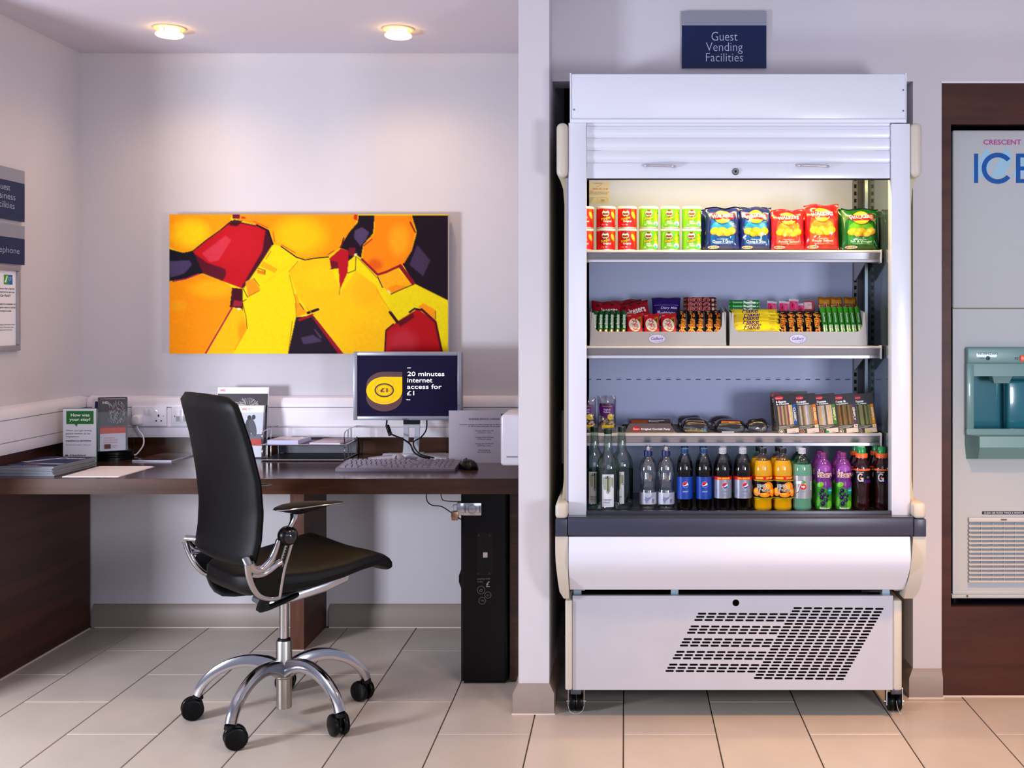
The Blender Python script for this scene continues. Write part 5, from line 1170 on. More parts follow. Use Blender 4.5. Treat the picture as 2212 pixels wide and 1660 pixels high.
# ---------------------------------------------------------------- pillow packs
def pillow(t, W, Hh, T, mat, back=None, seed=0, crimp=.008, crump=1.0, nu=26, nv=30, flare=0, namep='packet'):
    rr = random.Random(seed); ph = [(rr.uniform(.6, 2.2), rr.uniform(.6, 2.2), rr.uniform(0, 6.3), rr.uniform(.4, 1)) for _ in range(7)]
    def surf(u, v, sgn=1, h=0):
        a = max(-1, min(1, 2*u/W)); q = (v-crimp)/(Hh-2*crimp); q = max(0, min(1, q))
        e = max(0, 1-abs(a)**3.2)**.6; g = max(0, math.sin(math.pi*q))**.48
        th = T/2*e*g
        n = sum(math.sin(p[0]*a*5+p[1]*v/Hh*12+p[2])*p[3] for p in ph)/4
        ridge = abs(math.sin(ph[0][2]+a*4+q*3))**3-abs(math.sin(ph[1][2]-a*3.2+q*5))**4
        th += (n*.05*T+ridge*.035*T)*crump*e*min(1, g*1.3)
        wv = .0012*crump*math.sin(a*7+ph[2][2])*(1-g)
        uu = u*(1-.05*g+flare*(1-g)*.04)
        return (uu, -sgn*(th+h)+wv, v+.0015*crump*math.sin(a*5+ph[3][2])*(1-g)*(1 if v > Hh/2 else 0))
    b = MB(); bm_ = back or mat
    for sgn, mm in ((1, mat), (-1, bm_)):
        vs = [surf(-W/2+W*i/nu, Hh*j/nv, sgn) for j in range(nv+1) for i in range(nu+1)]
        fs = [(j*(nu+1)+i, j*(nu+1)+i+1, (j+1)*(nu+1)+i+1, (j+1)*(nu+1)+i) for j in range(nv) for i in range(nu)]
        if sgn < 0: fs = [f[::-1] for f in fs]
        b.add(vs, fs, mm)
    b.build(namep, t, False, ang=60, recalc=False)
    return lambda u, v, h: surf(u, v, 1, h+.0011)
def crisp_deco(D, W, Hh, kind):
    cols = dict(blue=('#1b2f86', '#1a5fa0', '#2a8fc0'), red=('#d8141a', '#e8521c', '#f08a2a'), green=('#0d6e1c', '#2f8a1a', '#63b01c'))[kind]
    D.poly([(-W*.36, .02), (W*.36, .02), (W*.38, Hh*.5), (W*.33, Hh*.72), (-W*.33, Hh*.72), (-W*.38, Hh*.5)], cols[1]); D.ell(0, Hh*.52, W*.34, Hh*.16, cols[2])
    for u, v, a, bq, r in ((-.24, .43, .15, .085, .1), (.0, .42, .17, .1, -.1), (.27, .43, .14, .085, .2), (-.1, .37, .12, .06, 0), (.14, .37, .12, .06, 0)):
        D.ell(u*W, v*Hh, a*W, bq*Hh, '#c9780e', r); D.ell(u*W, (v+.006)*Hh, a*W*.93, bq*Hh*.92, '#f6b418', r); D.ell(u*W-W*.02, (v+.012)*Hh, a*W*.5, bq*Hh*.5, '#fbcf3a', r)
    D.ell(0, Hh*.76, W*.25, Hh*.155, '#f7a91a'); D.ell(0, Hh*.83, W*.19, Hh*.06, '#fbd040'); D.ell(0, Hh*.67, W*.16, Hh*.03, '#fbd040')
    D.poly([(-.36*W, .745*Hh), (-.3*W, .84*Hh), (0, .815*Hh), (.3*W, .86*Hh), (.38*W, .80*Hh), (.34*W, .70*Hh), (.1*W, .70*Hh), (-.2*W, .69*Hh)], '#c8141c')
    D.tc('WALKERS', 0, .765*Hh, W*.66, Hh*.085, '#fafafa', .03, 0, .06, .25)
    a, c, e = dict(blue=('UNMISTAKABLY', 'Cheese & Onion', '#f0f4ff'), red=('CLASSICALLY', 'Ready Salted', '#fff4ea'), green=('DISTINCTIVELY', 'Salt & Vinegar', '#f4fff0'))[kind]
    D.tc(a, 0, .245*Hh, W*.36, Hh*.022, e); D.tc(c, 0, .195*Hh, W*.62, Hh*.062, e, .01); D.rect(-W*.25, .145*Hh, W*.25, .15*Hh, e)
    D.ell(-W*.27, .075*Hh, W*.17, Hh*.032, '#efe2d2'); 
    for i, q in enumerate(('#d2502c', '#e8a030', '#5aa03c', '#d8802c')): D.rect(W*(-.4+.065*i), .06*Hh, W*(-.345+.065*i), .088*Hh, q)
def crisps():
    d0 = SF+.035
    spec = [('blue', 1524, 1597, 447, -.02, 0, 'blue bag of crisps nearest to the green tubs, in front'), ('blue', 1597, 1667, 447, .03, .012, 'blue bag of crisps beside the red bags'),
            ('red', 1666, 1738, 452, .03, 0, 'red bag of crisps beside the blue bags, the shorter of the front pair'), ('red', 1738, 1812, 441, -.02, .006, 'taller red bag of crisps beside the green bag'), ('green', 1819, 1898, 450, 0, 0, 'green bag of crisps in front at the right end of the top shelf')]
    pr = {}
    back = dict(blue='#16256e', red='#c0141a', green='#0c5a18')
    for i, (k, a, c, y, rz, dy, lab) in enumerate(spec):
        d = d0+dy; W = X(c, d)-X(a, d); Hh = Z(y, d)-ZS[0]-.001
        t = thing('crisp_bag', lab, 'crisps', (X((a+c)/2, d), d, ZS[0]+.001), rz, group='bags of crisps on the top shelf'); t.rotation_euler = (-.1, 0, rz)
        f = pillow(t, W*1.02, Hh, .042, M(back[k], .22, coat=.6), seed=i+3, crump=2.0)
        D = Decal(.16, .55); crisp_deco(D, W, Hh, k); D.build(f, 'printing', t, False, cuts=[(0, frange(-W/2, W/2, 22)), (1, frange(0, Hh, 26))], eps=.0002)
        pr.setdefault(k, (t, d))
    for k, px, y, dy, lab in (('blue', 1549, 456, .05, 'blue bag of crisps directly behind the front blue bag by the tubs'), ('blue', 1545, 460, .1, 'rearmost blue bag of crisps peeking out beside the green tubs'), ('blue', 1622, 449, .06, 'blue bag of crisps behind the one beside the red bags'),
                              ('red', 1698, 447, .05, 'red bag of crisps behind the shorter red bag'), ('red', 1762, 446, .055, 'red bag of crisps behind the taller red bag'), ('green', 1847, 452, .05, 'dark green bag of crisps behind the front green bag'), ('green', 1843, 455, .1, 'rearmost green bag of crisps near the mirror side')):
        t, d = pr[k]; d2 = d0+dy; s = (Z(y, d2)-ZS[0])/.148
        dup(t, (X(px, d2), d2, ZS[0]+.001), lab, rot=(-.06, 0, .03), scale=(1, 1, min(1.02, s)))
# ---------------------------------------------------------------- counter display trays
def display(x0p, x1p, label):
    f0 = SF+.014; z = ZS[1]+.0008; x0, x1 = X(x0p, f0), X(x1p, f0); zl = Z(717, f0); zs = Z(676, f0+.05)
    t = thing('display_tray', label, 'tray', ((x0+x1)/2, f0+.08, z)); G = M('#a7a3a2', .4, coat=.15, name='tray_grey')
    b = MB()
    def yf(v): return f0+.012*v
    # front lip with the rounded rise into the sides (outline in x,z), then the side walls
    n = 10; rc = .022; P = [(x0, z), (x1, z), (x1-.004, zs)]
    P = [(x0-.002, z), (x1+.002, z), (x1-.006, zs), (x1-.012, zs)]
    P += [(x1-.016-rc*(1-math.cos(q))*.6 if False else x1-.014-rc*(1-math.cos(q)), zl+rc*1.2*(1-math.sin(q))) for q in [math.pi/2*k/n for k in range(n+1)]]
    P += [(x0+.014+rc*(1-math.cos(q)), zl+rc*1.2*(1-math.sin(q))) for q in [math.pi/2*(n-k)/n for k in range(n+1)]]
    P += [(x0+.012, zs), (x0+.006, zs)]
    b.prism(P, 'y', f0, f0+.003, G); b.build('front_lip', t)
    for xa, xb in ((x0-.001, x0+.003), (x1-.003, x1+.001)):
        b = MB(); b.prism([(f0+.003, z), (f0+.2, z), (f0+.2, zs+.025), (f0+.1, zs+.01), (f0+.003, zs)], 'x', xa, xb, G); b.build('tray_side', t)
    b = MB(); b.box(x0, x1, f0+.003, f0+.2, z, z+.003, G); b.prism([(f0+.075, z+.003), (f0+.2, z+.003), (f0+.2, z+.05), (f0+.085, z+.05)], 'x', x0+.004, x1-.004, G); b.build('tray_base', t)
    zc = (z+zl)/2; xc = (x0+x1)/2+(-.003 if x0p < 1400 else -.001); D = Decal(.3)
    D.ell(xc, zc, .0305, .0155, '#5a4a9a'); D.ell(xc, zc, .029, .0145, '#dcdaf0'); D.ell(xc, zc, .0265, .0125, '#cfcdea'); D.tc('Cadbury', xc, zc, .042, .014, '#3a2a86', .015, .25); D.ring(xc+.002, zc, .024, .0115, .0007, '#3a2a86', 30, -80, 60); D.line([(xc-.012, zc-.008), (xc+.002, zc-.0095), (xc+.012, zc-.0085)], .0007, '#3a2a86')
    D.build(lambda u, v, h: (u, f0-h, v), 'logo', t)
    return x0, x1, z, zl, f0
ORD = ['leftmost', 'second', 'third', 'fourth', 'fifth', 'sixth', 'seventh']
def lab_o(i, n, what, where): return '%s, %s, %s' % (what, 'leftmost' if i == 0 else 'rightmost' if i == n-1 else ORD[i]+' from the left', where)
LEAN = math.atan2(.075, .1)
def row(n, xs, make, what, where, group, zb, yb, lean=LEAN, rz=0, jit=.0):
    p = None; r = random.Random(n)
    for i, px in enumerate(xs):
        d = yb+.04; loc = (X(px, d), yb, zb); lab = lab_o(i, len(xs), what, where); rot = (-lean, r.uniform(-jit, jit), rz)
        if p is None: p = make(lab, loc, group); p.rotation_euler = rot
        else: dup(p, loc, lab, rot=rot)
    return p
def roll(name, cat, label, loc, group, L, R, base, deco, end='#c8ccd0'):
    t = thing(name, label, cat, loc, group=group)
    b = MB(); b.lathe([(R, .002), (R, L-.003)], M(base, .25, coat=.4), 20, cap=False); b.build('wrapper', t, False)
    b = MB(); b.lathe([(0, 0), (R*.8, 0), (R*.97, .002)], M(end, .25, .8), 20, cap=False); b.lathe([(R*.97, L-.003), (R*.8, L), (0, L)], M(end if end[0] == '#' else end, .25, .8), 20, cap=False); b.build('foil_end', t, False)
    D = Decal(.25); deco(D, L, R); D.build(cyl(lambda v: R), 'printing', t, False, cuts=[(0, frange(-R*1.5, R*1.5, 6))]); return t
def bar(name, cat, label, loc, group, W, Hh, T, base, deco, seed=1, crump=.7, crimp=.006, nu=10, nv=16):
    t = thing(name, label, cat, loc, group=group)
    f = pillow(t, W, Hh, T, M(base, .25, coat=.5), seed=seed, crump=crump, crimp=crimp, nu=nu, nv=nv)
    D = Decal(.25); deco(D, W, Hh); D.build(f, 'printing', t, False, cuts=[(0, frange(-W/2, W/2, max(4, int(W/.006)))), (1, frange(0, Hh, max(4, int(Hh/.008))))], eps=.00009); return t
def sweets():
    x0, x1, z, zl, f0 = display(1275, 1568, 'left grey counter tray of sweets with an oval purple logo')
    zb = z+.022; yb = f0+.022; g = 'sweets in the left counter tray'
    def mints(D, L, R):
        D.rect(-R*.45, .012, R*.75, .1, '#0f7a30'); D.tc('softmints', R*.1, .073, .058, .0125, '#f2f8f0', .03, 0, math.pi/2); D.poly([(-R, .03), (R*.3, .038), (R*.9, .028), (R*.4, .012), (-R*.8, .016)], '#d8541c'); D.rect(-R*.25, .01, R*.3, .036, '#f0ece0')
    row(6, (1284, 1297, 1309, 1321, 1334, 1347), lambda l, lo, g_: roll('mint_roll', 'sweets', l, lo, g_, .122, .0094, '#0a5c28', mints, '#0c6a2c'), 'green roll of soft mints', 'in the left counter tray', g, zb, yb)
    def kk(D, W, Hh):
        D.rect(-W*.46, .01, W*.46, Hh*.86, '#d41420'); D.ell(-W*.02, Hh*.52, W*.4, Hh*.27, '#7a1018', .25); D.ell(-W*.02, Hh*.52, W*.375, Hh*.255, '#f6ecd6', .25)
        D.tc('KitKat', -W*.02, Hh*.53, Hh*.42, W*.4, '#c4121c', .02, 0, math.pi/2+.25); D.poly([(W*.15, Hh*.8), (W*.4, Hh*.86), (W*.46, Hh*.5), (W*.38, Hh*.55)], '#b07a2a'); D.poly([(W*.2, Hh*.72), (W*.36, Hh*.78), (W*.36, Hh*.6)], '#6a3a14')
        D.rect(-W*.44, Hh*.87, -W*.24, Hh*.9, '#e8b0b0')
    row(3, (1371.5, 1407.5, 1444.5), lambda l, lo, g_: bar('chocolate_bar', 'chocolate', l, lo, g_, .056, .113, .011, '#c41018', kk, 3), 'red wrapped wafer bar', 'in the left counter tray', g, zb, yb)
    def mars(up):
        def f(D, W, Hh):
            r = math.pi/2 if up else -math.pi/2-.0
            D.rect(-W*.46, .008, W*.46, Hh*.95, '#120c0c'); w = Hh*.7; c = Hh*.52
            D.tc('Mars', W*.02, c, w*1.03, W*.86, '#f4b83c', .05, .2, r); D.tc('Mars', W*.02, c, w, W*.74, '#d8301a', .0, .2, r)
            D.rect(-W*.2, Hh*.9, W*.2, Hh*.94, '#c8a868')
        return f
    row(5, (1473.5, 1493.5, 1511.5, 1531.5, 1549), lambda l, lo, g_: bar('chocolate_bar', 'chocolate', l, lo, g_, .0295, .128, .018, '#0c0808', mars(True), 5), 'black chocolate bar', 'in the left counter tray', g, zb, yb, rz=0)
    # rear row, left tray
    ybk = f0+.1; zbk = z+.052
    def mal(D, W, Hh):
        D.rect(-W*.47, Hh*.03, W*.47, Hh*.97, '#a31024')
        for u, v in ((-.3, .82), (-.1, .9), (.2, .88), (.36, .7), (-.38, .5), (.1, .2), (-.2, .15), (.3, .3)): D.ell(u*W, v*Hh, .0065, .006, '#4a1812'); D.ell(u*W-.001, v*Hh+.002, .003, .0022, '#7a3a2a')
        D.ell(W*.25, Hh*.42, .008, .005, '#c89a58')
        D.tc('maltesers', 0, Hh*.58, W*.82, Hh*.26, '#f0e4dc', .025, 0, .2, .1)
    for i, (px, y, dz, rz, ry, lab) in enumerate(((1308, 647, 0, .05, .05, 'left bag of malted chocolate balls behind the mint rolls, red'), (1376, 646, 0, -.05, -.18, 'red bag of malted chocolate balls behind the wafer bars, tilted'), (1360, 643, .035, .1, -.08, 'red bag of malted chocolate balls, partly hidden at the back of the left tray'))):
        yy = ybk+dz+.02; Hh = .105; loc = (X(px, yy+.03), yy, zbk+.005 if i < 2 else zbk+.012)
        if i == 0: p = bar('chocolate_bag', 'chocolate', lab, loc, g, .108, Hh, .034, '#8e0e20', mal, 8, 1.2, .007, 20, 18); p.rotation_euler = (-.35, ry, rz)
        else: dup(p, loc, lab, rot=(-.35, ry, rz))
    def but(D, W, Hh):
        D.rect(-W*.48, Hh*.03, W*.48, Hh*.97, '#2a1468'); D.rect(-W*.44, Hh*.72, W*.44, Hh*.73, '#b0a8d8'); D.tc('Dairy Milk', W*.1, Hh*.62, W*.6, Hh*.1, '#d8d4ec', .01, .2); D.tc('Buttons', 0, Hh*.47, W*.66, Hh*.15, '#1a0c40', .05); D.tc('Buttons', 0, Hh*.47, W*.64, Hh*.13, '#d8cce8', .02)
        for u in (-.12, .2): D.ell(u*W, Hh*.2, W*.19, Hh*.2, '#d8d0e4'); D.ell(u*W, Hh*.18, W*.15, Hh*.15, '#4a2418')
    bar('chocolate_bag', 'chocolate', 'purple bag of chocolate buttons at the back of the left tray', (X(1439, ybk+.05), ybk+.02, zbk+.007), g, .104, .116, .03, '#1e1058', but, 11, .6, .008, 18, 18).rotation_euler = (-.3, 0, 0)
    def rolo(D, L, R):
        D.rect(-R*1.3, .006, R*1.3, L-.008, '#5a1414'); D.tc('ROLO', 0, L*.46, L*.66, R*1.7, '#e8b0b0', .06, .15, math.pi/2); D.tc('ROLO', 0, L*.46, L*.64, R*1.45, '#a01420', .02, .15, math.pi/2); D.rect(-R*.5, L*.84, R*.4, L*.92, '#c8b8b0')
    L = .118
    for i, (y, dy, w) in enumerate(((669, 0, 'lowest'), (660.5, .012, 'middle'), (650, .03, 'topmost'))):
        yy = ybk+.005+dy; lab = 'brown roll of caramel chocolates, %s of the three at the back of the left tray' % w; loc = (X(1476, yy), yy, Z(y-1.5, yy))
        rot = (0, math.pi/2, 0)
        if i == 0: p = roll('chocolate_roll', 'chocolate', lab, loc, g, L, .0105, '#4a1010', lambda D, L_, R: None, '#b08a40')
        else: p = dup(p, loc, lab)
        p.rotation_euler = rot
        if i == 0:
            # lettering reads along the roll and faces forward
            D = Decal(.25); R = .0105; D.rect(-.052, -R*1.3, .052, R*1.3, '#5a1414'); D.tc('ROLO', -.004, 0, L*.66, R*2.0, '#e8b0b0', .06, .15); D.tc('ROLO', -.004, 0, L*.64, R*1.7, '#a01420', .02, .15); D.rect(.042, -R*.5, .05, R*.4, '#c8b8b0')
            for c in list(p.children):
                if c.name.startswith('printing'): bpy.data.objects.remove(c)
            D.build(lambda u, v, h: (-(R+h)*math.sin(v/R), -(R+h)*math.cos(v/R), u+L/2), 'printing', p, False, cuts=[(1, frange(-R*1.4, R*1.4, 6))])
    # ---------------- right tray
    x0, x1, z, zl, f0 = display(1577, 1872, 'right grey counter tray of sweets with an oval purple logo'); g = 'sweets in the right counter tray'
    R = .0085
    def mf(D, W, Hh):
        D.rect(-W*.46, Hh*.08, W*.46, Hh*.92, '#f2d414'); D.tc('Flake', -W*.1, Hh*.52, W*.36, Hh*.66, '#4a1a70', .02, .3); D.rect(W*.3, Hh*.2, W*.42, Hh*.45, '#c8a818'); D.rect(-W*.42, Hh*.3, -W*.38, Hh*.8, '#e4d070')
    for i, (y, dy, dx) in enumerate(((713, 0, 0), (707.5, .012, 3), (701, .018, -2), (692.5, .03, -2), (685, .04, 0), (677, .046, -4))):
        yy = f0+.018+dy; w = 'lowest' if i == 0 else 'topmost' if i == 5 else ORD[i]+' from the bottom'; lab = 'yellow crumbly chocolate bar, %s of the stack in the right tray' % w
        loc = (X(1634+dx, yy), yy, Z(y+4, yy)); rot = (-.75, random.uniform(-.012, .012), random.uniform(-.02, .02))
        if i == 0: p = bar('chocolate_bar', 'chocolate', lab, loc, g, .166, .027, .015, '#e8c80e', mf, 13, .8, .002, 30, 8); p.rotation_euler = rot
        else: dup(p, loc, lab, rot=rot)
    zb = z+.021; yb = f0+.022
    row(5, (1692, 1710.5, 1728.5, 1747, 1766), lambda l, lo, g_: bar('chocolate_bar', 'chocolate', l, lo, g_, .0295, .126, .018, '#0c0808', mars(False), 6), 'black chocolate bar', 'in the right counter tray', g, zb, yb)
    def fg(D, L, R):
        D.rect(-R*1.0, .006, R*1.0, .118, '#3c9a20'); D.rect(-R*.7, .06, R*.7, .112, '#1f7a1c'); D.tc('Rowntrees', 0, .09, .042, .008, '#d8f0d8', .01, .2, -math.pi/2); D.tc('Fruit\nGums', 0, .042, .034, .014, '#f6fbe8', .05, 0, -math.pi/2); D.ell(R*.3, .012, .003, .003, '#d83020'); D.ell(-R*.4, .016, .003, .003, '#f0c020')
    row(7, (1781, 1793.5, 1806, 1818.5, 1831, 1843, 1856), lambda l, lo, g_: roll('fruit_gum_roll', 'sweets', l, lo, g_, .142, .0093, '#3f9e22', fg, '#a8c8a0'), 'green roll of fruit gums', 'in the right counter tray', g, zb, yb)
    ybk = f0+.1; zbk = z+.052; L = .112
    for i, (y, dy, w) in enumerate(((669, 0, 'lowest'), (662, .014, 'middle'), (653.5, .028, 'topmost'))):
        yy = ybk+.01+dy; lab = 'green roll of fruit pastilles, %s of the three lying behind the yellow bars' % w; loc = (X(1573.5, yy), yy, Z(y+.5, yy))
        if i == 0:
            p = roll('pastille_roll', 'sweets', lab, loc, g, L, .0092, '#14752c', lambda D, L_, R_: None); p.rotation_euler = (0, math.pi/2, 0); D = Decal(.25); R = .0092
            for c in list(p.children):
                if c.name.startswith('printing'): bpy.data.objects.remove(c)
            D.rect(-.05, -R*1.2, .05, R*1.2, '#167a30'); D.tc('Rowntrees', -.024, .001, .034, R*.9, '#a0e0a8', .02, .2); D.tc('Pastilles', .019, .0, .044, R*1.3, '#f0f8f0', .05); D.tc('FRUIT', .02, R*.95, .02, R*.5, '#f0f8f0', .02); D.ell(.046, -.002, .003, .003, '#cfe8d0')
            D.build(lambda u, v, h: (-(R+h)*math.sin(v/R), -(R+h)*math.cos(v/R), u+L/2), 'printing', p, False, cuts=[(1, frange(-R*1.4, R*1.4, 6))])
        else: dup(p, loc, lab, rot=(0, math.pi/2, 0))
    def sk(D, W, Hh):
        D.rect(-W*.46, .008, W*.46, Hh*.62, '#dcd8de'); D.poly([(-W*.46, Hh*.62), (W*.46, Hh*.62), (W*.46, Hh*.93), (-W*.46, Hh*.93)], '#d8306a'); D.poly([(-W*.2, Hh*.93), (W*.46, Hh*.93), (W*.46, Hh*.4), (W*.2, Hh*.6)], '#e05a86')
        D.tc('K', .0, Hh*.5, W*.5, Hh*.2, '#b0122c', .03, .4); D.poly([(-W*.3, Hh*.78), (-W*.1, Hh*.88), (-W*.1, Hh*.7)], '#a01028')
    for i, (px, y, rz, ry) in enumerate(((1663, 651, .1, .1), (1687, 651, 0, .1), (1711, 646.5, .1, .08), (1729, 656, -.1, .05))):
        yy = ybk+.02+.004*i; loc = (X(px, yy+.02), yy, Z(y, yy+.02)-.115); lab = lab_o(i, 4, 'pink and white cereal bar', 'at the back of the right tray'); rot = (-.2, ry, rz)
        if i == 0: p = bar('cereal_bar', 'snack bar', lab, loc, g, .036, .118, .014, '#c8c4cc', sk, 15, .7, .006, 10, 14); p.rotation_euler = rot
        else: dup(p, loc, lab, rot=rot)
    def ck(D, W, Hh): D.rect(-W*.46, .008, W*.46, Hh*.8, '#a0404a'); D.rect(-W*.46, Hh*.72, W*.2, Hh*.95, '#e0b8b8'); D.rect(W*.1, .01, W*.4, Hh*.7, '#7a3a2c'); D.tc('21', 0, Hh*.85, W*.3, Hh*.05, '#a03040')
    bar('snack_pack', 'snack bar', 'pink and brown snack pack between the cereal bars and the gold bars', (X(1747, ybk+.05), ybk+.03, Z(650, ybk+.05)-.115), g, .042, .118, .02, '#9a4650', ck, 19, .6, .006, 10, 14).rotation_euler = (-.2, 0, -.1)
    def tw(D, W, Hh): D.rect(-W*.47, .006, W*.47, Hh*.97, '#8a5214'); D.rect(-W*.4, Hh*.8, W*.4, Hh*.92, '#b07a24'); D.tc('Twix', W*.0, Hh*.5, Hh*.66, W*.62, '#e8c8b0', .05, .1, -math.pi/2+.2); D.tc('Twix', W*.0, Hh*.5, Hh*.64, W*.55, '#a0141c', .02, .1, -math.pi/2+.2)
    for i, (px, rz) in enumerate(((1777, 0), (1804, .06), (1832, -.04))):
        yy = ybk+.03; loc = (X(px, yy+.03), yy, Z(643.5, yy+.03)-.125); lab = lab_o(i, 3, 'gold brown chocolate bar', 'at the back of the right tray'); rot = (-.22, .04, rz)
        if i == 0: p = bar('chocolate_bar', 'chocolate', lab, loc, g, .046, .13, .018, '#7a4812', tw, 21, .8, .007, 12, 14); p.rotation_euler = rot
        else: dup(p, loc, lab, rot=rot)
# ---------------------------------------------------------------- chilled food shelf
def food():
    zs = ZS[2]+.001; rr = random.Random(2)
    # nut bags
    def nuts(label, px, d, rz):
        t = thing('nut_bag', label, 'snack bag', (X(px, d), d, zs), rz, group='clear bags of yoghurt peanuts'); W, Hh = .066, .125
        pillow(t, W, Hh, .04, film('bag_film', (.9, .9, .92), .08, .15), seed=4, crump=1.2, crimp=.006, nu=14, nv=16, namep='clear_bag')
        b = MB()
        for k in range(34):
            r = .0062; z = .008+rr.random()*.055; x = rr.uniform(-.022, .022); y = rr.uniform(-.008, .006)
            b.lathe([(r*math.sin(math.pi*q/5)+.0001, -r*math.cos(math.pi*q/5)*.85) for q in range(6)], M(rr.choice(['#d8b88c', '#e0c49c', '#c8a878']), .4), 8, (x, y, z))
        o = b.build('peanuts', t, False); o['kind'] = 'stuff'
        D = Decal(.3); D.poly([(-.024, .098), (.024, .098), (.027, .085), (.022, .062), (0, .05), (-.022, .062), (-.027, .085)], '#4a1260'); D.tc('Sweet Selections', 0, .093, .034, .005, '#b89a4a'); D.tc('Yoghurt\nPeanuts', 0, .077, .024, .014, '#dccde8', .01)
        D.ell(.012, .056, .0105, .0105, '#d8b818'); D.ring(.012, .056, .0085, .0085, .0006, '#8a7410'); D.rect(-.018, .018, .024, .027, '#d8c024'); D.rect(-.016, .02, .022, .0215, '#8a7410')
        D.build(lambda u, v, h: (u, -.021-h+.18*u*u/.02*1.0, v), 'bag_label', t, False, cuts=[(0, frange(-.03, .03, 8))]); return t
    d = SF+.035; t = nuts('clear bag of yoghurt peanuts with a purple label, the right one of two', 1311, d, .03); dup(t, (X(1268, d), d, zs), 'clear bag of yoghurt peanuts, the left one cut by the cabinet post', rz=-.08)
    dup(t, (X(1309, d), d+.055, zs), 'clear bag of yoghurt peanuts behind the right one', rz=.06)
    # pasty
    def pack(name, label, px0, px1, d, y0, deep, col, deco, seed, topc=None):
        x0, x1 = X(px0, d), X(px1, d); W = x1-x0; Hh = Z(y0, d+deep*.5)-zs; t = thing(name, label, 'pasty', ((x0+x1)/2, d+deep/2, zs), group='wrapped pasties on the third shelf')
        r_ = random.Random(seed); b = MB(); R = []; n = 28
        for k in range(13):
            s = k/12; y = -deep/2+deep*s; g = math.sin(math.pi*(.12+.76*s))**.5; ring = []
            for j in range(n):
                a = 2*math.pi*j/n; ca, sa = math.cos(a), math.sin(a); wv = 1+.05*math.sin(3*a+seed)+.04*math.sin(5*a+s*9+seed)
                ring.append((W/2*math.copysign(abs(ca)**.7, ca)*(.8+.2*g)*(1-.0*sa), y, Hh/2+Hh/2*g*math.copysign(abs(sa)**.75, sa)*wv*(1 if sa > 0 else 1/wv)+ .0))
            zmin = min(p[2] for p in ring); R.append([(p[0], p[1], max(0.0, p[2]-zmin*.999)) for p in ring])
        b.loft(R, M(col, .22, coat=.6)); b.build('wrapper', t, False, ang=50)
        D = Decal(.28); f = deco(D, W, Hh, deep); D.build(f, 'printing', t, False); 
        for sg in (-1, 1): b = MB(); b.loft([[(sg*W*.46, -deep*.25, Hh*.2), (sg*W*.46, deep*.3, Hh*.2), (sg*W*.46, deep*.3, Hh*.6), (sg*W*.46, -deep*.25, Hh*.6)], [(sg*W*.57, -deep*.3, Hh*.5), (sg*W*.56, deep*.35, Hh*.55), (sg*W*.57, deep*.35, Hh*.62), (sg*W*.58, -deep*.3, Hh*.56)]], M(col, .22, coat=.6)); b.build('crimped_end', t, False)
        return t
    def red_oval(D, u, v, s, txt='Ginsters'): D.ell(u, v, s, s*.55, '#c4122a'); D.tc(txt, u, v, s*1.5, s*.5, '#f4d8d8', .01, .1)
    # front pasty is a wedge carton
    d = SF+.012; x0, x1 = X(1348, d), X(1462, d); W = x1-x0; H1 = .048
    t = thing('pasty_pack', 'dark carton lettered Original Cornish Pasty at the left of the third shelf', 'pasty', ((x0+x1)/2, d+.04, zs), group='wrapped pasties on the third shelf')
    mdk = M('#2c2428', .25, coat=.5)
    b = MB(); F0 = [(-W*.5, -.04, 0), (W*.5, -.04, 0), (W*.38, -.028, .033), (-W*.4, -.028, .033)]; F1 = [(-W*.5, .05, 0), (W*.5, .05, 0), (W*.42, .045, .046), (-W*.44, .045, .046)]
    b.loft([F0, [(-W*.49, .0, 0), (W*.49, .0, 0), (W*.4, .0, .045), (-W*.42, .0, .045)], F1], mdk); b.build('carton', t, False)
    D = Decal(.25); D.poly([(-W*.48, .001), (W*.48, .001), (W*.37, .032), (-W*.39, .032)], '#5e5258'); D.rect(-W*.5, 0, W*.5, .003, '#8a744c'); red_oval(D, -W*.27, .014, .0145); D.tc('Original Cornish Pasty', W*.1, .0125, W*.56, .0085, '#efe8ea', .04)
    D.build(lambda u, v, h: (u, -.04+.012*v/.033-h, v+h*.3), 'front_print', t, False)
    D = Decal(.25); D.rect(-W*.36, .0, -.01, .02, '#8a4a18'); D.tc('Cornish\nPasty', W*.12, .012, W*.3, .014, '#e8dcc8', .03); D.poly([(-W*.36, .02), (W*.36, .024), (W*.36, .028), (-W*.36, .028)], '#5a4650'); D.build(lambda u, v, h: (u, -.028+v, .0332+.012*v/.028+h), 'top_print', t, False)
    for sg, nm in ((-1, 'left'), (1, 'right')):
        b = MB(); b.loft([[(sg*W*.44, -.035, .008), (sg*W*.44, .04, .008), (sg*W*.43, .04, .04), (sg*W*.42, -.03, .03)], [(sg*W*.56, -.02, .012), (sg*W*.58, .03, .02), (sg*W*.55, .035, .036), (sg*W*.53, -.01, .028)]], mdk); b.build('crimped_end', t, False)
    def deco1(D, W, Hh, deep):
        D.poly([(-W*.4, .006), (W*.4, .004), (W*.34, Hh*.6), (-W*.36, Hh*.66)], '#8f7c40'); D.poly([(-W*.38, Hh*.6), (W*.35, Hh*.58), (W*.3, Hh*.85), (-W*.34, Hh*.88)], '#7a5a52'); D.tc('Pasty', -.01, Hh*.68, W*.24, Hh*.1, '#4a8a4a', .02); D.rect(W*.28, Hh*.15, W*.36, Hh*.3, '#3a8ab8')
        for k in range(6): D.line([(-W*.3+W*.1*k, Hh*.15), (-W*.22+W*.1*k, Hh*.55)], .0014, '#b4a060' if k % 2 else '#5c4e26')
        return lambda u, v, h: (u, -deep/2-.0015-h+.5*max(0, v-Hh*.35)*1.2, v)
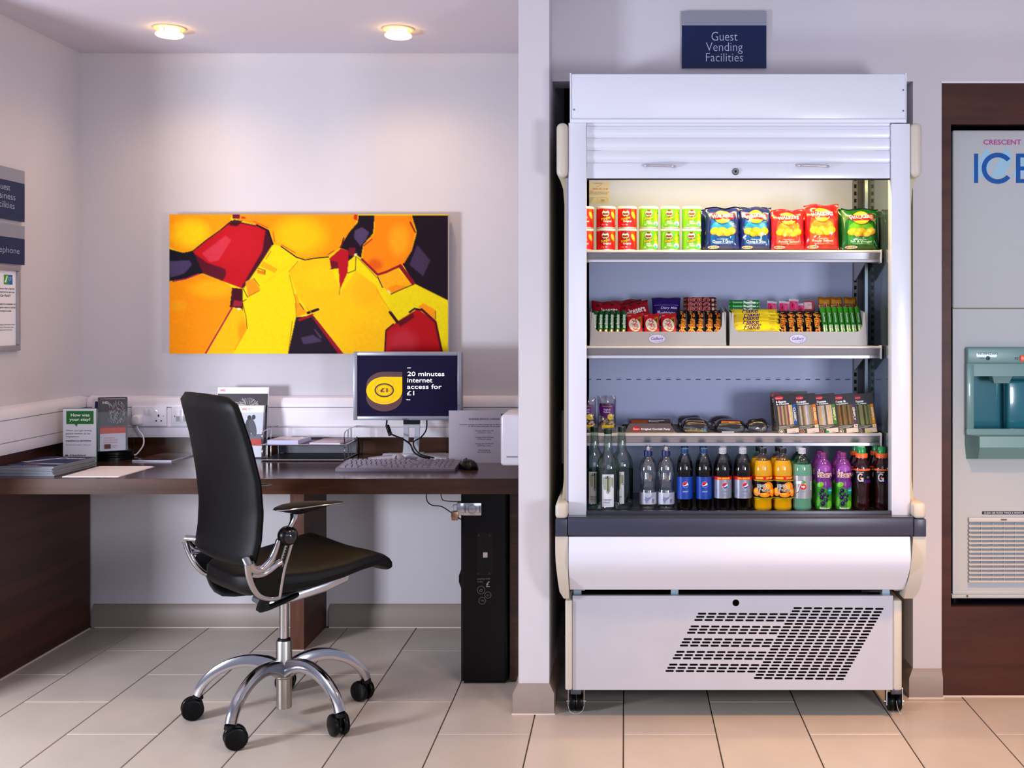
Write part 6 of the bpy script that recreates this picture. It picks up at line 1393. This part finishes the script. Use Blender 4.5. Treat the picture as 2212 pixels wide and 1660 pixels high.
    def deco2(D, W, Hh, deep):
        D.poly([(-W*.34, Hh*.45), (W*.36, Hh*.42), (W*.3, Hh*.86), (-W*.3, Hh*.9)], '#b0601a'); D.poly([(-W*.1, Hh*.5), (W*.2, Hh*.5), (W*.14, Hh*.8), (-W*.06, Hh*.82)], '#e09a3a'); D.ell(-W*.2, Hh*.6, W*.1, Hh*.13, '#e4d4c8'); D.rect(-W*.3, .002, W*.1, Hh*.12, '#c8c8d4'); D.ell(-W*.2, Hh*.6, W*.06, Hh*.08, '#7a2a1a')
        return lambda u, v, h: (u, -deep/2-.0015-h+.5*max(0, v-Hh*.35)*1.2, v)
    def deco3(D, W, Hh, deep):
        D.poly([(-W*.3, Hh*.45), (W*.3, Hh*.4), (W*.2, Hh*.85), (-W*.26, Hh*.86)], '#7a5a48'); D.tc('A', -W*.02, Hh*.35, W*.1, Hh*.26, '#f4f4f4', .03, 0, 1.9)
        for k, q in enumerate(('#d83a8a', '#e8c020', '#2a9ad8', '#e8c020')): D.ell(W*(.22+.06*(k % 3)), Hh*(.36-.09*(k//3)), W*.022, Hh*.05, q)
        return lambda u, v, h: (u, -deep/2-.0015-h+.5*max(0, v-Hh*.35)*1.2, v)
    t1 = pack('wrapped_pasty', 'pasty in an olive and black wrapper, second pack from the left', 1473, 1533, SF+.014, 903, .08, '#1a1416', deco1, 2)
    pack('wrapped_pasty', 'dark pasty pack lying behind the olive one', 1462, 1520, SF+.11, 896, .09, '#241a1e', lambda D, W, Hh, dp: (D.ell(0, Hh*.6, W*.2, Hh*.2, '#7a1824'), lambda u, v, h: (u, -dp/2-.002-h, v))[1], 5)
    pack('wrapped_pasty', 'pasty pack with an orange picture, third from the left', 1546, 1612, SF+.014, 905, .08, '#120e10', deco2, 7)
    pack('wrapped_pasty', 'dark pasty pack lying behind the orange pictured one', 1530, 1590, SF+.11, 898, .09, '#2a2024', lambda D, W, Hh, dp: (D.ell(0, Hh*.6, W*.2, Hh*.2, '#5a1820'), lambda u, v, h: (u, -dp/2-.002-h, v))[1], 9)
    pack('wrapped_pasty', 'smaller brown and black wrapped pasty beside the sandwiches', 1614, 1660, SF+.014, 903, .07, '#161012', deco3, 11)
    # sandwiches
    names = [('Ham', '& Cheese', '#2456a8', 'CLASSIC', ['#a08a64', '#7a3a54', '#b09a74', '#6a5a3c', '#a88e66', '#8a3a58', '#d8c494', '#c8b080']), ('Roast', 'Chicken', '#d8701a', 'CLASSIC', ['#8a7a64', '#c8c0c4', '#6e5a3a', '#a89068', '#c4bcc4', '#a8a0a8', '#9a8460', '#8a7450']),
             ('Cheese', '& Onion', '#4a8a1c', 'SIMPLY', ['#b8b09c', '#e0b070', '#c8c0b0', '#bcb4a4', '#6a5c48', '#cac2b0', '#e4b47a', '#c4bca8']), ('Tuna &', 'Sweetcorn', '#5a3a64', 'SIMPLY', ['#7a6030', '#94763c', '#4a3418', '#8a6c3c', '#7a5c30', '#4c3a20', '#8a7040', '#6a5230']), ('Egg', '& Cress', '#e0921a', 'SIMPLY', ['#8a8a58', '#4c5a2c', '#a09a6c', '#98905e', '#3a4a24', '#9a9464', '#5a6a34', '#8c8658'])]
    BLKP = M('#1a181a', .3, coat=.3, name='sandwich_card'); W, Hh = .078, .138; rnd = random.Random(8)
    def sandwich(i, label, x, d, front=True):
        a, c, col, tx, br = names[i]; t = thing('sandwich_pack', label, 'sandwich', (x, d, zs), group='sandwich packs on the third shelf')
        b = MB(); P = [(-W/2, .0), (W/2, .0), (W/2, Hh-.004), (W/2-.004, Hh), (-W/2+.004, Hh), (-W/2, Hh-.004)]; b.prism(P, 'y', 0, .0008, BLKP); b.build('card', t, False)
        # flat print with a window; bread behind
        b = MB(); x0 = -W*.36; x1 = W*.28; n = len(br); w = (x1-x0)/n
        for k, q in enumerate(br):
            xa = x0+w*k; off = .0006 if k % 2 else 0; R = []
            m = 10
            for j in range(m+1):
                z = .03+.068*j/m; wob = .0012*math.sin(j*1.7+k)*(1 if k % 2 else .3); R.append([(xa+wob, -.0006+off, z), (xa+w+.0002+wob*.5, -.0006+off, z), (xa+w+.0002, -.0001, z), (xa, -.0001, z)])
            b.loft(R, M(q, .8, bump=.6, bs=400, var=.15, vs=120))
        b.build('sandwich_filling', t, False)
        D = Decal(.3); D.rect(-W*.5+.002, .0005, W*.5-.002, .028, '#4a4434'); D.rect(x1, .03, x1+.001, .098, '#8a867a')
        D.ell(-W*.24, Hh-.013, W*.2, .0075, '#c4122a'); D.tc('Ginsters', -W*.24, Hh-.013, W*.3, .006, '#f0c8cc', .01, .1)
        D.tc(a, -W*.17, Hh-.0265, (.5 if len(a) > 5 else .44)*W, .0078, '#f0eeec', .05); D.tc(c, -W*.17+.004, Hh-.0345, .56*W, .0052, '#f0eeec', .04)
        D.rect(x1+.002, .03, x1+.0125, .099, col); D.tc(tx, x1+.0073, .0645, .046, .0075, '#f4e8b0', .03, 0, -math.pi/2)
        for k in range(3): D.rect(-W*.38, .0255-.0035*k, W*.3-.008*k, .0267-.0035*k, '#cac4b4')
        D.ell(-W*.3, .009, .0095, .0085, '#d8d2c0'); D.ell(-W*.3, .009, .008, .0072, '#4a4434'); D.ell(-W*.3, .009, .005, .0045, '#c86a4a' if i in (1, 2, 4) else '#d8cca0')
        D.rect(-W*.06, .001, W*.46, .0165, '#dcc8b8'); D.rect(W*.16, .004, W*.3, .006, '#b0a090')
        if i in (2, 4): D.ell(-W*.02 if i == 2 else .004, .005, .0055, .0045, '#2c9a4a' if i == 2 else '#c8d83a')
        if i in (1, 3, 4): D.rect(W*.3, .018, W*.46, .028, '#ecdcc0'); D.rect(W*.34, .021, W*.42, .025, '#c04a3a' if i == 3 else '#c8b02a')
        D.build(lambda u, v, h: (u, -h-.00005, v), 'front_print', t, False)
        b = MB(); b.prism([(.0009, .002), (.055, .002), (.0009, Hh-.035)], 'x', -W/2+.003, W/2-.003, CLEAR if False else M('#55504a', .25, coat=.4)); b.build('wedge_body', t, False)
        t.rotation_euler = (-.2, -.10, -.06); return t
    for i, px in enumerate((1703.5, 1747, 1789, 1832, 1872)):
        d = SF-.004+.0045*i; nme = ('ham and cheese', 'roast chicken', 'cheese and onion', 'tuna and sweetcorn', 'egg and cress')[i]
        sandwich(i, '%s sandwich in a black card pack with a %s strip' % (nme, ('blue', 'deep orange', 'green', 'purple', 'yellow')[i]), X(px, d), d)
    for k, (i, px, d) in enumerate(((0, 1692, SF+.1), (1, 1726, SF+.108))):
        t = sandwich(i, 'black sandwich pack behind the %s pack, only its top and left edge visible' % ('ham' if k == 0 else 'chicken'), X(px, d), d); t.rotation_euler = (-.1, -.06, -.05); t.location.z = zs
# ---------------------------------------------------------------- bottles
def interp(prof):
    zs_ = [p[1] for p in prof]; rs = [p[0] for p in prof]
    return lambda v: float(np.interp(v, zs_, rs))
AIR = film('clear_plastic', (.86, .88, .88), .10, .05)
def bottle(name, label, loc, prof, mats, cap, group, lab=None, deco=None, namecap='cap'):
    t = thing(name, label, 'bottle', loc, group=group); f = interp(prof)
    b = MB(); P = []; ms = []
    for (r, z, m) in [(p[0], p[1], mm) for p, mm in zip(prof, mats)]: P.append((r, z)); ms.append(m)
    b.lathe([(r, z) for r, z in P], ms[:-1], 32, cap=True); b.build('bottle_body', t, False, ang=60)
    b = MB(); cap(b); b.build(namecap, t, False, ang=40)
    if lab:
        z0, z1, m = lab; b = MB(); q = [z0+(z1-z0)*k/8 for k in range(9)]; b.lathe([(f(z)+.0004, z) for z in q], m, 40, cap=False); b.build('wrap_label', t, False)
    if deco:
        D = Decal(.3); cuts = deco(D); D.build(lambda u, v, h: ((f(v)+h+.0004)*math.sin(u/.03), -(f(v)+h+.0004)*math.cos(u/.03), v), 'label_print', t, False, cuts=[(0, frange(-.047, .047, 16))]+([(1, cuts)] if cuts else []))
    return t
def ribcap(b, col, r, z0, z1, top=None):
    n = 36
    def ring(R, z, k=0): return [((R+(.0004 if j % 2 else 0)*k)*math.cos(2*math.pi*j/n), (R+(.0004 if j % 2 else 0)*k)*math.sin(2*math.pi*j/n), z) for j in range(n)]
    m = M(col, .35, coat=.2); b.loft([ring(r, z0), ring(r, z0+.003), ring(r*.97, z0+.0035), ring(r*.99, z0+.0045, 1), ring(r*.99, z1-.0015, 1), ring(r*.9, z1)], m)
def bottles():
    z = ZD+.0008; d = 3.765; g = 'drinks bottles on the bottom deck'; s = d/F
    # glass water bottles
    GLS = film('green_glass', (.80, .88, .82), .10, .02); GD = M('#0b2a20', .3)
    prof = [(.030, .0), (.037, .002), (.0385, .006), (.039, .02), (.039, .145), (.038, .158), (.033, .175), (.026, .188), (.019, .198), (.0155, .21), (.0140, .235), (.0135, .262)]
    def gl(label, px, d, first=None):
        t = thing('glass_bottle', label, 'bottle', (X(px, d), d, z), group='glass water bottles at the left of the deck')
        b = MB(); b.lathe(prof, GLS, 40); b.build('glass_body', t, False, ang=60)
        b = MB(); ribcap(b, '#0a2c18', .0135, .262, .2795); b.build('cap', t, False)
        b = MB(); R = .0385  # back label, seen through the glass
        A0 = [math.radians(20+140*k/14) for k in range(15)]
        b.loft([[(R*math.cos(a), R*math.sin(a), zz) for a in A0] for zz in (.028, .135)], GD, cap=False, closed=False)
        A0 = [math.radians(200+25*k/4) for k in range(5)]; 
        b.loft([[((R+.001)*math.cos(math.radians(180+40*k/6)), (R+.001)*math.sin(math.radians(180+40*k/6)), zz) for k in range(7)] for zz in (.03, .132)], GD, cap=False, closed=False)
        b.build('back_label', t, False)
        D = Decal(.45); H0, H1 = .022, .13; D.rect(-.02, H0, .02, H1, '#d9dde2'); G2 = '#16352c'
        r_ = random.Random(1)
        for k in range(11):
            u = -.0165+.0033*k; L = .02+.028*(1-abs(k-5)/6)+r_.uniform(-.006, .008); col = ('#a8a848', '#6f8a5a', '#4f7a64', '#8a9a4c')[k % 4]; D.rect(u-.0008, H1-.012-L, u+.0008, H1-.01, col); D.ell(u, H1-.012-L, .0011, .0015, col)
        D.rect(-.0012, .076, .0012, H1-.004, G2); D.line([(-.008, H1-.01), (.01, H1-.01)], .0014, G2); D.ring(-.0055, H1-.0085, .0045, .0045, .0013, G2, 20); D.line([(.0, H1-.004), (.01, H1-.004)], .0014, G2); D.ring(0, .072, .004, .0055, .0008, G2, 20); 
        D.tc('PRIORY\nFALLS', 0, .0415, .025, .014, '#3a4a48', .005); D.rect(-.01, .0285, .01, .0293, '#8a9492')
        D.build(lambda u, v, h: ((.0392+h)*math.sin(u/.0392), -(.0392+h)*math.cos(u/.0392), v), 'front_label', t, False, cuts=[(0, frange(-.02, .02, 6))]); return t
    t = gl('tall clear glass water bottle in front, the middle one of three', 1313.5, 3.72)
    dup(t, (X(1284, 3.786), 3.786, z), 'tall clear glass water bottle at the back left of the three, by the cabinet post', rz=0.05); dup(t, (X(1343, 3.786), 3.786, z), 'tall clear glass water bottle at the back right of the three', rz=-.3)
    # sports water
    WA = film('water_plastic', (.84, .87, .9), .2, .06)
    prof = [(.024, 0), (.0285, .004), (.0295, .015), (.0295, .06), (.0285, .066), (.0275, .074), (.0282, .078), (.0262, .084), (.0272, .089), (.0258, .094), (.0268, .1), (.0275, .106), (.0295, .118), (.030, .132), (.0285, .15), (.024, .165), (.017, .175), (.011, .181), (.011, .184)]
    def cp1(b): b.lathe([(.0135, .182), (.0145, .183), (.0145, .2), (.0125, .202), (0, .202)], M('#15205c', .3, coat=.3), 28)
    def dw(D):
        D.rect(-.028, .022, .034, .06, M('#c3c6d6', .3, .3)); r_ = random.Random(3)
        P = [(-.012, .05), (-.008, .046), (-.002, .044), (.006, .046), (.012, .05), (.008, .04), (.002, .036), (-.003, .03), (-.007, .024), (-.009, .032), (-.013, .036), (-.01, .042)]; D.poly(P, '#7f86a8'); D.ring(.013, .051, .003, .005, .0008, '#7f86a8'); 
        for k in range(3): D.rect(.013, .036-.004*k, .022-.001*k, .038-.004*k, '#4a4c60')
    def cp2(t):
        b = MB(); b.lathe([(.0125, .202), (.0125, .209), (.0085, .213), (.008, .217), (0, .217)], film('dome', (.9, .9, .92), .2), 24); b.lathe([(.006, .2), (.0055, .212), (0, .213)], M('#dcdce4', .3), 16); b.build('spout', t, False)
    def waist(D):
        return None
    t = bottle('water_bottle', 'clear sports cap water bottle, left of the pair', (X(1400, d), d, z), prof, [WA]*19, cp1, g, (.021, .061, M('#b9bccc', .28, .5)), dw, 'cap_band'); cp2(t)
    dup(t, (X(1438.5, d), d, z), 'clear sports cap water bottle, right of the pair beside the cola')
    # cola bottles
    CO = M('#080303', .1, coat=.4, spec=.4, name='cola'); 
    def body(R, zn=.186, fill=.145, liq=None):
        liq = liq or CO; q = [(R*.8, 0), (R*.93, .003), (R*.97, .012), (R*.93, .03), (R*.985, .038), (R*.985, .115), (R, .122), (R, .135), (R*.97, .145), (R*.9, .156), (R*.77, .168), (R*.58, .178), (.0125, .184), (.0108, .188), (.0108, .191)]
        return q, [liq if p[1] < fill else AIR for p in q]
    def globe(D, cu, cv, r):
        D.ell(cu, cv, r*1.08, r*1.08, '#c8d0e8'); D.ell(cu, cv, r, r, '#1a48a0')
        P = [(cu+r*math.cos(math.radians(a)), cv+r*math.sin(math.radians(a))) for a in range(20, 206, 8)]; D.poly(P, '#e01824')
        D.poly([(cu-r*.95, cv-r*.3), (cu-r*.5, cv-r*.35), (cu, cv-r*.1), (cu+r*.4, cv+r*.3), (cu+r*.8, cv+r*.6), (cu+r, cv+r*.1), (cu+r*.8, cv-r*.1), (cu+r*.3, cv-r*.35), (cu-.2*r, cv-r*.5), (cu-r*.85, cv-r*.5)], '#f4f6fa')
    def pd(D): globe(D, .0015, .088, .0098); D.tc('pepsi', .0015, .0645, .018, .007, '#b8d0f0', .01)
    q, m = body(.0278, fill=.15); t = bottle('cola_bottle', 'dark cola bottle with a blue label, left of the pair', (X(1479, d), d, z), q, m, lambda b: ribcap(b, '#12406e', .0125, .19, .2075), g, (.0385, .1135, M('#0e3fa6', .3, coat=.3)), pd)
    dup(t, (X(1520.5, d), d, z), 'dark cola bottle with a blue label, right of the pair'); row2 = [(t, 1479, 'cola bottle in the second row behind the left blue labelled one'), (t, 1519, 'cola bottle in the second row behind the right blue labelled one')]
    def dd(D):
        D.rect(-.046, .104, .046, .1145, '#d4161c'); D.tc('20% BIGGER', .002, .1092, .045, .006, '#f6c81c', .05); globe(D, .005, .085, .0095); D.tc('pepsi', .004, .0655, .019, .007, '#7f86b0', .01); D.tc('diet', .001, .0545, .013, .0065, '#8f96b8', .01); D.tc('MAX', -.024, .064, .018, .005, '#6a86c0', .0, 0, math.pi/2)
    q, m = body(.0312, fill=.15); t = bottle('cola_bottle', 'diet cola bottle with a silver label and white cap, left of the pair', (X(1561, d), d, z), q, m, lambda b: ribcap(b, '#b9bcc8', .0128, .19, .208), g, (.0415, .1145, M('#a9adbf', .25, .6)), dd)
    dup(t, (X(1604.5, d), d, z), 'diet cola bottle with a silver label and white cap, right of the pair'); row2 += [(t, 1562, 'diet cola bottle in the second row behind the left silver labelled one'), (t, 1604, 'diet cola bottle in the second row behind the right silver labelled one')]
    ORG = M('#d8a004', .12, coat=.8, name='orange_drink')
    def td(D):
        D.rect(-.046, .0405, .046, .116, '#0e0a0a'); D.rect(-.046, .104, .046, .1165, '#d4181c'); D.tc('BIGGER', -.014, .1102, .027, .0072, '#f6d01c', .05); D.tc('20% BIGGER', .026, .1102, .038, .0072, '#f6d01c', .05)
        for k in range(28): D.poly([(-.045+.0033*k, .1035), (-.0432+.0033*k, .1035), (-.0424+.0033*k, .1018), (-.0432+.0033*k, .1), (-.045+.0033*k, .1), (-.0442+.0033*k, .1018)], '#e8d420'); D.poly([(-.045+.0033*k, .045), (-.0432+.0033*k, .045), (-.0424+.0033*k, .0433), (-.0432+.0033*k, .0416), (-.045+.0033*k, .0416), (-.0442+.0033*k, .0433)], '#e8d420')
        for u, v, a, c_ in ((.012, .08, .015, .018), (-.02, .065, .01, .014), (.024, .062, .009, .014), (.002, .055, .014, .008)): D.ell(u, v, a, c_, '#f08a10'); D.ell(u-.002, v+.003, a*.5, c_*.5, '#fbb83a')
        D.tc('KING', -.006, .0855, .024, .0098, '#ffffff', .09, 0, .0); D.tc('KING', -.006, .0855, .0225, .0085, '#0a0808', .02); D.tc('Tango', -.001, .071, .036, .0145, '#f6f2ea', .09, 0, -.05); D.tc('Tango', -.001, .071, .034, .0125, '#1a0e08', .02, 0, -.05); D.tc('orange', -.014, .06, .014, .004, '#f4e8d8', .02, 0, -.1)
    q, m = body(.0322, fill=.158, liq=ORG); t = bottle('orange_drink_bottle', 'orange drink bottle with a black and red label, left of the pair', (X(1647.5, d), d, z), q, m, lambda b: ribcap(b, '#101012', .0128, .19, .209), g, (.0405, .1165, M('#0e0a0a', .3)), td)
    dup(t, (X(1690.5, d), d, z), 'orange drink bottle with a black and red label, right of the pair'); row2 += [(t, 1640, 'orange drink bottle in the second row, left'), (t, 1682, 'orange drink bottle in the second row, right')]
    GR = film('green_plastic', (.42, .72, .55), .12, .05); GRL = M('#5d9a80', .1, coat=.4, name='lemonade')
    def sd(D):
        D.rect(-.046, .041, .046, .118, M('#b2b7bd', .25, .5)); D.poly([(-.024, .1), (-.003, .104), (-.006, .094), (-.016, .062), (-.024, .058), (-.012, .09), (-.024, .089)], '#101418'); D.poly([(-.0235, .0985), (-.005, .1015), (-.0075, .094), (-.017, .064), (-.0225, .061), (-.0105, .091), (-.0235, .0905)], '#f2f4f6')
        D.ell(-.0008, .081, .0095, .0095, '#d01a22'); D.tc('up', -.0008, .0805, .012, .008, '#f8f0f0', .04); D.poly([(-.003, .094), (.0, .103), (.007, .098), (.008, .09), (.002, .09)], '#3a9a3a'); D.ell(.0045, .092, .003, .0025, '#e8d030'); D.tc('FREE', -.001, .066, .012, .004, '#8a9098')
        D.rect(.021, .07, .031, .098, '#dde0e4')
        for k in range(8): D.rect(.022, .072+.0032*k, .03, .0735+.0032*k, '#4a4e54')
    q, m = body(.0332, fill=.153, liq=GRL); m = [GRL if p[1] < .153 else GR for p in q]; t = bottle('lemonade_bottle', 'green lemonade bottle with a silver label and white cap', (X(1732.5, d), d, z), q, m, lambda b: ribcap(b, '#c4c6d2', .0128, .19, .208), g, (.041, .118, M('#aab0b6', .25, .6)), sd)
    row2 += [(t, 1726, 'green lemonade bottle in the second row')]
    prof = [(.022, 0), (.0265, .003), (.0285, .015), (.0275, .04), (.027, .06), (.0285, .075), (.028, .09), (.0262, .1), (.0285, .112), (.0298, .125), (.029, .142), (.025, .155), (.018, .166), (.0115, .172), (.0108, .176)]
    PU = M('#6a2484', .2, coat=.7, name='purple_sleeve')
    def rd(D):
        D.rect(-.046, .004, .046, .092, '#2f8a1e'); D.poly([(-.046, .092), (-.03, .096), (-.01, .088), (.01, .09), (.03, .075), (.046, .085), (.046, .098), (-.046, .098)], '#6a2484'); D.ell(.012, .085, .02, .012, '#6a2484')
        D.ell(.0, .143, .02, .011, '#8f4aa8'); D.ell(-.016, .088, .013, .008, '#6fbc2c', .3); D.ell(.018, .02, .01, .014, '#5fb82a'); D.ell(-.024, .03, .007, .016, '#58a828')
        for u, v, r in ((-.008, .068, .007), (.0, .055, .006), (-.01, .045, .0075), (.004, .036, .007), (-.006, .024, .0075), (.01, .05, .005), (-.016, .058, .005)): D.ell(u, v, r, r*1.05, '#1e0e3a'); D.ell(u-.002, v+.002, r*.3, r*.3, '#5a4a8a')
        D.ell(.019, .067, .0105, .0115, '#128a92'); D.tc('+50%', .019, .068, .014, .005, '#c8eef0', .02)
        D.tc('Ribena', .0, .122, .05, .0195, '#f4e8e0', .09); D.tc('Ribena', .0, .122, .048, .017, '#8a1424', .01); D.tc('Blackcurrant', .0, .0095, .034, .0065, '#f4f4f0', .03)
        return frange(0, .17, 14)
    t = bottle('juice_bottle', 'purple blackcurrant juice bottle with a purple cap, left of the pair', (X(1778.5, d), d, z), prof, [PU]*15, lambda b: ribcap(b, '#7a2a6e', .0118, .1755, .193), g, None, rd)
    dup(t, (X(1821, d), d, z), 'purple blackcurrant juice bottle with a purple cap, right of the pair'); row2 += [(t, 1770, 'purple juice bottle in the second row, left'), (t, 1812, 'purple juice bottle in the second row, right')]
    prof = [(.022, 0), (.0265, .003), (.028, .012), (.0265, .03), (.0255, .05), (.0275, .075), (.0285, .09), (.0285, .138), (.027, .15), (.0225, .163), (.0185, .17), (.018, .176)]
    RED = M('#25050a', .12, coat=.4, name='dark_red_drink')
    def gd(D):
        D.rect(-.046, .093, .046, .136, '#0e0a10'); D.rect(-.046, .1345, .046, .1405, '#e8601c'); D.tc('GATORADE', -.012, .1295, .026, .0045, '#d8d4dc', .02); c = (-.01, .112); D.ring(*c, .0105, .0145, .0048, '#c8c6ce', 30, 40, 345); D.rect(c[0]+.001, c[1]-.006, c[0]+.0105, c[1]-.0005, '#c8c6ce'); D.rect(c[0]+.0055, c[1]-.014, c[0]+.0105, c[1]-.002, '#c8c6ce')
        D.poly([(c[0]-.003, c[1]-.004), (c[0]+.003, c[1]+.006), (c[0]+.004, c[1]+.001), (c[0]+.001, c[1]-.004)], '#e8601c'); D.rect(.002, .093, .046, .104, '#3a1a5a'); D.rect(.012, .113, .024, .115, '#77707c'); D.rect(.012, .109, .024, .111, '#77707c')
    def gcap(b):
        b.lathe([(.0195, .176), (.0205, .177), (.0205, .189), (.019, .191), (.015, .191)], M('#e8601c', .35, coat=.3), 36); b.lathe([(.0145, .191), (.0145, .207), (.012, .2125), (0, .2135)], M('#0c8a44', .35, coat=.3), 36)
    t = bottle('sports_drink_bottle', 'dark red drink bottle with a green cap, left of the pair', (X(1861, d), d, z), prof, [RED]*12, gcap, g, None, gd)
    dup(t, (X(1905, d), d, z), 'dark red drink bottle with a green cap, right of the pair by the mirror side'); row2 += [(t, 1850, 'sports drink bottle in the second row, left'), (t, 1893, 'sports drink bottle in the second row, right')]
    for t, px, lab in row2:
        d2 = 3.838; dup(t, (X(px, d2), d2, z), lab)
tubs(); crisps(); sweets(); food(); bottles()
